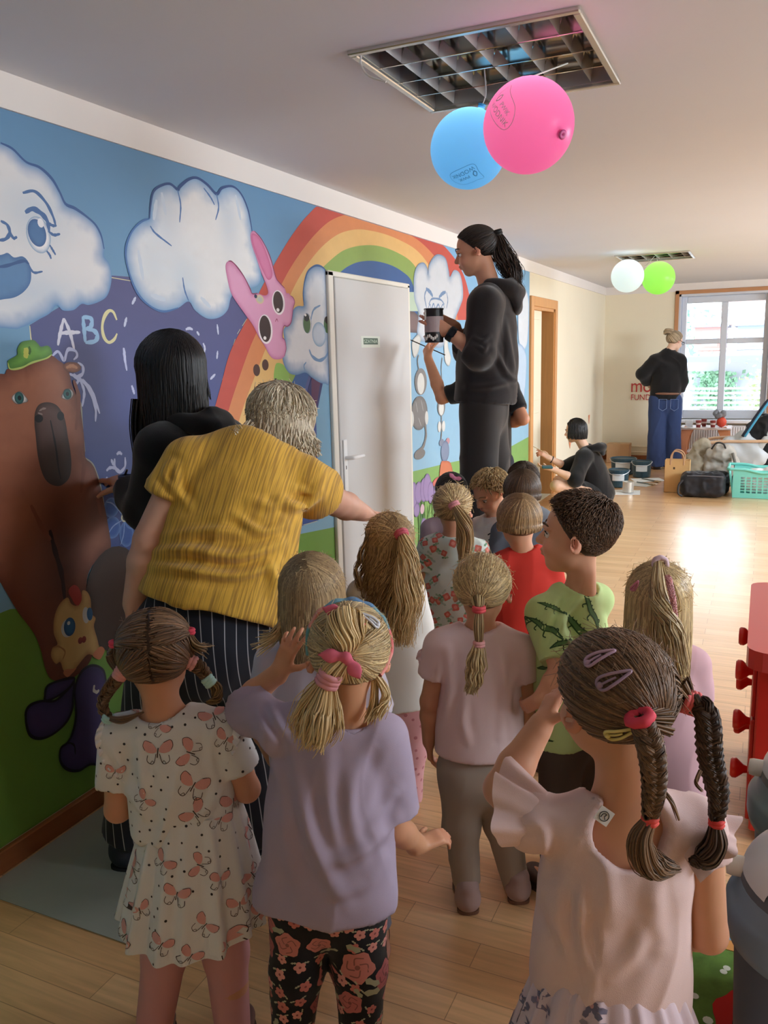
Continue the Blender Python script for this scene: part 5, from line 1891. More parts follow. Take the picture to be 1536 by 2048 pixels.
def child_butterfly():
 h0 = 1.62
 w = lambda x, y, d=0: W(x, y, h0 + d)
 P = Person('', 1, .0045, (206, 150, 120))
 P.frame(w(312, 1312), .195, 34, tilt=2, nod=4, neck=w(328, 1436, .01), shL=w(240, 1470), shR=w(444, 1458), hipL=w(330, 1695), hipR=w(440, 1695))
 P.legs(kl=w(330, 1905, .01), kr=w(452, 1905, .01), al=w(302, 2095), ar=w(470, 2095))
 P.arms(L=dict(e=w(236, 1618, .01), w=w(300, 1590, .13), d=w(360, 1580, .16) - w(300, 1590, .13), n=A([0, 0, -1.]), thumb=1),
     R=dict(e=w(494, 1578, .01), w=w(430, 1560, .14), d=w(380, 1556, .17) - w(430, 1560, .14), n=A([0, 0, -1.]), thumb=-1))
 root = person('person in a white dress printed with pink butterflies, brown looped braids', P.hip)
 body(P, root, KID_ARM, KID_LEG)
 pr = lambda V, Q: scatter(V, Q, [(m_butterfly, 12, .055, .055), (m_dot, 90, .0055, .022)], 3, fixed=[(316, 1504, m_butterfly, .062, 0), (386, 1572, m_butterfly, .064, .45), (428, 1432, m_butterfly, .058, -.3), (318, 1452, m_butterfly, .045, .9), (230, 1543, m_butterfly, .04, .2), (288, 1600, m_butterfly, .045, .9), (452, 1480, m_butterfly, .05, .5)])
 top(P, root, 'dress', cloth, tw=(.027, .086, .084, .092), sleeve=.64, sr=(.044, .047), hem=-.055, flare=.0, neck_r=.056, neck_dz=.030, prints=pr, col=(220, 218, 218), amp=.006, seed=2, vox=.0055, F_=[([w(*q) for q in pl], hh, ww) for pl, hh, ww in ((((250, 1560), (268, 1600), (300, 1640)), .006, .009), (((275, 1480), (285, 1560), (290, 1630)), .006, .010), (((440, 1560), (425, 1600), (400, 1635)), .006, .010), (((430, 1440), (420, 1500), (432, 1560)), .005, .010), (((225, 1500), (240, 1530), (250, 1560)), .006, .007))])
 pr2 = lambda V, Q: scatter(V, Q, [(m_butterfly, 26, .055, .06), (m_dot, 80, .0055, .024)], 4, fixed=[(326, 1725, m_butterfly, .05, .6), (354, 1790, m_butterfly, .055, .2), (400, 1730, m_butterfly, .05, -1.2), (322, 1890, m_butterfly, .05, .5), (300, 1650, m_butterfly, .05, 1.2), (365, 1640, m_butterfly, .05, 0), (440, 1640, m_butterfly, .05, .4), (440, 1760, m_butterfly, .045, .3), (280, 1820, m_butterfly, .045, -.3)])
 skirt(P, root, 'dress_skirt', cloth, w(388, 1606), w(388, 1838), .095, .160, q=1.25, nf=15, amp=.12, prints=pr2, col=(220, 218, 218), seed=5, wavy=.012)
 # ruffles on the shoulders
 for sgn, pts in ((-1, [(214, 1430), (206, 1470), (225, 1520), (258, 1560)]), (1, [(460, 1396), (470, 1430), (462, 1478), (446, 1530)])):
  ruffle(P, root, [w(x, y, -.035 if i > 0 else -.01) for i, (x, y) in enumerate(pts)], .022, (226, 222, 226), 9, out=P.lat * sgn * .8 - CF * .3)
 trousers(P, root, 'leggings', mat('leggings_pink', (206, 150, 152), .75), r=(.060, .049, .036), hip_r=.098, end=1.0, waist=.02)
 shoes(P, root, (110, 80, 74))
 H = new_hair(P, 11, .025)
 H.cap(FACE_CUT, BR0, .985)
 left = lambda D: D[:, 0] < -.01
 right = lambda D: D[:, 0] > .01
 up = lambda f: (lambda D: f(D) & (D[:, 2] > .25))
 lo = lambda f: (lambda D: f(D) & (D[:, 2] <= .30))
 tl, tr = (-.93, -.12, .22), (.93, -.05, .30)
 bl, br_ = (-.88, -.28, -.52), (.86, -.20, -.42)
 for t, t2, f in ((tl, bl, left), (tr, br_, right)):
  comb_to(H, 2200, t, BR0, BR1, up(f), bow=.02)
  comb_to(H, 2600, t2, BR0, BR1, lo(f), bow=.02)
 # thin upper tails down to the lower ties, then braids
 H.bundle([H.sp(A(tl)) + 0 * UPZ, w(226, 1310, -.02), H.sp(A(bl) * 1.0, A(1.06))], 160, .012, BR0, BR1, prof=(.5, 1, .6))
 H.bundle([H.sp(A(tr)), w(392, 1292, -.02), w(410, 1300, 0)], 50, .008, BR0, (190, 160, 120), prof=(.5, 1, 1.4), fuzz=.006)
 H.bundle([H.sp(A(tr)), w(378, 1300, -.02), H.sp(A(br_), A(1.05))], 120, .011, BR0, BR1, prof=(.5, 1, .6))
 H.braid([H.sp(A(bl), A(1.05)), w(214, 1385, -.01), w(205, 1412, -.02), w(216, 1436, -.03)], .012, BR0, BR1, 4)
 H.bundle([w(216, 1436, -.03), w(245, 1440, -.05), w(288, 1424, -.05)], 70, .008, BR0, BR1, prof=(.6, 1, .2))
 H.braid([H.sp(A(br_), A(1.05)), w(402, 1338, -.02), w(418, 1362, -.03)], .013, BR0, BR1, 2, m=36)
 H.bundle([w(418, 1362, -.03), w(434, 1378, -.03), w(432, 1400, -.04), w(412, 1404, -.04)], 90, .010, BR0, (150, 116, 70), prof=(.6, 1.1, .9, .3))
 flyaway(H, 120, BR0, BR1, .2)
 H.build(root, hair_m)
 tie(P, root, H.sp(A(tl), A(1.03)), A([0, 0, 1.0]), .008, (224, 74, 98), thick=.0045, n=2)
 tie(P, root, H.sp(A(tr), A(1.03)), A([0, 0, 1.0]), .008, (224, 74, 98), thick=.0045, n=2)
 tie(P, root, H.sp(A(bl), A(1.06)), w(205, 1400) - w(232, 1352), .010, (226, 160, 158), thick=.006, n=3)
 tie(P, root, H.sp(A(br_), A(1.06)), w(415, 1350) - w(384, 1335), .011, (226, 160, 158), thick=.006, n=3)
 tie(P, root, w(216, 1436, -.03), A([.5, 0, 1.0]), .008, (176, 214, 212), thick=.005, n=2)
 tie(P, root, w(418, 1362, -.03), w(434, 1378) - w(404, 1340), .009, (176, 214, 212), thick=.005, n=3)

def ruffle(P, root, pts, wd, col, nw, out, name='ruffle', m=None):
 q = crom(A(pts, float), 16)
 T = unit(np.gradient(q, axis=0))
 o = unit(out)
 n = len(q)
 u = np.linspace(0, 1, n)
 N = np.cross(T, o)
 rows = 6
 V = []
 for i in range(rows + 1):
  t = i / rows
  wv = np.sin(u * nw * 2 * PI) * .32 * wd * t + np.sin(u * nw * 3.3 * 2 * PI) * .12 * wd * t
  V.append(q + (o[None] * t * (1 - .2 * t)) * wd * (.25 + .75 * np.sin(PI * np.clip(u, .03, .97)) ** .5)[:, None] + N * wv[:, None] - UPZ * (t ** 2 * wd * .35))
 V = np.concatenate(V)
 Q = A([[i * n + j, i * n + j + 1, (i + 1) * n + j + 1, (i + 1) * n + j] for i in range(rows) for j in range(n - 1)])
 return link(name, fast_mesh(name, V, [Q], np.broadcast_to(srgb(col), (len(V), 3))), m or cloth, root)

def child_lilac():
 h0 = 1.52
 w = lambda x, y, d=0: W(x, y, h0 + d)
 P = Person('', 2, .004, (208, 152, 116))
 P.frame(w(697, 1308), .195, 30, tilt=-3, nod=2, neck=w(690, 1448, .01), shL=w(552, 1458), shR=w(764, 1478), hipL=w(598, 1765), hipR=w(712, 1768))
 P.legs(kl=w(594, 1935, 0), kr=w(720, 1935, 0), al=w(580, 2112), ar=w(722, 2118))
 wl = w(560, 1342, .10)
 wr = w(838, 1690, .07)
 P.arms(L=dict(e=w(484, 1408, .13), w=wl, d=w(584, 1278, .10) - wl, n=CF * .9 + CR * .3, thumb=-1, curl=(.12, .22, .30, .42), spread=.20, tout=.95, hand=.105),
     R=dict(e=w(790, 1655, .02), w=wr, d=w(890, 1668, .10) - wr, n=CF * .4 - UPZ, thumb=1, curl=(.5, .55, .6, .6)))
 root = person('person in a lilac T-shirt and black rose-print leggings, one hand raised', P.hip)
 body(P, root, (.031, .027, .020), KID_LEG)
 fo = [([w(*q) for q in pl], hh * .75, ww) for pl, hh, ww in ((((585, 1500), (600, 1600), (640, 1720), (690, 1800)), .010, .014), (((790, 1640), (740, 1690), (690, 1720), (655, 1725)), .012, .013), (((660, 1490), (655, 1580), (668, 1680)), .006, .013), (((755, 1490), (728, 1560), (716, 1650)), -.005, .012),
    (((505, 1430), (530, 1490), (560, 1560), (570, 1650)), .009, .012), (((515, 1415), (528, 1450), (560, 1500)), .007, .008), (((540, 1410), (552, 1440), (580, 1480)), .007, .008), (((575, 1405), (590, 1430), (615, 1450)), .005, .007), (((770, 1720), (730, 1770), (660, 1790)), .007, .012), (((800, 1580), (775, 1600), (745, 1660)), .007, .010), (((560, 1650), (580, 1720), (600, 1790)), .007, .013), (((700, 1560), (705, 1640), (735, 1740)), .006, .014))]
 top(P, root, 'shirt', mat('lilac_jersey', (172, 156, 176), .85, bump=.1, bscale=900), tw=(.030, .098, .104, .112), sleeve=.82, sr=(.048, .054), hem=.035, flare=.014, neck_r=.060, neck_dz=.024, amp=.009, seed=5, vox=.0055, F_=fo, f=(7, 13))
 nk = []
 for i in range(25):
  a = i / 24 * 2 * PI
  nk.append(P.neck + P.up * .012 + (math.cos(a) * P.lat * .060 + math.sin(a) * P.fw * .054) + UPZ * .004 * math.sin(a))
 MB().tube(nk[:-1], .006, 7, closed=True).build('collar', MATS['lilac_jersey'], root, smooth=True)
 pr = lambda V, Q: scatter(V, Q, [(m_rose, 26, .062, .05), (m_posy, 90, .034, .03)], 6, fixed=[(575, 1890, m_rose, .062, 0), (715, 1935, m_rose, .080, .5), (700, 2005, m_rose, .062, 1), (560, 1830, m_posy, .036, 0), (720, 1870, m_posy, .034, 0), (600, 1935, m_posy, .036, 0), (560, 1985, m_posy, .034, 1), (735, 1830, m_rose, .04, 0), (620, 1850, m_posy, .036, 1)])
 trousers(P, root, 'leggings', cloth, r=(.064, .054, .038), hip_r=.102, end=1.0, waist=.02, col=(26, 24, 26), prints=pr)
 shoes(P, root, (120, 96, 90))
 H = new_hair(P, 12, .03)
 H.cap(FACE_CUT, BL0, .985)
 t1, t2 = (-.10, -.45, .88), (-.12, -.98, .12)
 comb_to(H, 2600, t1, BL0, PB1, lambda D: D[:, 2] > .42, bow=.02)
 comb_to(H, 4600, t2, BL0, PB1, lambda D: D[:, 2] <= .48, bow=.025)
 p1, p2 = H.sp(A(t1), A(1.06)), H.sp(A(t2), A(1.10))
 H.bundle([p1, H.sp(A((-.12, -.80, .62)), A(1.20)), p2], 420, .030, BL1, PB1, prof=(.4, 1.15, 1.0, .4))
 H.bundle([p2 - CF * .01, w(660, 1345, -.115), w(650, 1372, -.115)], 160, .020, BL1, PB1, prof=(.5, 1, .7), cut=0)
 H.bundle([w(652, 1368, -.115), w(640, 1410, -.11), w(632, 1450, -.12), w(618, 1495, -.12)], 620, .034, BL1, PB1, prof=(.45, .95, 1.1, .5), spread=.25, cut=.45, fuzz=.014)
 H.bundle([w(655, 1372, -.11), w(670, 1420, -.10), w(684, 1462, -.10)], 120, .014, BL1, PB1, prof=(.6, 1, .5), cut=.3)
 for a, b, c in (((770, 1360), (748, 1410), (735, 1450)), ((760, 1330), (772, 1390), (750, 1440))):
  H.bundle([w(a[0] - 20, a[1], -.02), w(*b, -.03), w(*c, -.05)], 50, .008, BL1, PB1, prof=(.8, 1, .5), fuzz=.006)
 flyaway(H, 220, BL1, PB1, .25)
 H.build(root, hair_m)
 pk = (216, 104, 126)
 bow(P, root, p1 - CF * .016, .046, pk, w(650, 1222) - w(680, 1230), w(712, 1250) - w(680, 1230))
 bow(P, root, p2 - CF * .018, .050, pk, w(630, 1312) - w(665, 1315), w(692, 1355) - w(665, 1315))
 tie(P, root, w(657, 1358, -.115), w(640, 1390) - w(668, 1330), .017, (222, 150, 156), thick=.0065, n=3)
 # soft striped hairband round the head
 pts = [H.sp(A(d), A(1.05)) for d in ((-.98, .05, -.25), (-.93, .12, .25), (-.70, .22, .68), (-.25, .30, .93), (.25, .30, .93), (.70, .22, .68), (.95, .10, .25), (.98, -.10, -.2), (.72, -.42, -.60))]
 pts = crom(pts, 8)
 cl = [(110, 160, 160), (232, 150, 130), (120, 170, 190), (90, 130, 170), (110, 150, 160), (224, 120, 120), (230, 150, 140)]
 mb = MB()
 cc = A([srgb(cl[min(len(cl) - 1, int(i / len(pts) * len(cl)))]) for i in range(len(pts))])
 for off in (-.007, 0, .007):
  q = pts + P.Rh[1] * off + .0018 * np.sin(np.arange(len(pts)) * .9 + off * 900)[:, None] * UPZ
  n0 = len(mb.c)
  mb.tube(q, .0055, 6, caps=False)
  mb.c[-1] = np.repeat(cc, 6, 0)
 mb.build('hairband', cloth, root, smooth=True)
 snap_clip(root, H.sp(A((.62, -.52, .60)), A(1.08)), H.sp(A((.18, -.45, .86)), A(1.08)), H.sp(A((.45, -.5, .75))) - H.c, .008, (206, 206, 212))

def child_braids():
 h0 = 1.21
 w = lambda x, y, d=0: W(x, y, h0 + d)
 P = Person('', 3, .004, (208, 152, 120))
 P.frame(w(1222, 1400), .205, 46, tilt=0, nod=4, neck=w(1240, 1622, .01), shL=w(1078, 1652), shR=w(1398, 1652), hipL=w(1140, 2070, .02), hipR=w(1292, 2070, .02))
 P.legs()
 wl, wr = w(1082, 1450, .13), w(1345, 1850, .12)
 P.arms(L=dict(e=w(1004, 1578, .09), w=wl, d=w(1130, 1350, .17) - wl, n=CR + CF * .4, thumb=-1, curl=(.3, .35, .4, .45), hand=.11),
     R=dict(e=w(1416, 1866, .0), w=wr, d=w(1280, 1840, .16) - wr, n=-UPZ, thumb=-1))
 root = person('person in a pale pink flutter-sleeved dress with two long dark braids', P.hip)
 body(P, root, (.036, .031, .022), KID_LEG, tw=(.024, .088, .085, .09))
 pink = mat('pink_linen', (222, 192, 188), .85, noise=.03, nscale=40, bump=.15, bscale=700)

 def scoop(so):
  so.ell(P.neck - P.fw * .045 - P.up * .005, (.062, .062, .055), k=.008, op='s')
 fo = [([w(*q) for q in pl], hh, ww) for pl, hh, ww in ((((1165, 1780), (1160, 1860), (1180, 1950)), .009, .010), (((1115, 1740), (1120, 1840), (1150, 1930)), .008, .012), (((1080, 1700), (1085, 1780), (1110, 1860)), .007, .012), (((1195, 1690), (1215, 1760), (1220, 1830)), .005, .014), (((1330, 1700), (1310, 1790), (1320, 1890)), .005, .014), (((1290, 1850), (1270, 1900), (1220, 1950)), .005, .012), (((1055, 1640), (1085, 1660), (1095, 1730)), .006, .009))]
 top(P, root, 'dress', pink, tw=(.028, .104, .104, .112), sleeve=.25, sr=(.044, .050), hem=-.045, flare=.006, neck_r=.062, neck_dz=.022, amp=.006, seed=9, vox=.0055, extra=scoop, F_=fo)
 for sgn, sh, a in ((-1, P.shL, P.L), (1, P.shR, P.Rr)):
  flutter(P, root, sh - P.lat * (.02 if sgn > 0 else 0), unit(A(a['e']) - sh), sgn, pink, 1.0 if sgn < 0 else .72)
 pr = lambda V, Q: scatter(V, Q, [(m_leafy, 60, .05, .035)], 8)
 skirt(P, root, 'dress_skirt', cloth, w(1215, 1925), w(1215, 2380), .104, .24, q=1.25, nf=21, amp=.12, prints=pr, col=(214, 192, 200), seed=7)
 trousers(P, root, 'leggings', mat('leggings_grey', (190, 170, 172), .8), r=(.060, .049, .036), hip_r=.098, end=1.0, waist=.02)
 shoes(P, root, (150, 110, 120))
 # paper label at the neck
 lp = w(1208, 1632, -.060)
 u, v = unit(CR * .8 - CU * .55), unit(CR * .55 + CU * .8)
 g = MB().box(None, (.012, .012, .0006), R=A([u, v, np.cross(u, v)]), c=lp)
 lo_ = g.build('label_tag', mat('label_white', (226, 220, 214), .6), root)
 g = MB()
 zt_ = np.cross(u, v)
 zt_ = zt_ if zt_ @ CF < 0 else -zt_
 g.tube([lp + zt_ * .0012 + u * .0075 * math.cos(t) + v * .0075 * math.sin(t) for t in np.linspace(0, 2 * PI, 25)[:-1]], .0006, 5, closed=True)
 g.tube(crom([lp + zt_ * .0012 + u * a + v * b for a, b in ((-.004, -.004), (-.003, .003), (.002, .004), (.001, 0), (.004, -.004))], 4), .0006, 5)
 g.build('label_mark', mat('ink', (40, 36, 36), .7), lo_)
 H = new_hair(P, 13, .05)
 H.cap(FACE_CUT, BR0, .985)
 tl, tr = (.00, -.98, -.28), (.90, -.52, -.02)
 lf = lambda D: D[:, 0] < .42 - .1 * D[:, 1]
 rt = lambda D: D[:, 0] >= .38 - .1 * D[:, 1]
 comb_to(H, 6500, tl, BR0, BR1, lf, bow=.03, w=.001)
 comb_to(H, 3000, tr, BR0, BR1, rt, bow=.03, w=.001)
 pl_, pr_ = w(1283, 1440, -.125), w(1378, 1404, -.04)
 for t, pp in ((tl, pl_), (tr, pr_)):
  b = H.sp(A(t), A(1.0))
  H.bundle([b, b * .5 + pp * .5, pp], 260, .026, BR0, BR1, prof=(1.1, .8, .45), cut=0)
 H.braid([pl_, w(1302, 1500, -.145), w(1308, 1570, -.135), w(1300, 1635, -.125)], .0165, BR0, BR1, 5, per=70, prof=(.9, 1, .95, .85, .6))
 H.bundle([w(1300, 1640, -.125), w(1282, 1682, -.13), w(1298, 1728, -.13), w(1360, 1738, -.125)], 420, .020, BR0, BR1, prof=(.4, .9, 1, .25), cut=.2)
 H.braid([pr_, w(1412, 1425, -.06), w(1420, 1510, -.06), w(1436, 1590, -.06), w(1432, 1640, -.06)], .0165, (44, 30, 24), (96, 70, 52), 6, per=70, prof=(.8, 1, 1, .9, .6))
 H.bundle([w(1432, 1645, -.06), w(1430, 1690, -.065), w(1405, 1722, -.07), w(1378, 1720, -.07)], 320, .018, (44, 30, 24), (96, 70, 52), prof=(.4, .9, 1, .25), cut=.2)
 flyaway(H, 300, BR1, (156, 126, 100), .35, w=.00035, zmin=.2)
 for a, b, c in (((1326, 1580), (1345, 1605), (1360, 1645)), ((1400, 1540), (1392, 1565), (1408, 1585))):
  H.bundle([w(*a, -.13), w(*b, -.14), w(*c, -.14)], 6, .003, BR0, BR1)
 H.build(root, hair_m)
 tie(P, root, pl_ + (w(1275, 1430) - w(1283, 1440)) * .4, w(1300, 1490) - w(1275, 1425), .0145, (222, 66, 86), thick=.0085, n=1)
 tie(P, root, pr_, w(1412, 1412) - w(1360, 1395), .0145, (228, 104, 104), thick=.005, n=4)
 tie(P, root, w(1300, 1640, -.125), UPZ, .0085, (228, 84, 76), thick=.0045, n=2)
 tie(P, root, w(1433, 1645, -.06), UPZ, .008, (214, 64, 60), thick=.0045, n=2)
 for (ax_, ay), (bx_, by_), wd, cl in (((1172, 1328), (1230, 1301), .008, (186, 150, 172)), ((1196, 1372), (1262, 1342), .010, (160, 130, 150)), ((1212, 1470), (1272, 1456), .009, (226, 204, 120))):
  pa, pb = H.at(ax_, ay, 1.10), H.at(bx_, by_, 1.10)
  snap_clip(root, pa, pb, (pa + pb) / 2 - H.c, wd, cl)

def flutter(P, root, sh, d, sgn, m, k=1.0):
 """a wide soft sleeve that falls from the shoulder in waves"""
 lat = unit(P.lat * sgn)
 n, rows = 90, 10
 an = np.linspace(-.62 * PI, .62 * PI, n)
 V = []
 for i in range(rows + 1):
  t = i / rows
  r = .044 + .034 * k * t + .010 * t * np.sin(an * 7 + sgn) + .004 * t * np.sin(an * 13)
  ln = .012 + .085 * k * t * (.75 + .25 * np.cos(an * 1.2))
  c = sh - lat * .022
  dirn = unit(lat * .75 + d * .65)
  side = unit(np.cross(dirn, UPZ))
  upv = np.cross(side, dirn)
  V.append(c + ln[:, None] * dirn + r[:, None] * (np.cos(an)[:, None] * upv + np.sin(an)[:, None] * side))
 V = np.concatenate(V)
 Q = A([[i * n + j, i * n + j + 1, (i + 1) * n + j + 1, (i + 1) * n + j] for i in range(rows) for j in range(n - 1)])
 return link('sleeve', fast_mesh('sleeve', V, [Q], np.ones((len(V), 3)) * .6), m, root)

def child_pink_tee():
 h0 = 2.17
 w = lambda x, y, d=0: W(x, y, h0 + d)
 P = Person('', 4, .0045, (206, 152, 120))
 P.frame(w(965, 1180), .192, 15, nod=6, neck=w(960, 1258, .01), shL=w(882, 1292), shR=w(1042, 1298), hipL=w(918, 1535), hipR=w(1000, 1535))
 P.legs(kl=w(922, 1655, .0), kr=w(1006, 1650, .02), al=w(934, 1768, -.02), ar=w(1034, 1778, .02))
 P.arms(L=dict(e=w(858, 1402, 0), w=w(858, 1484, .03), d=w(862, 1535, .05) - w(858, 1484, .03), n=CR, thumb=-1, curl=(.4, .45, .5, .5)),
     R=dict(e=w(1056, 1408, 0), w=w(1046, 1490, .05), d=w(1040, 1535, .07) - w(1046, 1490, .05), n=-CR, thumb=1))
 root = person('person in a pale pink ruffle-sleeved tee and beige-grey leggings, low ponytail', P.hip)
 body(P, root, (.029, .025, .019), KID_LEG)
 pk = mat('pale_pink_jersey', (230, 202, 202), .85, bump=.1, bscale=900)
 top(P, root, 'shirt', pk, tw=(.028, .092, .096, .100), sleeve=.55, sr=(.043, .046), hem=-.055, flare=.010, neck_r=.056, neck_dz=.026, amp=.006, seed=3, f=(6, 11), F_=[([w(*q) for q in pl], hh, ww) for pl, hh, ww in ((((895, 1300), (900, 1370), (890, 1450)), .008, .012), (((1000, 1300), (1010, 1380), (1005, 1470)), .008, .013), (((1035, 1340), (1020, 1400), (1025, 1470)), .007, .010), (((930, 1400), (925, 1440), (935, 1480)), .006, .012))])
 for sgn, sh, a in ((-1, P.shL, P.L), (1, P.shR, P.Rr)):
  o = sh + (A(a['e']) - sh) * .12
  ruffle(P, root, [sh + P.up * .045 - P.lat * sgn * .01, o + P.lat * sgn * .045, o - UPZ * .035 + P.lat * sgn * .040 - CF * .02], .022, (234, 210, 212), 5, out=P.lat * sgn + UPZ * .2, m=pk)
 trousers(P, root, 'leggings', mat('leggings_beige', (168, 154, 142), .8), r=(.060, .050, .038), hip_r=.104, end=.98, waist=.06)
 shoes(P, root, (176, 150, 146), (120, 84, 66))
 H = new_hair(P, 14, .03)
 H.cap(FACE_CUT, BL0, .985)
 t = (-.08, -.93, -.42)
 comb_to(H, 4200, t, BL0, PB1, bow=.03, w=.0012)
 p0 = w(958, 1218, -.115)
 H.bundle([H.sp(A(t), A(1.0)), p0], 160, .02, BL0, PB1, prof=(1, .6), cut=0)
 H.bundle([p0, w(957, 1250, -.12), w(958, 1288, -.12)], 160, .013, BL0, BL1, prof=(.7, 1, .7), cut=0)
 H.bundle([w(958, 1288, -.12), w(953, 1325, -.125), w(948, 1360, -.125), w(942, 1388, -.125)], 320, .021, BL0, PB1, prof=(.5, 1.1, 1, .5), wave=.003, fuzz=.006)
 flyaway(H, 420, BL1, PB1, .3)
 H.build(root, hair_m)
 tie(P, root, p0, UPZ, .013, (224, 84, 92), thick=.0055, n=2)
 tie(P, root, w(958, 1288, -.12), UPZ, .011, (226, 160, 160), thick=.0055, n=2)

def boy_green():
 h0 = 2.2
 w = lambda x, y, d=0: W(x, y, h0 + d)
 P = Person('', 5, .004, (222, 166, 134))
 hd = 58
 shl, shr = lr(w(1142, 1212), .102, hd)
 hl, hr = lr(w(1150, 1440, .0), .058, hd)
 P.frame(w(1152, 1070), .218, 94, tilt=-3, nod=-2, neck=w(1162, 1180, .0), shL=shl, shR=shr, hipL=hl, hipR=hr)
 P.legs()
 wl = w(1085, 1395, -.10)
 P.arms(L=dict(e=w(1122, 1345, -.15), w=w(1080, 1398, -.15), d=w(1050, 1415, -.12) - w(1080, 1398, -.15), n=CF, thumb=1),
     R=dict(e=w(1100, 1330, .15), w=w(1070, 1390, .12), d=-UPZ * .5 - CR, n=CF, thumb=1))
 root = person('person in a light green T-shirt printed with crocodiles, face in profile', P.hip)
 b = body(P, root, (.034, .029, .021), (.058, .045, .032), rn=.037)
 eyes(root, P.p, P.Rh, P.hs, (58, 40, 30), (-1, 1), (96, 72, 56))
 pr = lambda V, Q: scatter(V, Q, [(m_croc, 16, .10, .062)], 9, fixed=[(1180, 1220, m_croc, .10, 1.2), (1085, 1255, m_croc, .09, .4), (1140, 1285, m_croc, .09, -.3), (1105, 1215, m_croc, .06, .5), (1110, 1330, m_croc, .08, -.6)])
 top(P, root, 'shirt', cloth, tw=(.030, .096, .098, .104), sleeve=.80, sr=(.050, .055), hem=.05, flare=.008, neck_r=.062, neck_dz=.030, amp=.009, seed=8, F_=[([w(*q) for q in pl], hh, ww) for pl, hh, ww in ((((1165, 1190), (1130, 1230), (1110, 1300)), .010, .012), (((1120, 1190), (1095, 1240), (1080, 1300)), .008, .011), (((1180, 1260), (1150, 1300), (1140, 1350)), -.008, .010))], prints=pr, col=(196, 220, 150))
 trousers(P, root, 'trousers', mat('trousers_brown', (84, 72, 64), .85, noise=.05), r=(.066, .056, .050), hip_r=.108, end=.9)
 shoes(P, root, (90, 70, 60))
 H = new_hair(P, 15, .030)
 cuts = [((0, .66, .44), (0, .86, -.5)), ((0, -.2, -.86), (0, .25, -1)), ((0, .20, -.30), (0, .80, -.60))]
 H.cap(cuts, (70, 52, 40), 1.0)
 sel = lambda D: (.86 * (D[:, 1] - .66) - .5 * (D[:, 2] - .44) < 0) & (.80 * (D[:, 1] - .20) - .60 * (D[:, 2] + .30) < 0)
 crop_hair(H, 5200, (62, 44, 34), (128, 98, 74), whorl=(.1, -.55, .80), ln=.26, lift=.10, sel=sel, rise=lambda D: np.clip(.25 + 1.3 * (D[:, 2] + .1), .12, 1.5), zmin=-.9, w=.0011)
 H.build(root, hair_m)

def child_long_hair():
 h0 = 2.05
 w = lambda x, y, d=0: W(x, y, h0 + d)
 P = Person('', 6, .006, (208, 154, 122))
 P.frame(w(1316, 1202), .195, 12, nod=4, neck=w(1318, 1292, .01), shL=w(1252, 1326), shR=w(1388, 1330), hipL=w(1282, 1570), hipR=w(1362, 1570))
 P.legs()
 P.arms(L=dict(e=w(1238, 1440, .04), w=w(1252, 1530, .1), d=A([0, 0, -1.]) + CF * .3, n=CR, thumb=-1), R=dict(e=w(1398, 1445, 0), w=w(1392, 1540, .04), d=A([0, 0, -1.]), n=-CR, thumb=1))
 root = person('person with very long blond hair tied on top, dusty pink shirt', P.hip)
 body(P, root, (.030, .025, .019), KID_LEG)
 top(P, root, 'shirt', mat('dusty_pink_jersey', (206, 164, 172), .85), tw=(.028, .090, .092, .100), sleeve=.6, sr=(.043, .046), hem=.06, amp=.004)
 trousers(P, root, 'leggings', mat('leggings_dark', (70, 62, 66), .8), r=(.058, .048, .036), hip_r=.10, end=1.0)
 shoes(P, root, (150, 110, 120))
 H = new_hair(P, 16, .035)
 H.cap(FACE_CUT, (130, 100, 70), .985)
 t = (-.02, -.32, .95)
 comb_to(H, 2400, t, BL0, PB1, lambda D: D[:, 2] > .25, bow=.04)
 hang(H, 5200, (124, 94, 66), PB1, crown=(0, -.45, .89), az=118, zr=-.1, z0=-3.6, z1=-2.7, wave=.0025, freq=2, w=.0013, clump=46, drift=-.005)
 p0 = H.sp(A(t), A(1.10))
 H.bundle([p0, w(1322, 1140, -.05), w(1330, 1200, -.13), w(1335, 1280, -.14), w(1338, 1400, -.13)], 900, .062, BL0, PB1, prof=(.25, .55, 1, 1.05, .9), wave=.002, flat=.45, spread=.1, cut=.35)
 flyaway(H, 420, BL1, PB1, .3)
 H.build(root, hair_m)
 tie(P, root, p0, w(1322, 1130, -.05) - p0, .016, (226, 196, 206), thick=.006, n=2)
 snap_clip(root, w(1264, 1180, -.09), w(1276, 1162, -.10), -CF, .006, (200, 120, 140))
 H2 = Hair(H.c, H.R, H.rad, 3)
 H2.braid([w(1336, 1152, -.13), w(1345, 1195, -.16), w(1352, 1250, -.16)], .007, (200, 130, 130), (230, 170, 170), 6, per=10, m=40)
 H2.build(root, hair_m, 'ribbon_braid')

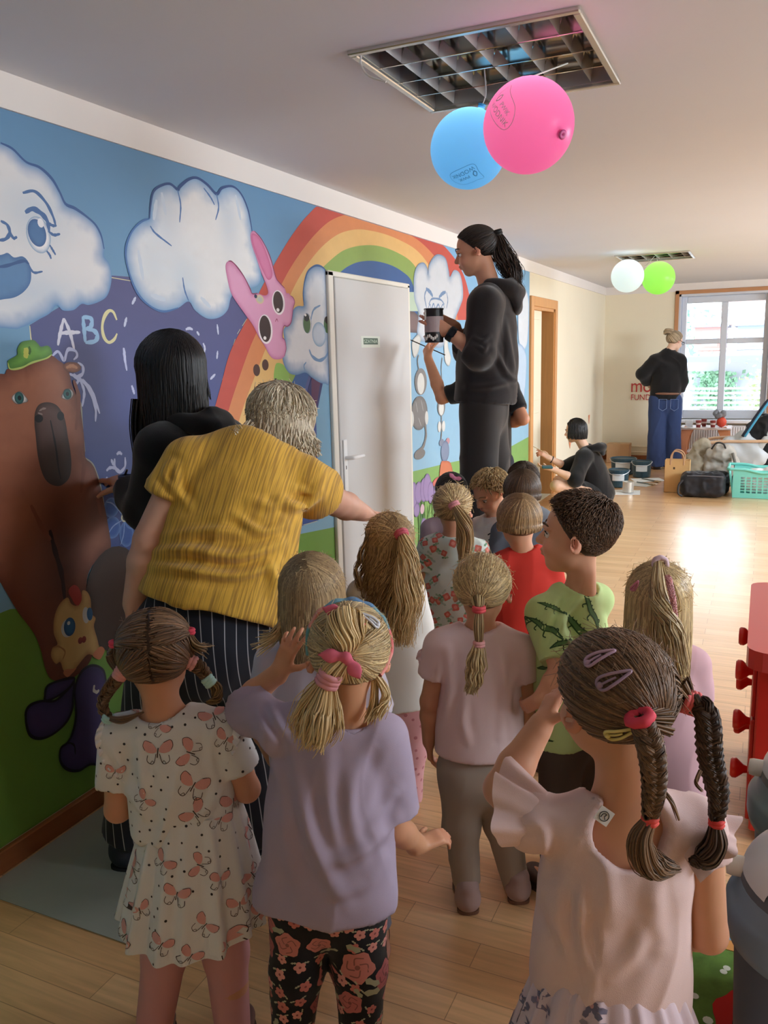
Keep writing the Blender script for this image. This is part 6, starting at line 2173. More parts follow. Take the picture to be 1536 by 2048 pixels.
def child_wavy():
 h0 = 2.68
 w = lambda x, y, d=0: W(x, y, h0 + d)
 P = Person('', 7, .006, (208, 154, 122))
 P.frame(w(776, 1086), .195, 52, nod=6, neck=w(776, 1156, .01), shL=w(722, 1188), shR=w(826, 1190), hipL=w(768, 1392), hipR=w(828, 1392))
 P.legs(al=w(778, 1590), ar=w(814, 1606))
 P.arms(L=dict(e=w(716, 1270, .05), w=w(730, 1340, .12), d=A([0, 0, -1.]) + CF * .3, n=CR, thumb=-1), R=dict(e=w(838, 1285, 0), w=w(830, 1350, .08), d=A([0, 0, -1.]) + CF, n=-CR, thumb=1))
 root = person('person in a loose white tee and pink dotted leggings, before the white door', P.hip)
 body(P, root, (.030, .026, .019), KID_LEG)
 top(P, root, 'shirt', mat('white_jersey', (232, 230, 224), .85), tw=(.030, .096, .106, .114), sleeve=.75, sr=(.046, .052), hem=.02, flare=.020, amp=.007, f=(7, 13))
 pr = lambda V, Q: scatter(V, Q, [(m_pink_dot, 150, .012, .026)], 2)
 trousers(P, root, 'leggings', cloth, r=(.066, .058, .052), hip_r=.11, end=.92, col=(216, 158, 160), prints=pr, amp=.004)
 shoes(P, root, (196, 150, 150))
 H = new_hair(P, 17, .03)
 H.cap(FACE_CUT, (104, 78, 54), .985)
 p0 = H.at(803, 1068, 1.16)
 t = tuple((H.R @ (p0 - H.c)) / H.rad)
 comb_to(H, 2600, t, BL0, PB1, lambda D: D[:, 2] > .05, bow=.03, w=.0014)
 hang(H, 2600, (104, 78, 54), BL1, crown=(0, -.75, .66), az=115, zr=-.25, z0=-3.0, z1=-1.6, wave=.009, freq=1.8, w=.0014, clump=34, drift=.005, fuzz=.012)
 p0 = H.at(803, 1068, 1.16)
 H.bundle([p0, w(812, 1092, -.13), w(814, 1150, -.13), w(808, 1220, -.12), w(802, 1292, -.11)], 700, .042, BL1, PB1, prof=(.22, .7, 1, 1.1, .7), wave=.008, freq=2.2, spread=.25, cut=.3, fuzz=.012)
 for x, y in ((722, 1180), (730, 1200), (716, 1160)):
  H.bundle([w(735, 1075, -.02), w(x + 4, y - 50, -.03), w(x - 4, y, -.04), w(x + 10, y + 18, -.05)], 26, .008, BL0, BL1, wave=.006)
 flyaway(H, 300, BL1, PB1, .3, w=.0006)
 H.build(root, hair_m)
 tie(P, root, p0 - CF * .004, w(812, 1090, -.13) - p0, .017, (214, 100, 118), thick=.007, n=2)

def child_bob():
 h0 = 1.95
 w = lambda x, y, d=0: W(x, y, h0 + d)
 P = Person('', 8, .006, (208, 154, 122))
 P.frame(w(624, 1188), .195, 30, nod=4, neck=w(628, 1288, .01), shL=w(545, 1326), shR=w(724, 1330), hipL=w(596, 1590), hipR=w(692, 1590))
 P.legs(al=w(632, 1880), ar=w(752, 1866))
 P.arms(L=dict(e=w(516, 1440, .02), w=w(548, 1520, .1), d=A([0, 0, -1.]) + CF, n=CR, thumb=-1), R=dict(e=w(756, 1440, .04), w=w(740, 1530, .1), d=A([0, 0, -1.]) + CF, n=-CR, thumb=1))
 root = person('person with straight shoulder-length blond hair and pale lilac shirt, beside the pinstripe trousers', P.hip)
 body(P, root, (.032, .027, .020), KID_LEG)
 top(P, root, 'shirt', mat('pale_lilac_jersey', (208, 196, 206), .85), tw=(.030, .096, .098, .104), sleeve=.8, sr=(.046, .050), hem=.05, flare=.01, amp=.006)
 trousers(P, root, 'trousers', mat('trousers_blue_grey', (128, 132, 150), .85, noise=.06), r=(.064, .054, .046), hip_r=.106, end=.9)
 shoes(P, root, (196, 148, 132))
 H = new_hair(P, 18, .032)
 H.cap(FACE_CUT, (112, 86, 60), .985)
 hang(H, 5600, (110, 84, 60), (200, 172, 128), crown=(-.12, -.42, .90), az=128, zr=-.15, z0=-2.25, z1=-1.85, wave=.0015, w=.0013, part=.10, clump=60, fuzz=.004)
 for k in range(5):
  H.bundle([w(570, 1225 + 6 * k, -.05), w(548, 1262 + 5 * k, -.06), w(518 - 3 * k, 1275 + 8 * k, -.06)], 10, .006, BL1, PB1, fuzz=.014)
 flyaway(H, 160, BL1, PB1, .22)
 H.build(root, hair_m)

def child_rose_dress():
 h0 = 3.3
 w = lambda x, y, d=0: W(x, y, h0 + d)
 P = Person('', 9, .006, (212, 158, 128))
 P.frame(w(906, 1018), .195, 12, nod=4, neck=w(905, 1074, .01), shL=w(856, 1098), shR=w(956, 1100), hipL=w(880, 1250), hipR=w(936, 1250))
 P.legs()
 P.arms(L=dict(e=w(848, 1172, .0), w=w(856, 1232, .05), d=A([0, 0, -1.]) + CF * .5, n=CR, thumb=-1), R=dict(e=w(962, 1172, 0), w=w(956, 1232, .08), d=A([0, 0, -1.]) + CF, n=-CR, thumb=1))
 root = person('person in a pale mint dress printed with red roses, blond ponytail, beside the painted flowers', P.hip)
 body(P, root, (.030, .026, .019), KID_LEG)
 pr = lambda V, Q: scatter(V, Q, [(m_redrose, 170, .042, .026)], 5)
 top(P, root, 'dress', cloth, tw=(.030, .094, .104, .115), sleeve=.55, sr=(.043, .046), hem=.16, flare=.045, amp=.005, col=(206, 216, 208), prints=pr, neck_r=.055)
 trousers(P, root, 'leggings', mat('leggings_rose', (200, 150, 150), .8), r=(.056, .046, .036), hip_r=.09, end=1.0)
 shoes(P, root, (170, 120, 120))
 H = new_hair(P, 19, .03)
 H.cap(FACE_CUT, (120, 92, 62), .985)
 t = (.22, -.95, .05)
 comb_to(H, 2200, t, BL0, PB1, bow=.05, w=.0018)
 p0 = H.sp(A(t), A(1.08))
 H.bundle([p0, w(926, 1040, -.14), w(930, 1080, -.13), w(926, 1128, -.12)], 320, .032, BL0, PB1, prof=(.4, .9, 1, .35), w=.0018, fuzz=.006)
 flyaway(H, 260, BL1, PB1, .3, w=.0008)
 H.build(root, hair_m)
 tie(P, root, p0, w(926, 1040, -.14) - p0, .017, (226, 150, 156), thick=.007, n=2)

def boy_blond():
 h0 = 3.85
 w = lambda x, y, d=0: W(x, y, h0 + d)
 P = Person('', 10, .005, (220, 168, 138))
 hd = 140
 shl, shr = lr(w(985, 1062), .11, hd)
 hl, hr = lr(w(985, 1180), .055, hd)
 P.frame(w(980, 984), .20, 148, nod=30, neck=w(990, 1042), shL=shl, shR=shr, hipL=hl, hipR=hr)
 P.legs()
 P.arms(L=dict(e=w(1012, 1110, .05), w=w(1000, 1150, -.05), d=-UPZ - CF, n=-CR, thumb=1), R=dict(e=w(955, 1110, -.06), w=w(962, 1150, -.1), d=-UPZ, n=CR, thumb=1))
 root = person('person with curly blond hair and white printed T-shirt facing the camera, looking down', P.hip)
 body(P, root, (.032, .027, .020), KID_LEG)
 eyes(root, P.p, P.Rh, P.hs, (70, 60, 50), (-1, 1), (140, 110, 80))
 mk = [(stroke2(q, .10), (40, 40, 46)) for q in ([(-.4, .2), (-.1, .35), (.2, .2)], [(.2, .2), (.4, -.1), (.1, -.3)], [(-.3, -.2), (0, -.05), (.2, -.2)])]
 pr = lambda V, Q: scatter(V, Q, [], 5, fixed=[(984, 1076, lambda r: mk, .06, 0)])
 top(P, root, 'shirt', cloth, tw=(.036, .108, .110, .114), sleeve=.8, hem=.05, amp=.005, col=(226, 224, 218), prints=pr)
 trousers(P, root, 'trousers', mat('trousers_blue_grey'), r=(.064, .054, .046), hip_r=.106, end=.9)
 shoes(P, root, (90, 90, 100))
 H = new_hair(P, 20, .03)
 H.cap(FACE_CUT, (150, 118, 80), 1.0)
 crop_hair(H, 1800, (138, 108, 72), PB1, whorl=(.1, -.6, .75), ln=.40, lift=.12, w=.002, jit=.35)
 H.build(root, hair_m)

def plain_child(label, h0, head, hs, look, neck, sh, hip, shirt, hair, hcol, seed, arms=True, long=False):
 w = lambda x, y, d=0: W(x, y, h0 + d)
 P = Person('', seed, .0065, (212, 158, 128))
 P.frame(w(*head), hs, look, nod=4, neck=w(*neck), shL=w(*sh[0]), shR=w(*sh[1]), hipL=w(*hip[0]), hipR=w(*hip[1]))
 P.legs()
 a = {}
 for k, s, q, n in (('L', sh[0], hip[0], CR), ('R', sh[1], hip[1], -CR)):
  sx = -1 if k == 'L' else 1
  e = w(s[0], s[1] * .45 + q[1] * .55) + P.lat * sx * .015
  wr = w(q[0], q[1] * .95 + s[1] * .05, .06) + P.lat * sx * .06
  a[k] = dict(e=e, w=wr, d=-UPZ + CF * .4, n=n, thumb=-sx * -1 if k == 'R' else -1)
 P.arms(**a)
 root = person(label, P.hip)
 body(P, root, KID_ARM, KID_LEG, rn=.038)
 top(P, root, 'shirt', mat('jersey_%d_%d_%d' % shirt, shirt, .85, bump=.1, bscale=900), tw=(.031, .098, .098, .104), sleeve=.8, sr=(.047, .052), hem=.06, flare=.008, amp=.006, seed=seed, f=(7, 13))
 trousers(P, root, 'trousers', mat('trousers_dark', (62, 62, 72), .85, noise=.06), r=(.064, .054, .046), hip_r=.106, end=.9)
 shoes(P, root, (96, 84, 84))
 H = new_hair(P, seed + 30, .032)
 H.cap(FACE_CUT, hcol[0], 1.0)
 if hair == 'bowl':
  hang(H, 2600, hcol[0], hcol[1], crown=(.05, -.40, .91), az=150, zr=-.30, z0=-.62, z1=-.45, w=.0017, m1=10, m2=4, clump=0, part=.06, lift=(1.01, 1.08))
 elif hair == 'crop':
  crop_hair(H, 2600, hcol[0], hcol[1], whorl=(.1, -.55, .8), ln=.32, lift=.05, w=.0016)
 elif hair == 'knot':
  comb_to(H, 1600, (.1, -.7, .7), hcol[0], hcol[1], bow=.03, w=.0018)
 H.build(root, hair_m)
 return P, root, H

child_butterfly()
child_lilac()
child_braids()
child_pink_tee()
boy_green()
child_long_hair()
child_wavy()
child_bob()
child_rose_dress()
boy_blond()
plain_child('person with smooth light-brown bowl-cut hair and plain red T-shirt, seen from behind', 2.95, (1038, 1044), .195, 24, (1046, 1108, .01), ((1006, 1128), (1100, 1130)), ((1028, 1290), (1086, 1290)), (202, 52, 40), 'bowl', ((92, 68, 46), (190, 154, 110)), 21)
plain_child('person with sleek dark-brown hair standing between the blond and the red-shirted ones', 3.65, (1044, 986), .20, 20, (1046, 1046, .01), ((1002, 1064), (1090, 1066)), ((1020, 1200), (1074, 1200)), (88, 96, 108), 'bowl', ((44, 32, 24), (104, 80, 58)), 22)
plain_child('person with short dark hair, only the crown of the head showing, farthest of the group', 4.12, (1046, 964), .20, 24, (1048, 1016, .01), ((1008, 1034), (1086, 1036)), ((1024, 1150), (1074, 1150)), (110, 116, 124), 'crop', ((48, 38, 32), (96, 80, 66)), 23)
Pm, rm, Hm = plain_child('person with black hair and a pink hair bow, mostly hidden behind the rose dress', 3.95, (902, 986), .19, 30, (902, 1040, .01), ((862, 1058), (944, 1058)), ((880, 1190), (926, 1190)), (170, 150, 160), 'knot', ((16, 13, 13), (50, 42, 40)), 24)
bow(Pm, rm, W(909, 957, 3.83), .035, (214, 130, 160), CR, CR * -.6 + CU * .6)

# ---- grown-ups
def adult_yellow():
 P = Person('', 40, .006, (214, 164, 140))
 P.frame(W(566, 848, 2.56), .228, -22, tilt=6, nod=26, neck=W(516, 900, 2.48), shL=W(378, 925, 2.40), shR=W(606, 965, 2.46), hipL=W(338, 1262, 2.30), hipR=W(482, 1262, 2.34))
 P.fw = unit(A([CH[0], CH[1], 0]))
 P.legs(kl=W(300, 1480, 2.36), kr=W(500, 1480, 2.42), al=W(262, 1672, 2.42), ar=W(508, 1672, 2.48), toe=A([CH[0], CH[1], 0]) + A([.2, 0, 0]))
 wr, wl = W(728, 1026, 2.84), W(266, 1208, 2.30)
 P.arms(L=dict(e=W(300, 1078, 2.32), w=wl, d=W(262, 1270, 2.30) - wl, n=CR, thumb=-1, hand=.16, curl=(.3, .35, .4, .4)),
     R=dict(e=W(672, 1004, 2.66), w=wr, d=W(775, 1036, 2.96) - wr, n=-UPZ, thumb=-1, hand=.165, curl=(.05, .35, .5, .6), spread=.1))
 root = person('person in a mustard-yellow ribbed top and pinstripe trousers, bending and pointing', P.hip)
 body(P, root, (.058, .047, .030), (.095, .066, .048), rn=.055, tw=(.05, .15, .15, .16), hand=.165, foot=.24)
 ym = bpy.data.materials.get('yellow_rib') or mat('yellow_rib', attr=True, rough=.85, sheen=.2)
 nt = ym.node_tree
 at = nt.nodes.new('ShaderNodeAttribute')
 at.attribute_name = 'Crd'
 sx = nt.nodes.new('ShaderNodeSeparateXYZ')
 nt.links.new(at.outputs['Vector'], sx.inputs[0])
 cmb = nt.nodes.new('ShaderNodeCombineXYZ')
 for i, k in enumerate((210.0, 7.0)):
  m_ = nt.nodes.new('ShaderNodeMath')
  m_.operation = 'MULTIPLY'
  m_.inputs[1].default_value = k
  nt.links.new(sx.outputs[i], m_.inputs[0])
  nt.links.new(m_.outputs[0], cmb.inputs[i])
 nz = nt.nodes.new('ShaderNodeTexNoise')
 nz.inputs['Scale'].default_value = 1.0
 nz.inputs['Detail'].default_value = 3
 nt.links.new(cmb.outputs[0], nz.inputs['Vector'])
 rp = nt.nodes.new('ShaderNodeValToRGB')
 rp.color_ramp.elements[0].position, rp.color_ramp.elements[1].position = .40, .56
 rp.color_ramp.elements[0].color = tuple(srgb((176, 132, 52))) + (1,)
 rp.color_ramp.elements[1].color = tuple(srgb((226, 176, 66))) + (1,)
 nt.links.new(nz.outputs[0], rp.inputs[0])
 b_ = nt.nodes['Principled BSDF']
 nt.links.new(rp.outputs[0], b_.inputs['Base Color'])
 bp = nt.nodes.new('ShaderNodeBump')
 bp.inputs['Strength'].default_value = .35
 bp.inputs['Distance'].default_value = .004
 nt.links.new(nz.outputs[0], bp.inputs['Height'])
 nt.links.new(bp.outputs[0], b_.inputs['Normal'])
 ax = unit(W(470, 880, 2.4) - W(390, 1180, 2.3))
 lx = unit(np.cross(CF, ax))
 w = lambda x, y, d=0: W(x, y, 2.3)
 fo = [([w(*q) for q in pl], hh, ww) for pl, hh, ww in ((((300, 1105), (380, 1100), (470, 1112), (560, 1085)), .022, .017), (((300, 1130), (380, 1140), (470, 1150), (555, 1125)), .022, .015), (((320, 1075), (430, 1062), (520, 1072)), .012, .014), (((470, 1030), (520, 1062), (572, 1050)), .016, .013), (((560, 1000), (600, 1014), (645, 985)), .018, .014), (((350, 930), (352, 975), (375, 1010)), .014, .013),
    (((340, 920), (330, 950), (345, 985)), .012, .010), (((590, 975), (620, 985), (648, 968)), .012, .010), (((500, 1000), (540, 1010), (570, 1000)), .010, .014), (((540, 1130), (550, 1160), (545, 1185)), .014, .014))]
 crd = lambda V: np.stack([V @ lx, V @ ax, V @ np.cross(lx, ax)], 1)
 top(P, root, 'shirt', ym, tw=(.056, .172, .185, .195), sleeve=.50, sr=(.078, .082), hem=-.075, flare=.012, q=1.35, vox=.0075, neck_r=.085, neck_dz=.045, grow=.012, amp=.010, seed=4, F_=fo, f=(5, 9), crd=crd)
 ps = mat('pinstripe', (24, 25, 36), .85, sheen=.1)
 nt = ps.node_tree
 at = nt.nodes.new('ShaderNodeAttribute')
 at.attribute_name = 'Crd'
 sx = nt.nodes.new('ShaderNodeSeparateXYZ')
 nt.links.new(at.outputs['Vector'], sx.inputs[0])
 m1 = nt.nodes.new('ShaderNodeMath')
 m1.operation = 'FRACT'
 nt.links.new(sx.outputs[0], m1.inputs[0])
 m2 = nt.nodes.new('ShaderNodeMath')
 m2.operation = 'LESS_THAN'
 m2.inputs[1].default_value = .085
 nt.links.new(m1.outputs[0], m2.inputs[0])
 mx = nt.nodes.new('ShaderNodeMix')
 mx.data_type = 'RGBA'
 mx.inputs[6].default_value = tuple(srgb((24, 25, 36))) + (1,)
 mx.inputs[7].default_value = tuple(srgb((170, 168, 172))) + (1,)
 nt.links.new(m2.outputs[0], mx.inputs[0])
 nt.links.new(mx.outputs[2], nt.nodes['Principled BSDF'].inputs['Base Color'])
 c0 = P.hip
 lat2 = unit(np.cross(CH, UPZ))

 def crd2(V):
  z = c0[2] + .1 - V[:, 2]
  x = (V - c0) @ lat2
  return np.stack([(x + .22 * np.clip(.18 - z, 0, 1) * np.clip(-x * 4 + .4, 0, 1)) / (.028 * (1 + .1 * np.clip(z, 0, 1))) + 100 + .25 * np.sin(z * 5), z, z * 0], 1)
 trousers(P, root, 'trousers', ps, r=(.112, .092, .098), hip_r=.178, q=1.25, end=.93, vox=.008, waist=.16, rise=.03, amp=.006, f=(4, 7), crd=crd2)
 shoes(P, root, (40, 44, 56), (30, 30, 34), foot=.25)
 H = new_hair(P, 41, .035)
 H.cap(FACE_CUT, (150, 124, 92), .985)
 hang(H, 3600, (128, 104, 78), (244, 232, 204), crown=(.1, -.30, .95), az=150, zr=-.2, z0=-1.45, z1=-.95, wave=.004, freq=1.5, w=.0018, clump=36, out=.02, fuzz=.012, m2=9)
 crop_hair(H, 1600, (150, 124, 92), (250, 240, 214), whorl=(.1, -.3, .94), ln=.9, lift=.10, w=.0018, jit=.12)
 H.bundle([W(500, 850, 2.46), W(480, 872, 2.40), W(462, 858, 2.38)], 60, .016, (150, 124, 92), (244, 232, 204), fuzz=.012)
 flyaway(H, 240, (190, 170, 130), (250, 240, 214), .25, w=.0007)
 H.build(root, hair_m)

def hood(P, root, m, c, r, back, droop=.06, name='hood'):
 """a hood lying on the shoulders: a thick rolled collar that sags behind the neck"""
 so = Soft(.007)
 n = 14
 pts = []
 for i in range(n + 1):
  a = PI * (-.15 + 1.3 * i / n)
  v = math.cos(a) * P.lat * r + math.sin(a) * unit(back) * r * 1.15
  pts.append(A(c) + v - UPZ * droop * max(0, math.sin(a)) ** 2 * .4)
 for a, b in zip(pts[:-1], pts[1:]):
  so.cap(a, b, .030, .030, k=.015)
 bk = A(c) + unit(back) * r * 1.1
 so.cap(A(c) + unit(back) * r * .7, bk - UPZ * droop * 1.6, .055, .045, k=.035, ax=unit(back), q=1.9)
 so.ell(A(c) + UPZ * .05, (r * .75, r * .75, .07), k=.02, op='s')
 return finish(P, root, name, so, m, amp=.006, seed=7, f=(6, 11))

black = mat('black_fleece', (22, 21, 23), .9, sheen=.25, spec=.2, bump=.15, bscale=400)
black_jeans = mat('black_cord', (20, 19, 20), .85, sheen=.2)

def adult_black_hair():
 h0 = 2.72
 w = lambda x, y, d=0: W(x, y, h0 + d)
 P = Person('', 42, .007, (206, 156, 130))
 hd = 86
 shl, shr = lr(w(388, 890), .155, hd)
 hl, hr = lr(w(372, 1170), .09, hd)
 P.frame(w(338, 748), .250, 74, nod=6, neck=w(372, 852), shL=shl, shR=shr, hipL=hl, hipR=hr)
 P.legs()
 wl = W(258, 972, 2.84)
 P.arms(L=dict(e=W(286, 1020, 2.68), w=wl, d=W(222, 955, 2.90) - wl, n=-UPZ + CR * .3, thumb=1, hand=.17, curl=(.2, .5, .6, .6)),
     R=dict(e=w(440, 1000, .15), w=w(400, 960, .34), d=-CR + CF * .6, n=-UPZ, thumb=-1, hand=.17))
 root = person('person with long straight black hair in a black hoodie, painting the chalkboard flowers', P.hip)
 body(P, root, (.048, .040, .028), (.08, .06, .042), rn=.05, tw=(.045, .13, .12, .13), hand=.17, foot=.24)
 top(P, root, 'hoodie', black, tw=(.058, .150, .150, .150), hem=.06, sr=(.075, .066), long=.85, vox=.009, grow=.012, neck_r=.07, amp=.008, f=(5, 9))
 hood(P, root, black, w(392, 838, -.02), .085, -P.fw, .05)
 trousers(P, root, 'trousers', black_jeans, r=(.092, .075, .075), hip_r=.145, end=.97, vox=.009, waist=.08)
 shoes(P, root, (30, 30, 34), (30, 30, 34), foot=.25)
 H = new_hair(P, 43, .035)
 H.cap(FACE_CUT, (12, 10, 11), 1.0)
 hang(H, 3800, BK0, BK1, crown=(.0, -.25, .97), az=150, zr=-.2, z0=-2.9, z1=-2.3, wave=.0015, w=.0017, clump=70, part=.08, m2=12, drift=-.012, lift=(1, 1.09))
 H.bundle([w(282, 800, -.02), w(278, 850, -.02), w(282, 900, -.02), w(290, 960, 0)], 260, .028, BK0, BK1, prof=(1, 1, .9, .3))
 H.bundle([w(408, 745, -.02), w(418, 785, -.03), w(420, 800, -.02)], 8, .006, BK0, BK1)
 H.build(root, hair_m)
 # what she holds: a small pot and a brush
 b = MB().tube([W(236, 985, 2.90), W(254, 940, 2.84)], .004, 6).build('paint_brush', mat('brush_wood', (70, 50, 40), .5))
 tag(b, 'thin paint brush held by the long-haired person at the chalkboard', 'brush')
 g = MB().lathe([(.0, -.02), (.024, -.02), (.026, .02), (.022, .022), (.022, .016), (0, .016)], W(252, 962, 2.83), 20)
 tag(g.build('paint_pot', mat('pot_blue_grey', (96, 104, 140), .4), smooth=False), 'small blue-grey paint pot held against the chalkboard', 'pot')

def adult_on_stool():
 h0 = 4.3
 w = lambda x, y, d=0: W(x, y, h0 + d)
 P = Person('', 44, .006, (204, 152, 124))
 hd = 96
 shl, shr = lr(w(984, 612), .165, hd)
 hl, hr = lr(w(968, 815), .085, hd)
 P.frame(w(950, 502), .228, 106, nod=16, neck=w(982, 582), shL=shl, shR=shr, hipL=hl, hipR=hr)
 P.legs(floor=.50, kl=w(956, 965, -.07), kr=w(985, 965, .08), al=A([hl[0] - .02, hl[1], .57]), ar=A([hr[0], hr[1], .57]))
 wl, wr = w(896, 664, -.16), w(906, 652, -.02)
 P.arms(L=dict(e=w(958, 706, -.20), w=wl, d=w(862, 640, -.16) - wl, n=CF + CR * .2, thumb=1, hand=.17, curl=(.25, .28, .3, .35), tcurl=.2),
     R=dict(e=w(935, 700, .14), w=wr, d=w(880, 640, -.04) - wr, n=-CF, thumb=-1, hand=.17, curl=(.4, .5, .6, .6)))
 root = person('person in a black hoodie with ponytail standing on a stool, holding a paint tin', P.hip)
 body(P, root, (.048, .041, .029), (.085, .062, .042), rn=.05, tw=(.045, .125, .115, .13), hand=.17, foot=.24)
 eyes(root, P.p, P.Rh, P.hs, (50, 38, 30), (-1, 1), (50, 38, 32))
 fo = [([w(1010, 640, -.15), w(1020, 700, -.12), w(1030, 760, -.1)], .010, .014), ([w(990, 700, -.18), w(1010, 740, -.15), w(1036, 770, -.1)], .010, .014), ([w(935, 775, -.16), w(980, 772, -.18), w(1030, 760, -.12)], .014, .018), ([w(955, 690, -.25), w(968, 700, -.25), w(975, 690, -.24)], .008, .010), ([w(948, 675, -.25), w(965, 682, -.26), w(980, 672, -.25)], .008, .010)]
 hm = mat('charcoal_fleece', (38, 34, 35), .9, sheen=.3, spec=.2, bump=.15, bscale=400)
 top(P, root, 'hoodie', hm, tw=(.060, .148, .160, .160), hem=-.03, sr=(.082, .078), long=.30, vox=.008, grow=.012, q=1.28, neck_r=.066, amp=.008, f=(5, 9), F_=fo, belly=-.0)
 hood(P, root, hm, w(1000, 572), .080, -P.fw, .06)
 trousers(P, root, 'trousers', mat('brown_black_cord', (34, 29, 28), .85, sheen=.25, noise=.1, nscale=60, stretch=(6, 6, .6)), r=(.108, .095, .092), hip_r=.148, q=1.2, end=.98, vox=.008, waist=.14, amp=.006, f=(4, 8))
 shoes(P, root, (40, 36, 36), (60, 56, 54), foot=.25)
 H = new_hair(P, 45, .025)
 H.cap(FACE_CUT, (20, 16, 15), 1.0)
 t = (0, -.97, .22)
 comb_to(H, 2400, t, (16, 13, 12), (54, 42, 36), bow=.02, w=.0018)
 p0 = H.sp(A(t), A(1.10))
 H.bundle([p0, w(1005, 510, .0), w(1022, 535, 0), w(1030, 565, -.02), w(1034, 582, -.02)], 420, .05, (20, 15, 13), (66, 48, 38), prof=(.3, .9, 1, .9, .4), w=.002, wave=.006, fuzz=.012)
 H.build(root, hair_m)
 tie(P, root, p0, w(1005, 510) - p0, .022, (20, 18, 20), thick=.009, n=2)
 wt = MB()
 a = unit(wl - A(P.L['e']))
 n_ = unit(np.cross(a, CF))
 for t_ in np.linspace(-.012, .012, 5):
  wt.tube([wl - a * .02 + a * t_ + (n_ * math.cos(x) + np.cross(a, n_) * math.sin(x)) * .034 for x in np.linspace(0, 2 * PI, 21)[:-1]], .0045, 6, closed=True)
 o = wt.build('watch_strap', mat('strap_black', (26, 26, 28), .6), root, smooth=True)
 MB().box(None, (.018, .020, .006), R=A([a, unit(np.cross(a, -CF)), -CF]), c=wl - a * .02 - CF * .036, b=.004).build('watch_face', mat('watch_glass', (18, 20, 24), .1, coat=.5), o)
 # the tin in her hands
 c = w(868, 652, -.135)
 up_ = unit(UPZ + CR * .05)
 R = A([unit(np.cross(UPZ, CF)), CF, UPZ])
 tin = MB().lathe([(0, -.08), (.044, -.08), (.046, -.076), (.046, .076), (.049, .078), (.049, .084), (.044, .084), (.043, .072), (0, .070)], c, 32)
 tin = tin.build('paint_tin', mat('tin_black', (30, 26, 28), .4))
 tag(tin, 'black paint tin with pale label, lifted by the person on the stool', 'paint tin')
 MB().lathe([(.0468, -.03), (.0468, .045)], c, 32).build('tin_label', mat('label_mauve', (176, 160, 162), .5), tin)
 sp = MB()
 for k in range(9):
  a_ = PI * 1.2 + k * .2
  sp.ball(c + A([math.cos(a_) * .0462, math.sin(a_) * .0462, -.055 + .008 * math.sin(k * 5)]), (.006, .006, .009), n=8, m=6)
 sp.tube([c + A([-.03, -.038, .08]), c + A([-.03, -.039, .05]), c + A([-.03, -.04, .03])], .005, 6)
 sp.build('paint_splash', mat('white_gloss', (226, 224, 220), .3), tin, smooth=True)
 st = thing('step_stool', (hl[0], hl[1], 0), 'low wooden step stool under the person with the paint tin', 'stool')
 cx, cy = (hl[0] + hr[0]) / 2 - .03, (hl[1] + hr[1]) / 2
 MB().box((cx - .20, cy - .17, .465), (cx + .20, cy + .17, .50), .008).build('seat', timber, st)
 for sx in (-1, 1):
  for sy in (-1, 1):
   MB().box((cx + sx * .17 - .02, cy + sy * .14 - .02, 0), (cx + sx * .17 + .02, cy + sy * .14 + .02, .465), .004).build('leg', timber, st)

def adult_brush():
 h0 = 5.0
 w = lambda x, y, d=0: W(x, y, h0 + d)
 P = Person('', 46, .007, (200, 144, 112))
 hd = 52
 shl, shr = lr(w(972, 778), .165, hd)
 hl, hr = lr(w(975, 930), .09, hd)
 P.frame(w(972, 702), .225, 60, nod=4, neck=w(975, 765), shL=shl, shR=shr, hipL=hl, hipR=hr)
 P.legs()
 wl = w(856, 716, .14)
 P.arms(L=dict(e=w(884, 796, -.05), w=wl, d=w(850, 686, .22) - wl, n=CR + CF * .5, thumb=-1, hand=.165, curl=(.6, .7, .7, .7), tcurl=.7),
     R=dict(e=w(1046, 838, -.06), w=w(1002, 850, .1), d=-CR + CF, n=-UPZ, thumb=-1, hand=.165))
 root = person('person in a black shirt reaching to the wall with a brush, behind the stool', P.hip)
 body(P, root, (.044, .038, .026), (.08, .06, .042), rn=.05, tw=(.045, .125, .115, .13), hand=.165, foot=.24)
 top(P, root, 'shirt', black, tw=(.055, .140, .135, .140), hem=.05, sr=(.060, .052), sleeve=.72, vox=.009, grow=.01, amp=.008, f=(5, 9))
 trousers(P, root, 'trousers', mat('navy_trousers', (26, 30, 44), .85), r=(.09, .075, .07), hip_r=.14, end=.97, vox=.009, waist=.08)
 shoes(P, root, (30, 30, 34), (30, 30, 34), foot=.25)
 H = new_hair(P, 47, .03)
 H.cap(FACE_CUT, (30, 24, 20), 1.0)
 crop_hair(H, 1200, (30, 24, 20), (70, 54, 44), w=.002)
 H.build(root, hair_m)
 a, b = w(826, 682, .26), w(890, 710, .10)
 o = MB().tube([a, b], .0035, 6)
 o = o.build('paint_brush', mat('brush_dark', (40, 30, 26), .5))
 tag(o, 'dark thin paint brush touching the white painted glove', 'brush')
 MB().tube([a, a + (a - b) * .08], A([.005, .002]), 6).build('bristles', mat('bristle', (60, 54, 50), .9), o)

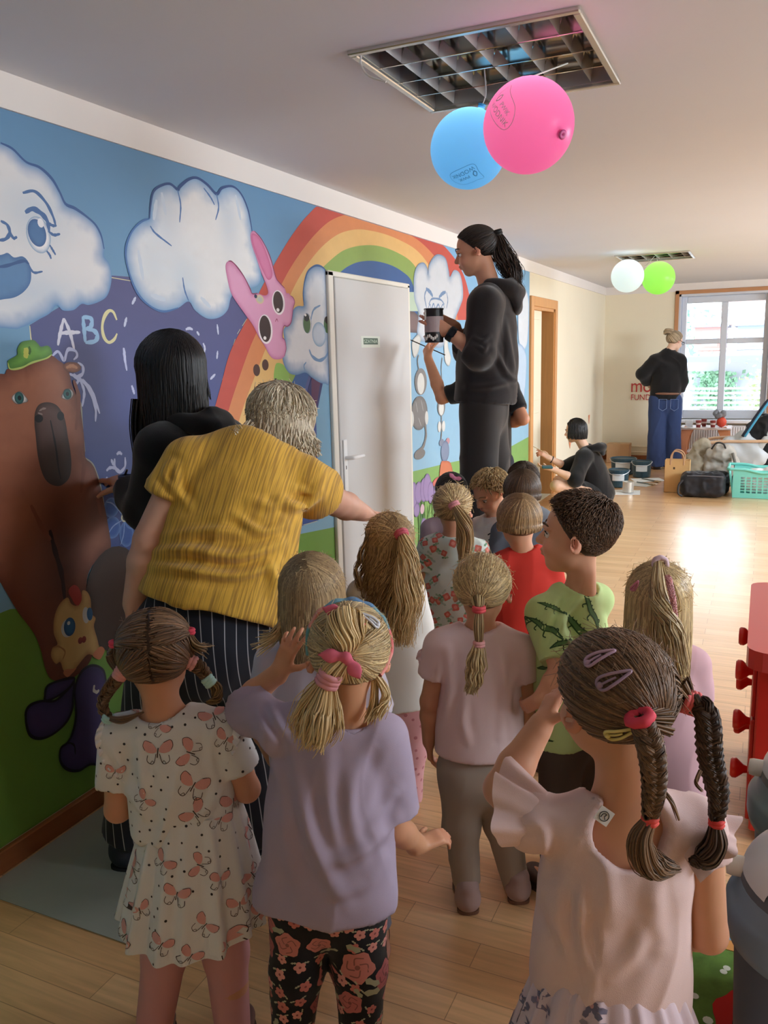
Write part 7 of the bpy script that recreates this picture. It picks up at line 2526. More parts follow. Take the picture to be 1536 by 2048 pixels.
def adult_sitting():
 h0 = 8.45
 w = lambda x, y, d=0: W(x, y, h0 + d)
 P = Person('', 48, .007, (218, 176, 150))
 hd = 84
 shl, shr = lr(w(1178, 912), .165, hd)
 hl, hr = lr(w(1200, 984, .0), .09, hd)
 P.frame(w(1150, 862), .228, 92, nod=10, neck=w(1172, 900), shL=shl, shR=shr, hipL=hl, hipR=hr)
 P.legs(kl=w(1112, 972, -.28), kr=w(1118, 962, .12), al=w(1178, 984, -.22), ar=w(1150, 976, .05))
 P.toe = -A([CR[0], CR[1], 0])
 wl, wr = w(1104, 938, -.30), w(1098, 916, -.10)
 P.arms(L=dict(e=w(1150, 958, -.30), w=wl, d=-CR + CU * .1, n=UPZ, thumb=1, hand=.17, curl=(.3, .4, .4, .4)),
     R=dict(e=w(1132, 934, -.02), w=wr, d=w(1070, 898, -.08) - wr, n=-UPZ + CF, thumb=-1, hand=.17, curl=(.3, .6, .7, .7)))
 root = person('person in a black hoodie sitting cross-legged on the floor with a brush', P.hip)
 body(P, root, (.048, .040, .027), (.085, .062, .045), rn=.05, tw=(.045, .13, .12, .13), hand=.17, feet=False)
 eyes(root, P.p, P.Rh, P.hs, (40, 30, 26), (-1, 1), (30, 26, 24))
 top(P, root, 'hoodie', black, tw=(.058, .150, .155, .165), hem=.07, sr=(.080, .078), long=.12, vox=.009, grow=.012, amp=.01, f=(5, 9))
 hood(P, root, black, w(1188, 895, -.02), .085, -P.fw, .04)
 so = Soft(.008)
 so.cap(P.hip + P.up * .05, P.hip, .14, .15, k=.04)
 so.cap(hl, hl + (P.kl_ if False else (P.kL - hl)) * .45, .105, .095, k=.04)
 so.cap(hr, hr + (P.kR - hr) * .45, .105, .095, k=.04)
 finish(P, root, 'shorts', so, black_jeans, clip=[((0, 0, .01), (0, 0, -1))], amp=.005)
 shoes(P, root, (200, 200, 200), foot=.22)
 H = new_hair(P, 49, .045)
 H.cap(FACE_CUT, (14, 12, 12), 1.0)
 hang(H, 2200, BK0, BK1, crown=(0, -.3, .95), az=146, zr=-.15, z0=-1.15, z1=-.55, w=.003, m2=5, part=.1, clump=30, fuzz=.008)
 H.build(root, hair_m)
 o = MB().tube([w(1046, 882, -.06), w(1106, 914, -.10)], .004, 6).build('paint_brush', mat('brush_pale', (190, 170, 130), .5))
 tag(o, 'pale long paint brush held by the person sitting on the floor', 'brush')
 o = MB().box(None, (.055, .035, .012), R=A([CR, unit(UPZ * .3 + CF), unit(np.cross(CR, UPZ * .3 + CF))]), c=w(1094, 934, -.33), b=.008).build('paint_tray', mat('tray_teal', (50, 92, 100), .4))
 tag(o, 'small teal paint tray in the hand of the person sitting on the floor', 'tray')
 bd = MB().tube([wr + unit(P.Rr['e'] - wr) * .04 + .033 * (math.cos(x) * unit(np.cross(P.Rr['e'] - wr, CF)) + math.sin(x) * CF) for x in np.linspace(0, 2 * PI, 17)[:-1]], .006, 6, closed=True)
 bd.build('wristband', mat('strap_black'), root, smooth=True)

def adult_window():
 h0 = 10.9
 w = lambda x, y, d=0: W(x, y, h0 + d)
 P = Person('', 50, .009, (222, 186, 166))
 P.frame(w(1350, 682), .235, -42, nod=18, neck=w(1337, 706), shL=w(1312, 722), shR=w(1358, 722), hipL=w(1314, 802), hipR=w(1346, 802))
 P.legs(al=w(1312, 932), ar=w(1344, 932))
 P.arms(L=dict(e=w(1285, 748, .02), w=w(1300, 772, .12), d=CR * .8 - CU * .5 + CF * .4, n=CF, thumb=1, hand=.17), R=dict(e=w(1364, 762, .0), w=w(1356, 790, .06), d=-UPZ, n=-CR, thumb=1, hand=.17))
 root = person('person in a black jacket and wide blue jeans at the far wall by the window', P.hip)
 body(P, root, (.05, .042, .03), (.09, .065, .045), rn=.05, tw=(.05, .13, .12, .13), hand=.17, foot=.25)
 top(P, root, 'jacket', black, tw=(.065, .160, .165, .165), hem=-.02, sr=(.085, .080), long=.72, vox=.011, grow=.012, amp=.01, f=(5, 9))
 jm = mat('blue_denim', (44, 62, 104), .85, noise=.16, nscale=5)
 trousers(P, root, 'jeans', jm, r=(.112, .105, .125), hip_r=.16, q=1.25, end=1.0, vox=.011, waist=.12, amp=.008)
 belt = MB()
 bc = P.hip + UPZ * .1
 belt.tube([bc + P.lat * .168 * math.cos(x) + P.fw * .140 * math.sin(x) for x in np.linspace(0, 2 * PI, 33)[:-1]], .016, 8, closed=True)
 belt.build('belt', mat('belt_brown', (120, 84, 66), .6), root, smooth=True)
 for sx in (-1, 1):
  c = P.hip - P.fw * .135 + P.lat * sx * .075 - UPZ * .03
  pk = MB().tube([c + P.lat * a + UPZ * b - P.fw * .008 * (1 - abs(a) * 4) for a, b in ((-.05, .06), (-.05, -.06), (0, -.09), (.05, -.06), (.05, .06))], .004, 5, closed=True)
  pk.build('pocket_seam', mat('denim_seam', (110, 130, 170), .8), root)
 shoes(P, root, (70, 56, 50), (60, 44, 36), foot=.26)
 H = new_hair(P, 51, .03)
 H.cap(FACE_CUT, (130, 112, 92), 1.0)
 t = (-.25, -.80, .55)
 comb_to(H, 900, t, (120, 100, 80), (206, 186, 156), bow=.06, w=.003)
 p0 = H.sp(A(t), A(1.18))
 for k in range(4):
  a = k * 1.6
  H.bundle([p0 + .045 * A([math.cos(a + q), math.sin(a + q), .4 * math.sin(2 * a + q)]) for q in np.linspace(0, 4, 7)], 60, .022, (120, 100, 80), (206, 186, 156), w=.003)
 H.build(root, hair_m)
 gl = MB()
 for sx in (-1, 1):
  gl.tube([P.p(sx * .155 + .09 * math.cos(x), .47, .0 + .08 * math.sin(x)) for x in np.linspace(0, 2 * PI, 17)[:-1]], .003, 5, closed=True)
  gl.tube([P.p(sx * .245, .46, .02), P.p(sx * .40, .0, .02)], .003, 5)
 gl.build('spectacles', mat('strap_black'), root, smooth=True)

adult_yellow()
adult_black_hair()
adult_on_stool()
adult_brush()
adult_sitting()
adult_window()

# ------------------------------------------------------------------ lamps and balloons
chrome = mat('mirror_louvre', (226, 224, 220), .09, metal=1.0)
lam = mat('lamella_white', (232, 232, 230), .3, metal=.6)

def ceiling_lamp(box, label):
 x0, x1, y0, y1 = box
 root = thing('ceiling_lamp', ((x0 + x1) / 2, (y0 + y1) / 2, CZ), label, 'lamp', None)
 t = .022
 f = MB()
 z0, z1 = CZ - .012, CZ + .012
 f.box((x0 - t, y0 - t, z0), (x1 + t, y0, z1), .003).box((x0 - t, y1, z0), (x1 + t, y1 + t, z1), .003).box((x0 - t, y0, z0), (x0, y1, z1), .003).box((x1, y0, z0), (x1 + t, y1, z1), .003)
 f.build('frame', mat('lamp_frame', (206, 204, 198), .25, metal=.8), root)
 MB().box((x0, y0, CZ + .085), (x1, y1, CZ + .09)).box((x0, y0, CZ), (x0 + .002, y1, CZ + .09)).box((x1 - .002, y0, CZ), (x1, y1, CZ + .09)).box((x0, y0, CZ), (x1, y0 + .002, CZ + .09)).box((x0, y1 - .002, CZ), (x1, y1, CZ + .09)).build('housing', mat('housing_grey', (170, 168, 164), .35, metal=.5), root)
 n = 4
 pt = (y1 - y0) / n
 for i in range(n):
  r = MB()
  yc = y0 + pt * (i + .5)
  k = 10
  pr = [(-.5 + j / k) for j in range(k + 1)]
  pts = [(yc + p * pt, CZ + .078 - .16 * pt * (abs(p) * 2) ** 2.2) for p in pr]
  V = A([[x, y, z] for y, z in pts for x in (x0, x1)])
  r.add(V, [[2 * j, 2 * j + 1, 2 * j + 3, 2 * j + 2] for j in range(k)])
  r.build('reflector', chrome, root, smooth=True)
 for i in range(n):
  yc = y0 + pt * (i + .5)
  for j in range(5):
   xc = x0 + (x1 - x0) * (j + .6) / 5.2
   b = MB()
   h = .052
   for sg in (-1, 1):
    V = A([[xc, yc - pt / 2, CZ + .004], [xc, yc + pt / 2, CZ + .004], [xc + sg * .010, yc + pt * .42, CZ + h], [xc + sg * .010, yc - pt * .42, CZ + h]])
    b.add(V, [[0, 1, 2, 3]])
   b.build('lamella', lam, root)
 for i in range(n - 1):
  yc = y0 + pt * (i + 1)
  MB().box((x0, yc - .0035, CZ - .002), (x1, yc + .0035, CZ + .05), .001).build('divider', chrome, root)
 return root

la = ceiling_lamp(LA, 'near recessed square ceiling lamp with mirrored louvres above the blue and pink balloons')
lb = ceiling_lamp(LB, 'far recessed square ceiling lamp above the white and green balloons')
cz_ = crom([W(722, 112, 2.52), W(722, 130, 2.5), W(738, 152, 2.48), W(772, 164, 2.46)], 8)
cz_[:, 2] = np.minimum(cz_[:, 2], CZ - .006)
o = MB().tube(cz_, .003, 6).build('loose_wire', mat('wire_white', (226, 224, 220), .5))
tag(o, 'short white wire hanging from the corner of the near ceiling lamp', 'wire')

def text_flat(txt, size, align='CENTER', spacing=1.0, line=1.0):
 c = bpy.data.curves.new('lettering', 'FONT')
 c.body = txt
 c.size = size
 c.align_x = align
 c.align_y = 'CENTER'
 c.space_character = spacing
 c.space_line = line
 o = bpy.data.objects.new('lettering', c)
 C.objects.link(o)
 dg = bpy.context.evaluated_depsgraph_get()
 me = o.evaluated_get(dg).to_mesh()
 V = A([v.co[:2] for v in me.vertices])
 T = []
 for p in me.polygons:
  v = list(p.vertices)
  for i in range(1, len(v) - 1):
   T.append([v[0], v[i], v[i + 1]])
 o.evaluated_get(dg).to_mesh_clear()
 bpy.data.objects.remove(o)
 bpy.data.curves.remove(c)
 return V, A(T)

def stroke_flat(P_, w, closed=False):
 Y = crom(A(P_, float), 6, closed)
 if closed:
  Y = np.concatenate([Y, Y[:1]])
 T = unit(np.gradient(Y, axis=0))
 N = np.stack([-T[:, 1], T[:, 0]], 1) * w / 2
 n = len(Y)
 return np.concatenate([Y + N, Y - N]), A([[i, i + n, i + n + 1, i + 1] for i in range(n - 1)])

def balloon(px, py, h, rpx, col, label, knot, string_to=None, printed=None, pcol=(235, 240, 245), power=.26):
 c = W(px, py, h)
 r = rpx * (c - EYE) @ CF / F
 m = mat('balloon_%d_%d_%d' % col, col, .28, spec=.5, coat=.3)
 nt = m.node_tree
 if 'Translucent BSDF' not in nt.nodes:
  b = nt.nodes['Principled BSDF']
  out = nt.nodes['Material Output']
  tr = nt.nodes.new('ShaderNodeBsdfTranslucent')
  tr.inputs['Color'].default_value = tuple(np.clip(srgb(col) * .8 + .2, 0, 1)) + (1,)
  mx = nt.nodes.new('ShaderNodeMixShader')
  mx.inputs[0].default_value = .80
  nt.links.new(b.outputs[0], mx.inputs[1])
  nt.links.new(tr.outputs[0], mx.inputs[2])
  nt.links.new(mx.outputs[0], out.inputs['Surface'])
 k = unit(knot)
 ref = unit(np.cross(k, A([.3, .2, .9])))
 R = A([ref, np.cross(k, ref), k])
 mb = MB()
 th = np.linspace(0.001, PI - .16, 30)
 prof = [(r * math.sin(t), -r * math.cos(t) * 1.0) for t in th]
 prof = [(a, b) for a, b in prof]
 e = prof[-1]
 prof += [(e[0] * .6, e[1] + r * .035), (.010, e[1] + r * .06), (.012, e[1] + r * .085), (.001, e[1] + r * .09)]
 mb.lathe(prof, c, 48, R)
 root = mb.build('balloon', m, smooth=True)
 tag(root, label, 'balloon', None)
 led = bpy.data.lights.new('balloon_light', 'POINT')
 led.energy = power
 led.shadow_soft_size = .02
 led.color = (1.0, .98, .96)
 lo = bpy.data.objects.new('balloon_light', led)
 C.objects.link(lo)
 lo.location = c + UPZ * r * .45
 kp = c + k * (e[1] + r * .08)
 MB().lathe([(.004, -.006), (.009, 0), (.013, .008), (.006, .010), (.001, .004)], kp, 12, R).build('knot', mat('knot_%d_%d_%d' % col, tuple(int(v * .8) for v in col), .4), root, smooth=True)
 if printed:
  d, up, sz = printed
  n = unit(d)
  u = unit(np.cross(up, n))
  v = np.cross(n, u)
  pieces = [text_flat('WODNIK', .30 * sz, spacing=1.05), text_flat('PWiK', .26 * sz)]
  pieces[0][0][:, 1] -= .12 * sz
  pieces[1][0][:, 1] += .18 * sz
  pieces[1][0][:, 0] += .10 * sz
  pieces.append(stroke_flat(A([(-.75, -.30), (.2, -.42), (.75, -.30), (.80, .15), (.45, .55), (0, .66), (-.45, .75), (-.80, .95), (-.78, .3)]) * sz * .95, .022 * sz, True))
  pieces.append(stroke_flat(A([(-.55, .05), (-.62, .22), (-.50, .40), (-.42, .22), (-.55, .05)]) * sz, .05 * sz))
  mb = MB()
  for V2, F2 in pieces:
   D = n + (V2[:, :1] * u + V2[:, 1:] * v) / r
   mb.add(c + unit(D) * r * 1.004, F2 if F2.shape[1] == 4 else (), F2 if F2.shape[1] == 3 else ())
  mb.build('printed_emblem', mat('print_%d_%d_%d' % pcol, pcol, .5), root)
 if string_to is not None:
  a = kp
  q = crom([a, (a + string_to) / 2 + A([.01, 0, -.02]), string_to], 8)
  s_ = MB().tube(q, .0022, 6).build('string', mat('wire_white'), root)
 return root

def emb(px, py, c_px, h):
 c = W(*c_px, h)
 return None

cb, cp = W(937, 298, 2.72), W(1057, 252, 2.42)
lc = A([-.8, 2.62, CZ])

def dir_at(px, py, c, r):
 """unit direction from the balloon's middle to the point of its near side seen at px, py"""
 d = unit(ray(px, py))
 o_ = EYE - c
 b = o_ @ d
 t = -b - math.sqrt(max(b * b - (o_ @ o_ - r * r), 0))
 return unit(EYE + d * t - c)

rb, rp = 75 * ((cb - EYE) @ CF) / F, 89 * ((cp - EYE) @ CF) / F
balloon(937, 298, 2.72, 76, (92, 202, 255), 'sky-blue balloon under the near ceiling lamp, beside the pink one', unit(lc - cb), lc + A([-.05, .05, .02]), (dir_at(928, 350, cb, rb), -CU * .97 + CR * .2, .062), (60, 140, 200))
balloon(1057, 252, 2.42, 90, (255, 108, 186), 'pink balloon under the near ceiling lamp, beside the sky-blue one', dir_at(1109, 268, cp, rp) + CR * .12, None, (dir_at(1000, 222, cp, rp), CR * .85 + CU * .35, .072), (250, 226, 240))
lc2 = A([-1.02, 8.5, CZ])
balloon(1255, 552, 7.75, 32, (232, 246, 248), 'white balloon under the far ceiling lamp', unit(lc2 - W(1255, 552, 7.75)), lc2)
balloon(1317, 556, 8.0, 32, (176, 252, 96), 'lime-green balloon under the far ceiling lamp', unit(lc2 - W(1317, 556, 8.0)), lc2 + A([.02, 0, 0]))
o = MB().tube(crom([lc + A([.2, .1, .0]), cp + UPZ * rp * 1.1 + A([.02, .05, .01]), cp + UPZ * rp], 6), .0022, 6).build('balloon_string', mat('wire_white'))
tag(o, 'white string tying the pink balloon to the near ceiling lamp', 'string')

# ------------------------------------------------------------------ right edge: dresser, bins, rug, sheet
red = mat('red_lacquer', (200, 42, 36), .35, coat=.2)
dr = thing('dresser', (.25, 3.05, 0), 'red wooden drawer unit with round red knobs at the right edge', 'dresser')
MB().box((.03, 2.68, .04), (.62, 3.42, .60), .006).build('carcass', red, dr)
pl_ = []
for cx, cy, a0 in ((.56, 3.42, 0), (.07, 3.42, 90), (.07, 2.69, 180), (.56, 2.69, 270)):
 for k in range(5):
  a = math.radians(a0 + 90 * k / 4)
  pl_.append((cx + .075 * math.cos(a), cy + .06 * math.sin(a)))
tp = MB().prism(pl_, (0, 0, .60), (1, 0, 0), (0, 1, 0), (0, 0, .062)).build('top', mat('red_top', (204, 60, 60), .28, coat=.3), dr)
for i in range(3):
 z0 = .07 + i * .177
 for j in range(2):
  y0 = 2.695 + j * .36
  d = MB().box((.018, y0, z0), (.032, y0 + .35, z0 + .168), .004).build('drawer', mat('red_front', (190, 36, 32), .35), dr)
  kb = MB().lathe([(.012, 0), (.014, .012), (.030, .030), (.034, .036), (.034, .048), (.028, .054), (.001, .055)], (.018, y0 + .175, z0 + .088), 24, A([[0, 1, 0], [0, 0, 1], [-1.0, 0, 0]]))
  kb.build('knob', mat('knob_red', (226, 48, 38), .3, coat=.3), d, smooth=True)
MB().box((.06, 2.70, 0), (.60, 3.40, .04)).build('plinth', mat('red_dark', (120, 28, 26), .5), dr)

def bin_(c, r, h, body_c, rim_c, label):
 x, y = c
 root = thing('waste_bin', (x, y, 0), label, 'bin')
 n = 48
 MB().lathe([(0, .005), (r * .78, .005), (r * .80, .02), (r * .93, h - .03), (r * .90, h - .02)], (x, y, 0), n).build('body', mat('bin_%d_%d_%d' % body_c, body_c, .45), root, smooth=True)
 MB().lathe([(r * .92, h - .075), (r * 1.0, h - .07), (r * 1.03, h - .05), (r * 1.03, h - .012), (r * .99, h), (r * .93, h + .004), (r * .90, h + .03), (r * .87, h + .035)], (x, y, 0), n).build('lid_rim', mat('bin_%d_%d_%d' % rim_c, rim_c, .4), root, smooth=True)
 mb = MB()
 th = np.linspace(0, PI / 2, 14)
 mb.lathe([(r * .885 * math.cos(t) + .0005, h + .03 + r * .62 * math.sin(t)) for t in th], (x, y, 0), n)
 d = mb.build('lid_dome', mat('bin_%d_%d_%d' % body_c), root, smooth=True)
 # swing flap: the part of the dome between two upright cuts, a little proud
 V, Q = [], []
 a = np.linspace(-.60 * r, .60 * r, 13)
 for i, u in enumerate(a):
  for k, t in enumerate(np.linspace(.12, PI - .12, 25)):
   R_ = math.sqrt(max((r * .90) ** 2 - u * u, 0))
   V.append([x + R_ * math.cos(t) * .98, y + u, h + .034 + R_ * .64 * math.sin(t) + .006])
 for i in range(12):
  for k in range(24):
   q = i * 25 + k
   Q.append([q, q + 1, q + 26, q + 25])
 MB().add(V, Q).build('flap', mat('bin_flap', (206, 212, 216), .35), root, smooth=True)
 for s in (-1, 1):
  MB().lathe([(.001, -.03), (.017, -.028), (.019, -.02), (.019, .02), (.017, .028), (.001, .03)], (x - r * .86 if s < 0 else x + r * .86, y, h + .045), 16, A([[0, 1, 0], [0, 0, 1], [1.0, 0, 0]])).build('hinge', mat('hinge_cream', (226, 224, 214), .4), root, smooth=True)
 return root

bin_((.155, 1.50), .165, .60, (92, 100, 110), (116, 136, 154), 'dark grey swing-lid bin with blue-grey rim, nearer of the two bins')
bin_((.19, 1.905), .170, .60, (104, 112, 108), (118, 138, 140), 'grey-green swing-lid bin between the red drawer unit and the nearer bin')

rg = MB()
rg.box((-.13, 1.2, 0), (1.3, 2.12, .008), .002)
rm_ = mat('rug_green', (96, 130, 56), .95, noise=.5, nscale=26)
rug = rg.build('rug', rm_)
tag(rug, 'green meadow-print play rug with red poppies under the bins', 'rug')
MB().box((-.13, 2.12, 0), (1.3, 2.16, .009)).build('border', mat('rug_orange', (214, 150, 84), .95), rug)
MB().box((-.13, 2.16, 0), (1.3, 2.20, .009)).build('border', mat('rug_blue', (120, 176, 200), .95), rug)
MB().box((-.13, 2.20, 0), (1.3, 2.235, .009)).build('border', mat('rug_pale', (226, 214, 190), .95), rug)
rng_ = random.Random(3)
for k in range(30):
 x, y = rng_.uniform(-.10, .30), rng_.uniform(1.5, 2.05)
 r = rng_.uniform(.006, .013)
 MB().prism(blob(10, lambda a: r), (x, y, .0082), (1, 0, 0), (0, 1, 0), (0, 0, .0006)).build('white_flower', mat('rug_white', (226, 232, 214), .95), rug)
for (x, y, sx, sy) in ((.02, 1.88, .05, .09), (-.005, 1.72, .05, .07), (-.10, 1.68, .03, .05), (.10, 1.80, .06, .06)):
 f = MB().prism(blob(24, lambda a: 1 + .1 * math.sin(5 * a)) * A([sx, sy]), (x, y, .0082), (1, 0, 0), (0, 1, 0), (0, 0, .001)).build('poppy', mat('rug_red', (196, 44, 36), .95), rug)
 MB().prism(blob(16, lambda a: 1) * A([sx, sy]) * .35, (x + .01, y - .02, .0093), (1, 0, 0), (0, 1, 0), (0, 0, .0006)).build('poppy_eye', mat('rug_black', (34, 24, 24), .95), f)

sh = [tuple(on(x, y, 2, 0)[:2]) for x, y in ((0, 1800), (265, 1893), (350, 1915))] + [(-1.36, 1.9), (-1.38, 2.6), (-1.40, 3.7), (WX + .03, 3.7), (WX + .03, 1.50)]
s_ = MB().prism(sh, (0, 0, .001), (1, 0, 0), (0, 1, 0), (0, 0, .002)).build('floor_sheet', mat('sheet_grey', (158, 160, 150), .35, noise=.06, nscale=6, bump=.3, bscale=9))
tag(s_, 'grey plastic protection sheet laid on the floor along the mural', 'sheet')
cb_ = MB().tube(crom([on(520, 1560, 2, .006), on(545, 1600, 2, .006), on(528, 1650, 2, .006), on(500, 1690, 2, .006)], 8), .004, 6).build('cable', mat('cable_black', (20, 20, 22), .5))
tag(cb_, 'thin black cable lying on the grey sheet by the pinstripe trousers', 'cable')

# door sticker
g = MB()
a, b = on(722, 672, 0, WX + .026), on(760, 695, 0, WX + .026)
g.box((WX + .026, a[1], b[2]), (WX + .0265, b[1], a[2]))
st_ = g.build('sticker', mat('sticker_clear', (214, 220, 208), .3), door1)
a, b = on(727, 676, 0, WX + .027), on(756, 689, 0, WX + .027)
gm = MB().box((WX + .0266, a[1], b[2]), (WX + .0268, b[1], a[2])).build('sticker_field', mat('sticker_green', (26, 70, 36), .4), st_)
V2, T2 = text_flat('SZATNIA', (a[2] - b[2]) * .78)
w_ = np.ptp(V2[:, 0])
V2 = V2 * A([(b[1] - a[1]) * .92 / w_, 1])
ctr = V2.min(0) / 2 + V2.max(0) / 2
V2 -= ctr
MB().add(np.stack([np.full(len(V2), WX + .0270), (a[1] + b[1]) / 2 + V2[:, 0], (a[2] + b[2]) / 2 + V2[:, 1]], 1), (), T2).build('sticker_lettering', mat('sticker_white', (200, 216, 196), .5), st_)

# ------------------------------------------------------------------ the far end of the room
# lettering on the far wall
lt = thing('wall_lettering', (-1.6, FY, 1.0), 'red painted lettering on the far wall beside the person in jeans', 'lettering')
a, b = on(1263, 768, 1, FY), on(1312, 796, 1, FY)
for txt, z, hgt, w0, w1 in (('mo', (a[2] * .62 + b[2] * .38), .20, 0, .80), ('FUNDA', b[2] + .012, .085, 0, 1.0)):
 V2, T2 = text_flat(txt, hgt * 1.35, 'LEFT')
 V2 = V2 - V2.min(0)
 V2[:, 0] *= (b[0] - a[0]) * (w1 - w0) / V2[:, 0].max()
 MB().add(np.stack([a[0] + V2[:, 0], np.full(len(V2), FY - .012), z - .04 + V2[:, 1]], 1), (), T2[:, ::-1]).build('lettering', mat('paint_red', (190, 62, 60), .6), lt)
for z in (.12, .20):
 o = MB().tube([(WX + .02, FY - .05, z), (-1.15, FY - .05, z)], .011, 10)
 for x in (-1.95, -1.5):
  o.tube([(x, FY - .05, z), (x, FY - .0, z)], .006, 8)
 o = o.build('heating_pipe', mat('pipe_cream', (226, 214, 188), .4), smooth=True)
 tag(o, 'upper cream heating pipe along the far wall' if z > .15 else 'lower cream heating pipe along the far wall', 'pipe')
rd = thing('radiator', (-.5, FY - .08, .1), 'white ribbed radiator under the far window', 'radiator')
MB().box((-1.10, FY - .10, .12), (.05, FY - .04, .52), .006).build('panel', mat('radiator_white', (226, 226, 230), .4), rd)
rr_ = MB()
for k in range(36):
 x = -1.08 + k * .0314
 rr_.box((x, FY - .112, .14), (x + .016, FY - .10, .50), .004)
rr_.build('fins', MATS['radiator_white'], rd)
for x in (-1.0, -.05):
 MB().box((x - .015, FY - .09, 0), (x + .015, FY - .06, .12)).build('foot', MATS['radiator_white'], rd)
bx = MB().box((-1.99, 11.9, .001), (-1.68, 12.12, .27), .004)
bx = bx.build('cardboard_box', mat('cardboard', (196, 160, 122), .85, noise=.05))
tag(bx, 'plain brown cardboard box in the far corner behind the paint tins', 'box')
MB().box((-1.99, 12.0, .270), (-1.68, 12.02, .2715)).build('tape', mat('tape_tan', (206, 180, 140), .4), bx)
for px, py, wd, hg, cl, lb_ in ((1178, 839, .10, .12, (232, 150, 110), 'small orange paper star on the left wall near the far corner'), (1140, 885, .22, .15, (236, 168, 130), 'orange paper pennant on the left wall behind the sitting person')):
 q = on(px, py, 0, WX + .004)
 pn = MB().prism([(-wd / 2, hg / 2), (wd / 2, hg / 2), (0, -hg / 2)], q, (0, 1, 0), (0, 0, 1), (.002, 0, 0)).build('pennant', mat('paper_orange', cl, .8))
 tag(pn, lb_, 'pennant')

# table with things on it
tb = thing('play_table', (-.70, 11.75, 0), 'low beech table with pale top and cut-out legs under the far window', 'table')
beech = mat('beech', (206, 140, 104), .5, noise=.08, nscale=5)
palet = mat('table_top_pale', (226, 218, 222), .35)
tx0, tx1, ty0, ty1, tz = -1.0, -.36, 11.55, 12.02, .54
MB().box((tx0, ty0, tz - .025), (tx1, ty1, tz), .006).build('table_top', palet, tb)
for x in (tx0 + .06, tx1 - .09):
 for y in (ty0 + .04, ty1 - .07):
  sgn = 1 if x < -.7 else -1
  prf = [(-.03, 0), (.07, 0), (.05, .12), (.045, .28), (.07, .42), (.10, .515), (-.03, .515)]
  MB().prism(crom([(sgn * a, b) for a, b in prf][:: sgn], 3, True), (x if sgn > 0 else x + .03, y, 0), (1, 0, 0), (0, 0, 1), (0, .03, 0)).build('leg', beech, tb)
MB().box((tx0 + .10, ty0 + .1, .20), (tx1 - .12, ty1 - .1, .225), .004).build('shelf', palet, tb)

def on_table(px, py, dz=0):
 p = on(px, py, 1, 11.7)
 return A([p[0], 11.7, tz])

p = on_table(1377, 850)
o = MB().box((p[0] - .04, 11.66, tz), (p[0] + .05, 11.75, tz + .095), .004).build('white_carton', mat('carton_white', (228, 228, 230), .6))
tag(o, 'small white carton at the left end of the low table', 'carton')
for px, y, lb_ in ((1397, 11.62, 'dark red paper cup next to the white carton on the low table'), (1408, 11.82, 'dark red paper cup standing at the back of the low table'), (1426, 11.62, 'dark red paper cup beside the round orange toy on the low table')):
 x = on(px, 845, 1, y)[0]
 o = MB().lathe([(0, 0), (.026, 0), (.036, .092), (.038, .095), (.034, .093), (.025, .006), (0, .006)], (x, y, tz), 20).build('paper_cup', mat('cup_red', (150, 66, 62), .55), smooth=True)
 tag(o, lb_, 'cup', 'paper cups on the low table')
 MB().lathe([(.0315, .040), (.0345, .062)], (x, y, tz + .0), 20).build('cup_band', mat('cup_band_white', (214, 190, 184), .6), o)
x = on(1443, 845, 1, 11.7)[0]
o = thing('toy_figure', (x, 11.7, tz), 'round orange-red toy with a fluffy grey cap on the low table', 'toy')
MB().ball((x, 11.7, tz + .068), (.062, .055, .068)).build('body', mat('toy_red', (226, 84, 62), .5), o, smooth=True)
sf = Soft(.006)
for k in range(9):
 sf.ell((x - .03 + .05 * math.cos(k * 2.4), 11.7 + .03 * math.sin(k * 2.4), tz + .165 + .03 * math.sin(k * 1.7)), .034, k=.012)
V, Q = sf.mesh()
link('cap', fast_mesh('cap', V, [Q]), mat('fluff_grey', (128, 130, 136), .95, noise=.3, nscale=40), o)
for q, (x0, y0, a) in enumerate(((-.78, 11.53, .1), (-.60, 11.58, -.2), (-.90, 11.56, .3))):
 R = A([[math.cos(a), math.sin(a), 0], [-math.sin(a), math.cos(a), 0], [0, 0, 1.0]])
 o = MB().box(None, (.075, .05, .001), R=R, c=(x0, y0, tz + .0012 + q * .0022)).build('paper_sheet', mat('paper_white', (236, 236, 236), .8))
 tag(o, ('white paper in the middle of the low table', 'white paper at the right of the low table, by the toy', 'white paper at the left of the low table')[q], 'paper', 'papers on the low table')

# reclining chair with a pale cover
ch = thing('lounge_chair', (-.15, 10.7, 0), 'reclining bentwood armchair with pale grey cushions, half cut by the right edge', 'chair')
for y in (10.45, 10.95):
 q = crom([(-.62, y, .02), (-.60, y, .10), (-.66, y, .30), (-.62, y, .44), (-.45, y, .48), (-.15, y, .49), (.15, y, .50)], 6)
 MB().tube(q, .018, 8).build('armrest', mat('birch', (214, 178, 146), .45), ch, smooth=True)
 MB().tube([(-.60, y, .02), (.1, y, .02), (.45, y, .03)], .018, 8).build('runner', mat('birch'), ch, smooth=True)
so = Soft(.014)
pf = lambda a, b, y0=10.47, y1=10.93, t=.05: so.box(((a[0] + b[0]) / 2, (y0 + y1) / 2, (a[1] + b[1]) / 2), (math.hypot(b[0] - a[0], b[1] - a[1]) / 2, (y1 - y0) / 2, t), A([unit([b[0] - a[0], 0, b[1] - a[1]]), [0, 1, 0], np.cross(unit([b[0] - a[0], 0, b[1] - a[1]]), [0, 1, 0])]), rd=.035, k=.03)
pf((-.50, .34), (-.05, .26))
pf((-.10, .26), (.35, .98))
V, Q = so.mesh()
link('cushion', fast_mesh('cushion', V, [Q]), mat('cushion_grey', (206, 210, 214), .85, noise=.05, nscale=30), ch)
so = Soft(.012)
so.cap((-.34, 10.55, .44), (-.10, 10.55, .20), .10, .12, k=.05)
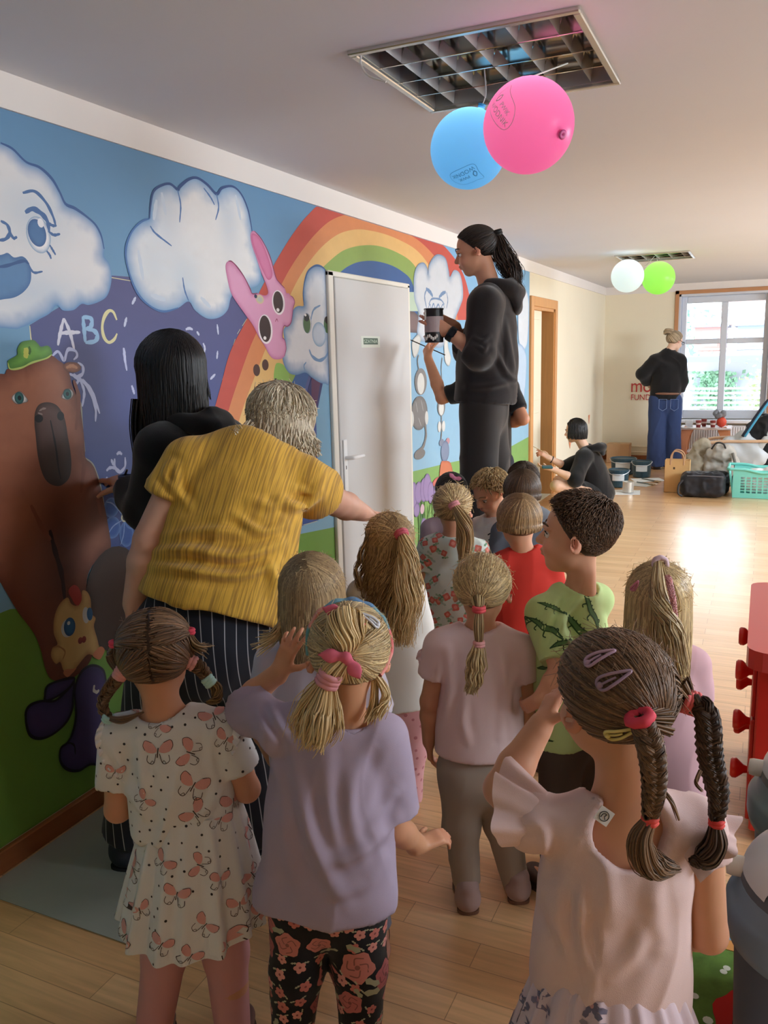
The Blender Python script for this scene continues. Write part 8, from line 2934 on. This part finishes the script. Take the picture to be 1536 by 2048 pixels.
so.cap((-.20, 10.55, .52), (-.02, 10.55, .30), .09, .13, k=.05)
V, Q = so.mesh()
V = V + vnormals(V, Q) * (.012 * vnoise(V * 14, 2))[:, None]
o = link('blanket', fast_mesh('blanket', V, [Q]), mat('blanket_pale', (198, 204, 210), .9))
tag(o, 'pale blue-grey blanket hanging over the side of the armchair', 'blanket')

def soft_bag(name, parts, vox, m, amp, label, cat, seed=1, f=12):
 so = Soft(vox)
 for q in parts:
  if q[0] == 'b':
   so.box(q[1], q[2], rd=q[3], k=.03)
  elif q[0] == 'c':
   so.cap(q[1], q[2], q[3], q[4], k=.03)
  else:
   so.ell(q[1], q[2], k=.03)
 V, Q = so.mesh([((0, 0, .004), (0, 0, -1))])
 V = relax(V, Q, 1)
 n_ = vnormals(V, Q)
 d = amp * (1 - 2 * np.abs(vnoise(V * f, seed))) + amp * .6 * vnoise(V * f * 2.3, seed + 4)
 V = V + n_ * d[:, None]
 V[:, 2] = np.maximum(V[:, 2], .002)
 o = link(name, fast_mesh(name, V, [Q]), m)
 tag(o, label, cat)
 return o

# jackets over the chair back
j = soft_bag('jacket', [('c', (-.06, 10.62, .62), (-.06, 10.62, .20), .10, .15), ('c', (.04, 10.60, .70), (.10, 10.60, .25), .10, .14)], .012, mat('jacket_black', (30, 30, 33), .8), .016, 'black jacket slung over the reclining armchair', 'jacket', 3)
j2 = MB()
for k, cl in enumerate(((40, 46, 60), (72, 150, 186))):
 j2.tube(crom([(-.20 + .02 * k, 10.42, .55), (-.06 + .02 * k, 10.40, .80), (.06 + .02 * k, 10.42, .98), (.2 + .02 * k, 10.5, 1.06)], 8), .018, 8, col=srgb(cl))
o = j2.build('scarf', cloth, smooth=True)
tag(o, 'dark scarf with a blue edge along the armchair back', 'scarf')

# bags on the floor
pb = thing('paper_bag', (-.83, 9.6, 0), 'brown kraft paper bag with twisted handles left of the black duffel bag', 'bag')
kr = mat('kraft', (208, 166, 112), .8, noise=.05, nscale=8)
x0, x1, y0, y1, hz_ = -.96, -.70, 9.55, 9.70, .36
g = MB()
g.box((x0, y0, .002), (x1, y0 + .003, hz_)).box((x0, y1, .002), (x1, y1 + .003, hz_)).box((x0, y0, .002), (x0 + .003, y1, hz_)).box((x1 - .003, y0, .002), (x1, y1, hz_)).box((x0, y0, .001), (x1, y1, .004))
g.build('body', kr, pb)
for y in (y0, y1 + .003):
 MB().tube(crom([(x0 + .06, y, hz_ - .05), (x0 + .065, y, hz_ + .05), (x0 + .10, y - .01, hz_ + .10), (x0 + .16, y - .01, hz_ + .09), (x1 - .065, y, hz_ + .04), (x1 - .06, y, hz_ - .05)], 6), .008, 6).build('handle', mat('kraft_handle', (190, 150, 116), .8), pb)
MB().box((x0 + .09, y0 - .001, .26), (x0 + .11, y0, .285)).build('bag_print', mat('print_brown', (90, 66, 46), .8), pb)
du = soft_bag('duffel_bag', [('b', (-.545, 9.38, .135), (.22, .13, .125), .06)], .010, mat('nylon_black', (30, 30, 36), .6), .010, 'black duffel bag with carrying strap between paper bag and basket', 'bag', 5)
MB().tube(crom([(-.72, 9.27, .20), (-.775, 9.25, .14), (-.78, 9.24, .05), (-.74, 9.25, .015)], 6), .012, 8).build('strap', mat('strap_grey', (56, 54, 58), .7), du, smooth=True)
MB().tube(crom([(-.70, 9.262, .235), (-.52, 9.252, .24), (-.34, 9.262, .235)], 6), .005, 6).build('zip', mat('zip_grey', (120, 120, 130), .4, metal=.5), du)
soft_bag('black_bag', [('b', (-.40, 9.66, .12), (.10, .10, .11), .05)], .011, mat('nylon_black2', (36, 36, 40), .65), .012, 'small black bag right behind the black duffel bag', 'bag', 6)
rk = soft_bag('rucksack', [('e', (-.42, 10.05, .22), (.21, .15, .22)), ('e', (-.40, 9.95, .40), (.16, .10, .10)), ('b', (-.42, 9.93, .16), (.15, .06, .12), .05)], .011, mat('rucksack_beige', (172, 166, 158), .85, noise=.08, nscale=20), .014, 'light grey-beige rucksack behind the black duffel bag', 'rucksack', 7)
MB().tube(crom([(-.50, 9.86, .46), (-.45, 9.84, .53), (-.38, 9.85, .52), (-.35, 9.88, .45)], 6), .010, 8).build('carry_loop', mat('strap_dark', (50, 48, 48), .7), rk, smooth=True)
MB().tube(crom([(-.28, 9.86, .42), (-.24, 9.82, .25), (-.28, 9.84, .08)], 6), .016, 8).build('strap', mat('rucksack_strap', (110, 104, 98), .8), rk, smooth=True)
soft_bag('camouflage_jacket', [('e', (-.68, 10.05, .20), (.15, .14, .22)), ('e', (-.62, 10.10, .42), (.10, .10, .13)), ('e', (-.72, 9.92, .10), (.12, .10, .10))], .011, mat('camouflage', (150, 140, 122), .9, noise=.55, nscale=9), .022, 'crumpled camouflage jacket heaped behind the paper bag', 'jacket', 8, 10)

bk = thing('laundry_basket', (.02, 9.5, 0), 'teal plastic laundry basket with a pierced grid of holes, at the right edge', 'basket')
tl_ = mat('teal_plastic', (120, 206, 196), .4)
bx0, bx1, by0, by1, bh = -.25, .33, 9.38, 9.72, .30

def wall_panel(o_, u, v, w, cols_, rows_, L, Hh):
 hs = []
 for i in range(cols_):
  for j in range(rows_):
   cx, cy = L * (.12 + .76 * (i + .5) / cols_), Hh * (.14 + .62 * (j + .5) / rows_)
   a, b = L * .76 / cols_ * .36, Hh * .62 / rows_ * .36
   hs.append([(cx - a, cy - b), (cx + a, cy - b), (cx + a, cy + b), (cx - a, cy + b)])
 return MB().prism(rect(0, L, 0, Hh), o_, u, v, w, holes=hs)

def lean(x, y):
 return unit(A([x, y, 6.0]))

wall_panel((bx0, by0, .01), (1, 0, 0), lean(0, -1), (0, .006, 0), 8, 6, bx1 - bx0, bh).build('side', tl_, bk)
wall_panel((bx0, by1, .01), (1, 0, 0), lean(0, 1), (0, .006, 0), 8, 6, bx1 - bx0, bh).build('side', tl_, bk)
wall_panel((bx0, by0, .01), (0, 1, 0), lean(-1, 0), (.006, 0, 0), 5, 6, by1 - by0, bh).build('side', tl_, bk)
wall_panel((bx1, by0, .01), (0, 1, 0), lean(1, 0), (.006, 0, 0), 5, 6, by1 - by0, bh).build('side', tl_, bk)
e_ = .05
rim = MB()
for a, b in (((bx0 - e_, by0 - e_), (bx1 + e_, by0 - e_)), ((bx1 + e_, by0 - e_), (bx1 + e_, by1 + e_)), ((bx1 + e_, by1 + e_), (bx0 - e_, by1 + e_)), ((bx0 - e_, by1 + e_), (bx0 - e_, by0 - e_))):
 m_ = A([(a[0] + b[0]) / 2, (a[1] + b[1]) / 2, bh - .02])
 rim.tube(crom([(a[0], a[1], bh + .012), m_ * .5 + A([a[0], a[1], bh]) * .5 + A([0, 0, .02]), m_, m_ * .5 + A([b[0], b[1], bh]) * .5 + A([0, 0, .02]), (b[0], b[1], bh + .012)], 6), .015, 8)
rim.build('rim', tl_, bk, smooth=True)
MB().box((bx0, by0, .002), (bx1, by1, .012)).build('bottom', tl_, bk)
soft_bag('folded_cloth', [('e', (-.02, 9.55, .16), (.20, .13, .13)), ('e', (.16, 9.55, .20), (.14, .13, .13))], .012, mat('cloth_white', (222, 220, 220), .9), .012, 'white folded cloth lying inside the teal laundry basket', 'cloth', 9)

# painting things on the floor
for q, (px, py, a, s) in enumerate(((1238, 985, .2, .24), (1270, 968, -.3, .22), (1295, 960, .5, .2), (1228, 968, -.6, .18))):
 c = on(px, py, 2, .001 + q * .0015)
 R = A([[math.cos(a), math.sin(a), 0], [-math.sin(a), math.cos(a), 0], [0, 0, 1.0]])
 V2 = [(-s, -s * .7), (s * .9, -s * .6), (s, s * .7), (-s * .8, s * .75)]
 o = MB().prism(V2, c, R[0], R[1], (0, 0, .0012)).build('newspaper_sheet', mat('newsprint', (226, 230, 232), .85, noise=.12, nscale=22))
 tag(o, ('white newspaper sheet nearest the sitting person', 'white newspaper sheet in front of the middle paint tin', 'white newspaper sheet at the right, under the brush', 'white newspaper sheet tucked beside the sitting person')[q], 'newspaper', 'newspaper sheets on the floor')
for px, py, r, h, lb_ in ((1246, 946, .155, .20, 'large dark teal paint bucket behind the sitting person'), (1283, 953, .115, .20, 'dark teal paint tin with white label, rightmost of the tins'), (1237, 972, .115, .20, 'dark teal paint tin nearest the sitting person')):
 c = on(px, py, 2, .008)
 o = MB().lathe([(0, 0), (r * .92, 0), (r, h * .9), (r * 1.05, h * .92), (r * 1.05, h), (r * .96, h), (r * .95, h * .95), (0, h * .94)], c, 28).build('paint_bucket', mat('bucket_teal', (40, 70, 84), .4))
 tag(o, lb_, 'paint tin')
 an = np.linspace(-.62, .62, 12) - PI / 2 + .1
 V = [[c[0] + r * (1.01 if z > .5 else .99) * math.cos(t), c[1] + r * (1.01 if z > .5 else .99) * math.sin(t), c[2] + h * z] for t in an for z in (.38, .78)]
 MB().add(V, [[2 * i, 2 * i + 2, 2 * i + 3, 2 * i + 1] for i in range(11)]).build('bucket_label', mat('label_pale', (206, 214, 220), .6), o)
 MB().tube([(c[0] + r * 1.08 * math.cos(t), c[1] + r * 1.08 * math.sin(t), c[2] + h * (.96 - .25 * abs(math.sin(t)))) for t in np.linspace(-PI, 0, 13)], .004, 6).build('bail', mat('steel', (190, 190, 190), .3, metal=.9), o)
c = on(1256, 984, 2, .008)
o = MB().lathe([(0, 0), (.06, 0), (.06, .115), (.063, .12), (.055, .12), (.054, .10), (0, .10)], c, 24).build('metal_tin', mat('tin_steel', (206, 204, 196), .35, metal=.5))
tag(o, 'small open metal tin in front of the paint tins', 'tin')
for q, (a, b) in enumerate((((1284, 957), (1312, 962)), ((1274, 964), (1300, 968)))):
 pa, pb_ = on(*a, 2, .014), on(*b, 2, .014)
 o = MB().tube([pa, pb_], .008, 8).build('paint_brush', mat('brush_handle_grey', (120, 126, 124), .5))
 MB().box(None, (.035, .022, .007), R=A([unit(pb_ - pa), unit(np.cross(UPZ, pb_ - pa)), UPZ]), c=pb_ + unit(pb_ - pa) * .03).build('bristles', mat('bristle_tan', (170, 150, 120), .9), o)
 tag(o, ('flat paint brush lying on the newspaper, farther one', 'flat paint brush lying on the newspaper, nearer one')[q], 'brush', 'brushes on the newspaper')
o = MB().box(None, (.12, .05, .03), R=np.eye(3), c=A(on(1132, 958, 1, 9.6)) * A([1, 1, 0]) + A([0, 0, .032]), b=.01).build('red_tray', mat('tray_red', (214, 60, 52), .5))
tag(o, 'red tray on the floor behind the knee of the sitting person', 'tray')

# ------------------------------------------------------------------ outside the window
gd = struct(MB().box((-30, 14.5, -3.3), (30, 60, -3.2)).build('ground', mat('yard', (176, 184, 160), .9, noise=.2, nscale=2)))
hs = thing('neighbour_house', (-1, 27, -3.2), 'grey house with red tiled roof across the yard, seen through the window', 'house')
MB().box((-9, 26.8, -3.2), (9, 34, 1.25)).build('wall', mat('house_grey', (196, 200, 216), .9), hs)
tile = mat('roof_tile', (232, 196, 190), .8)
rf = MB()
n_ = 26
for k in range(n_):
 y0, z0 = 26.0 + k * .22, 1.25 + k * .235
 xl = -1.95 + k * .085
 rf.box((xl, y0, z0), (10, y0 + .30, z0 + .05), .012)
rf.build('roof', tile, hs)
MB().box((-2.1, 25.85, 1.15), (10, 26.1, 1.32)).build('gutter', mat('gutter_grey', (140, 150, 170), .5), hs)
for x, w_, cl in ((-1.55, .42, (214, 160, 156)), (-.35, .45, (170, 186, 206))):
 d = MB().box((x - w_, 26.6, 1.45), (x + w_, 28.4, 2.15)).build('dormer', mat('dormer_%d' % cl[0], cl, .8), hs)
 MB().box((x - w_ - .1, 26.4, 2.15), (x + w_ + .1, 28.6, 2.22)).build('dormer_roof', mat('gutter_grey'), d)
 MB().box((x - w_ * .5, 26.59, 1.6), (x + w_ * .5, 26.61, 2.05)).build('dormer_window', mat('dormer_pane', (206, 220, 230), .1), d)
for x in (-1.2, .35):
 MB().box((x - .45, 26.75, -.9), (x + .45, 26.8, .5), .01).build('house_window', mat('house_window_white', (226, 230, 236), .4), hs)
iv = thing('ivy', (-1.3, 26.6, -3.2), 'green ivy climbing the wall of the house outside', 'ivy')
r2 = np.random.default_rng(5)
m_ = MB()
for k in range(900):
 c = A([-1.35 + r2.normal() * .28, 26.68 - r2.random() * .12, .85 - abs(r2.normal()) * .9])
 d = unit(A([r2.normal(), -1.5, r2.normal()]))
 u = unit(np.cross(d, r2.normal(size=3)))
 v = np.cross(d, u)
 s = .05 + .04 * r2.random()
 m_.add([c - u * s, c - v * s * .7, c + u * s, c + v * s * .7], [[0, 1, 2, 3]], col=srgb((150, 196, 166)) * (.6 + .8 * r2.random()))
lv = m_.build('leaves', mat('leaf', attr=True, rough=.6), iv)
lv['kind'] = 'stuff'
MB().tube(crom([(-1.3, 26.7, -3.2), (-1.35, 26.7, -1), (-1.3, 26.7, .6)], 6), .03, 6).build('stem', mat('stem_brown', (90, 70, 50), .9), iv)
gr = thing('garage', (-.6, 21, -3.2), 'low garage with pale tiled roof in front of the house outside', 'garage')
MB().box((-6, 19.2, -3.2), (6, 23.4, -1.2)).build('wall', mat('garage_wall', (206, 206, 206), .9), gr)
rf = MB()
for k in range(16):
 y0, z0 = 18.8 + k * .32, -1.1 + k * .105
 for i in range(40):
  rf.box((-6 + i * .3 + .15 * (k % 2), y0, z0), (-6 + i * .3 + .29 + .15 * (k % 2), y0 + .38, z0 + .035))
rf.build('roof', mat('pale_tile', (232, 226, 224), .85), gr)
tr = thing('tree', (.6, 24.6, -3.2), 'pale green bush between garage and house at the right of the window view', 'tree')
m_ = MB()
for k in range(700):
 c = A([.25 + r2.normal() * .35, 24.6 + r2.normal() * .25, .25 + r2.normal() * .40])
 d = unit(r2.normal(size=3))
 u = unit(np.cross(d, r2.normal(size=3)))
 v = np.cross(d, u)
 s = .05 + .05 * r2.random()
 m_.add([c - u * s, c - v * s * .6, c + u * s, c + v * s * .6], [[0, 1, 2, 3]], col=srgb((206, 230, 176)) * (.7 + .6 * r2.random()))
m_.build('leaves', mat('leaf'), tr)['kind'] = 'stuff'
MB().tube([(.3, 24.6, -3.2), (.28, 24.6, .1)], .06, 6).build('trunk', mat('stem_brown'), tr)
tr = thing('tree', (-4.6, 34, -3.2), 'hazy green tree beyond the left end of the red roof', 'tree')
m_ = MB()
for k in range(900):
 c = A([-3.9 + r2.normal() * .9, 36 + r2.normal() * .6, 2.2 + r2.normal() * .7])
 d = unit(r2.normal(size=3))
 u = unit(np.cross(d, r2.normal(size=3)))
 v = np.cross(d, u)
 s = .12 + .08 * r2.random()
 m_.add([c - u * s, c - v * s * .6, c + u * s, c + v * s * .6], [[0, 1, 2, 3]], col=srgb((190, 222, 206)) * (.7 + .6 * r2.random()))
m_.build('leaves', mat('leaf'), tr)['kind'] = 'stuff'
MB().tube([(-3.9, 36, -3.2), (-3.9, 36, 2)], .12, 6).build('trunk', mat('stem_brown'), tr)
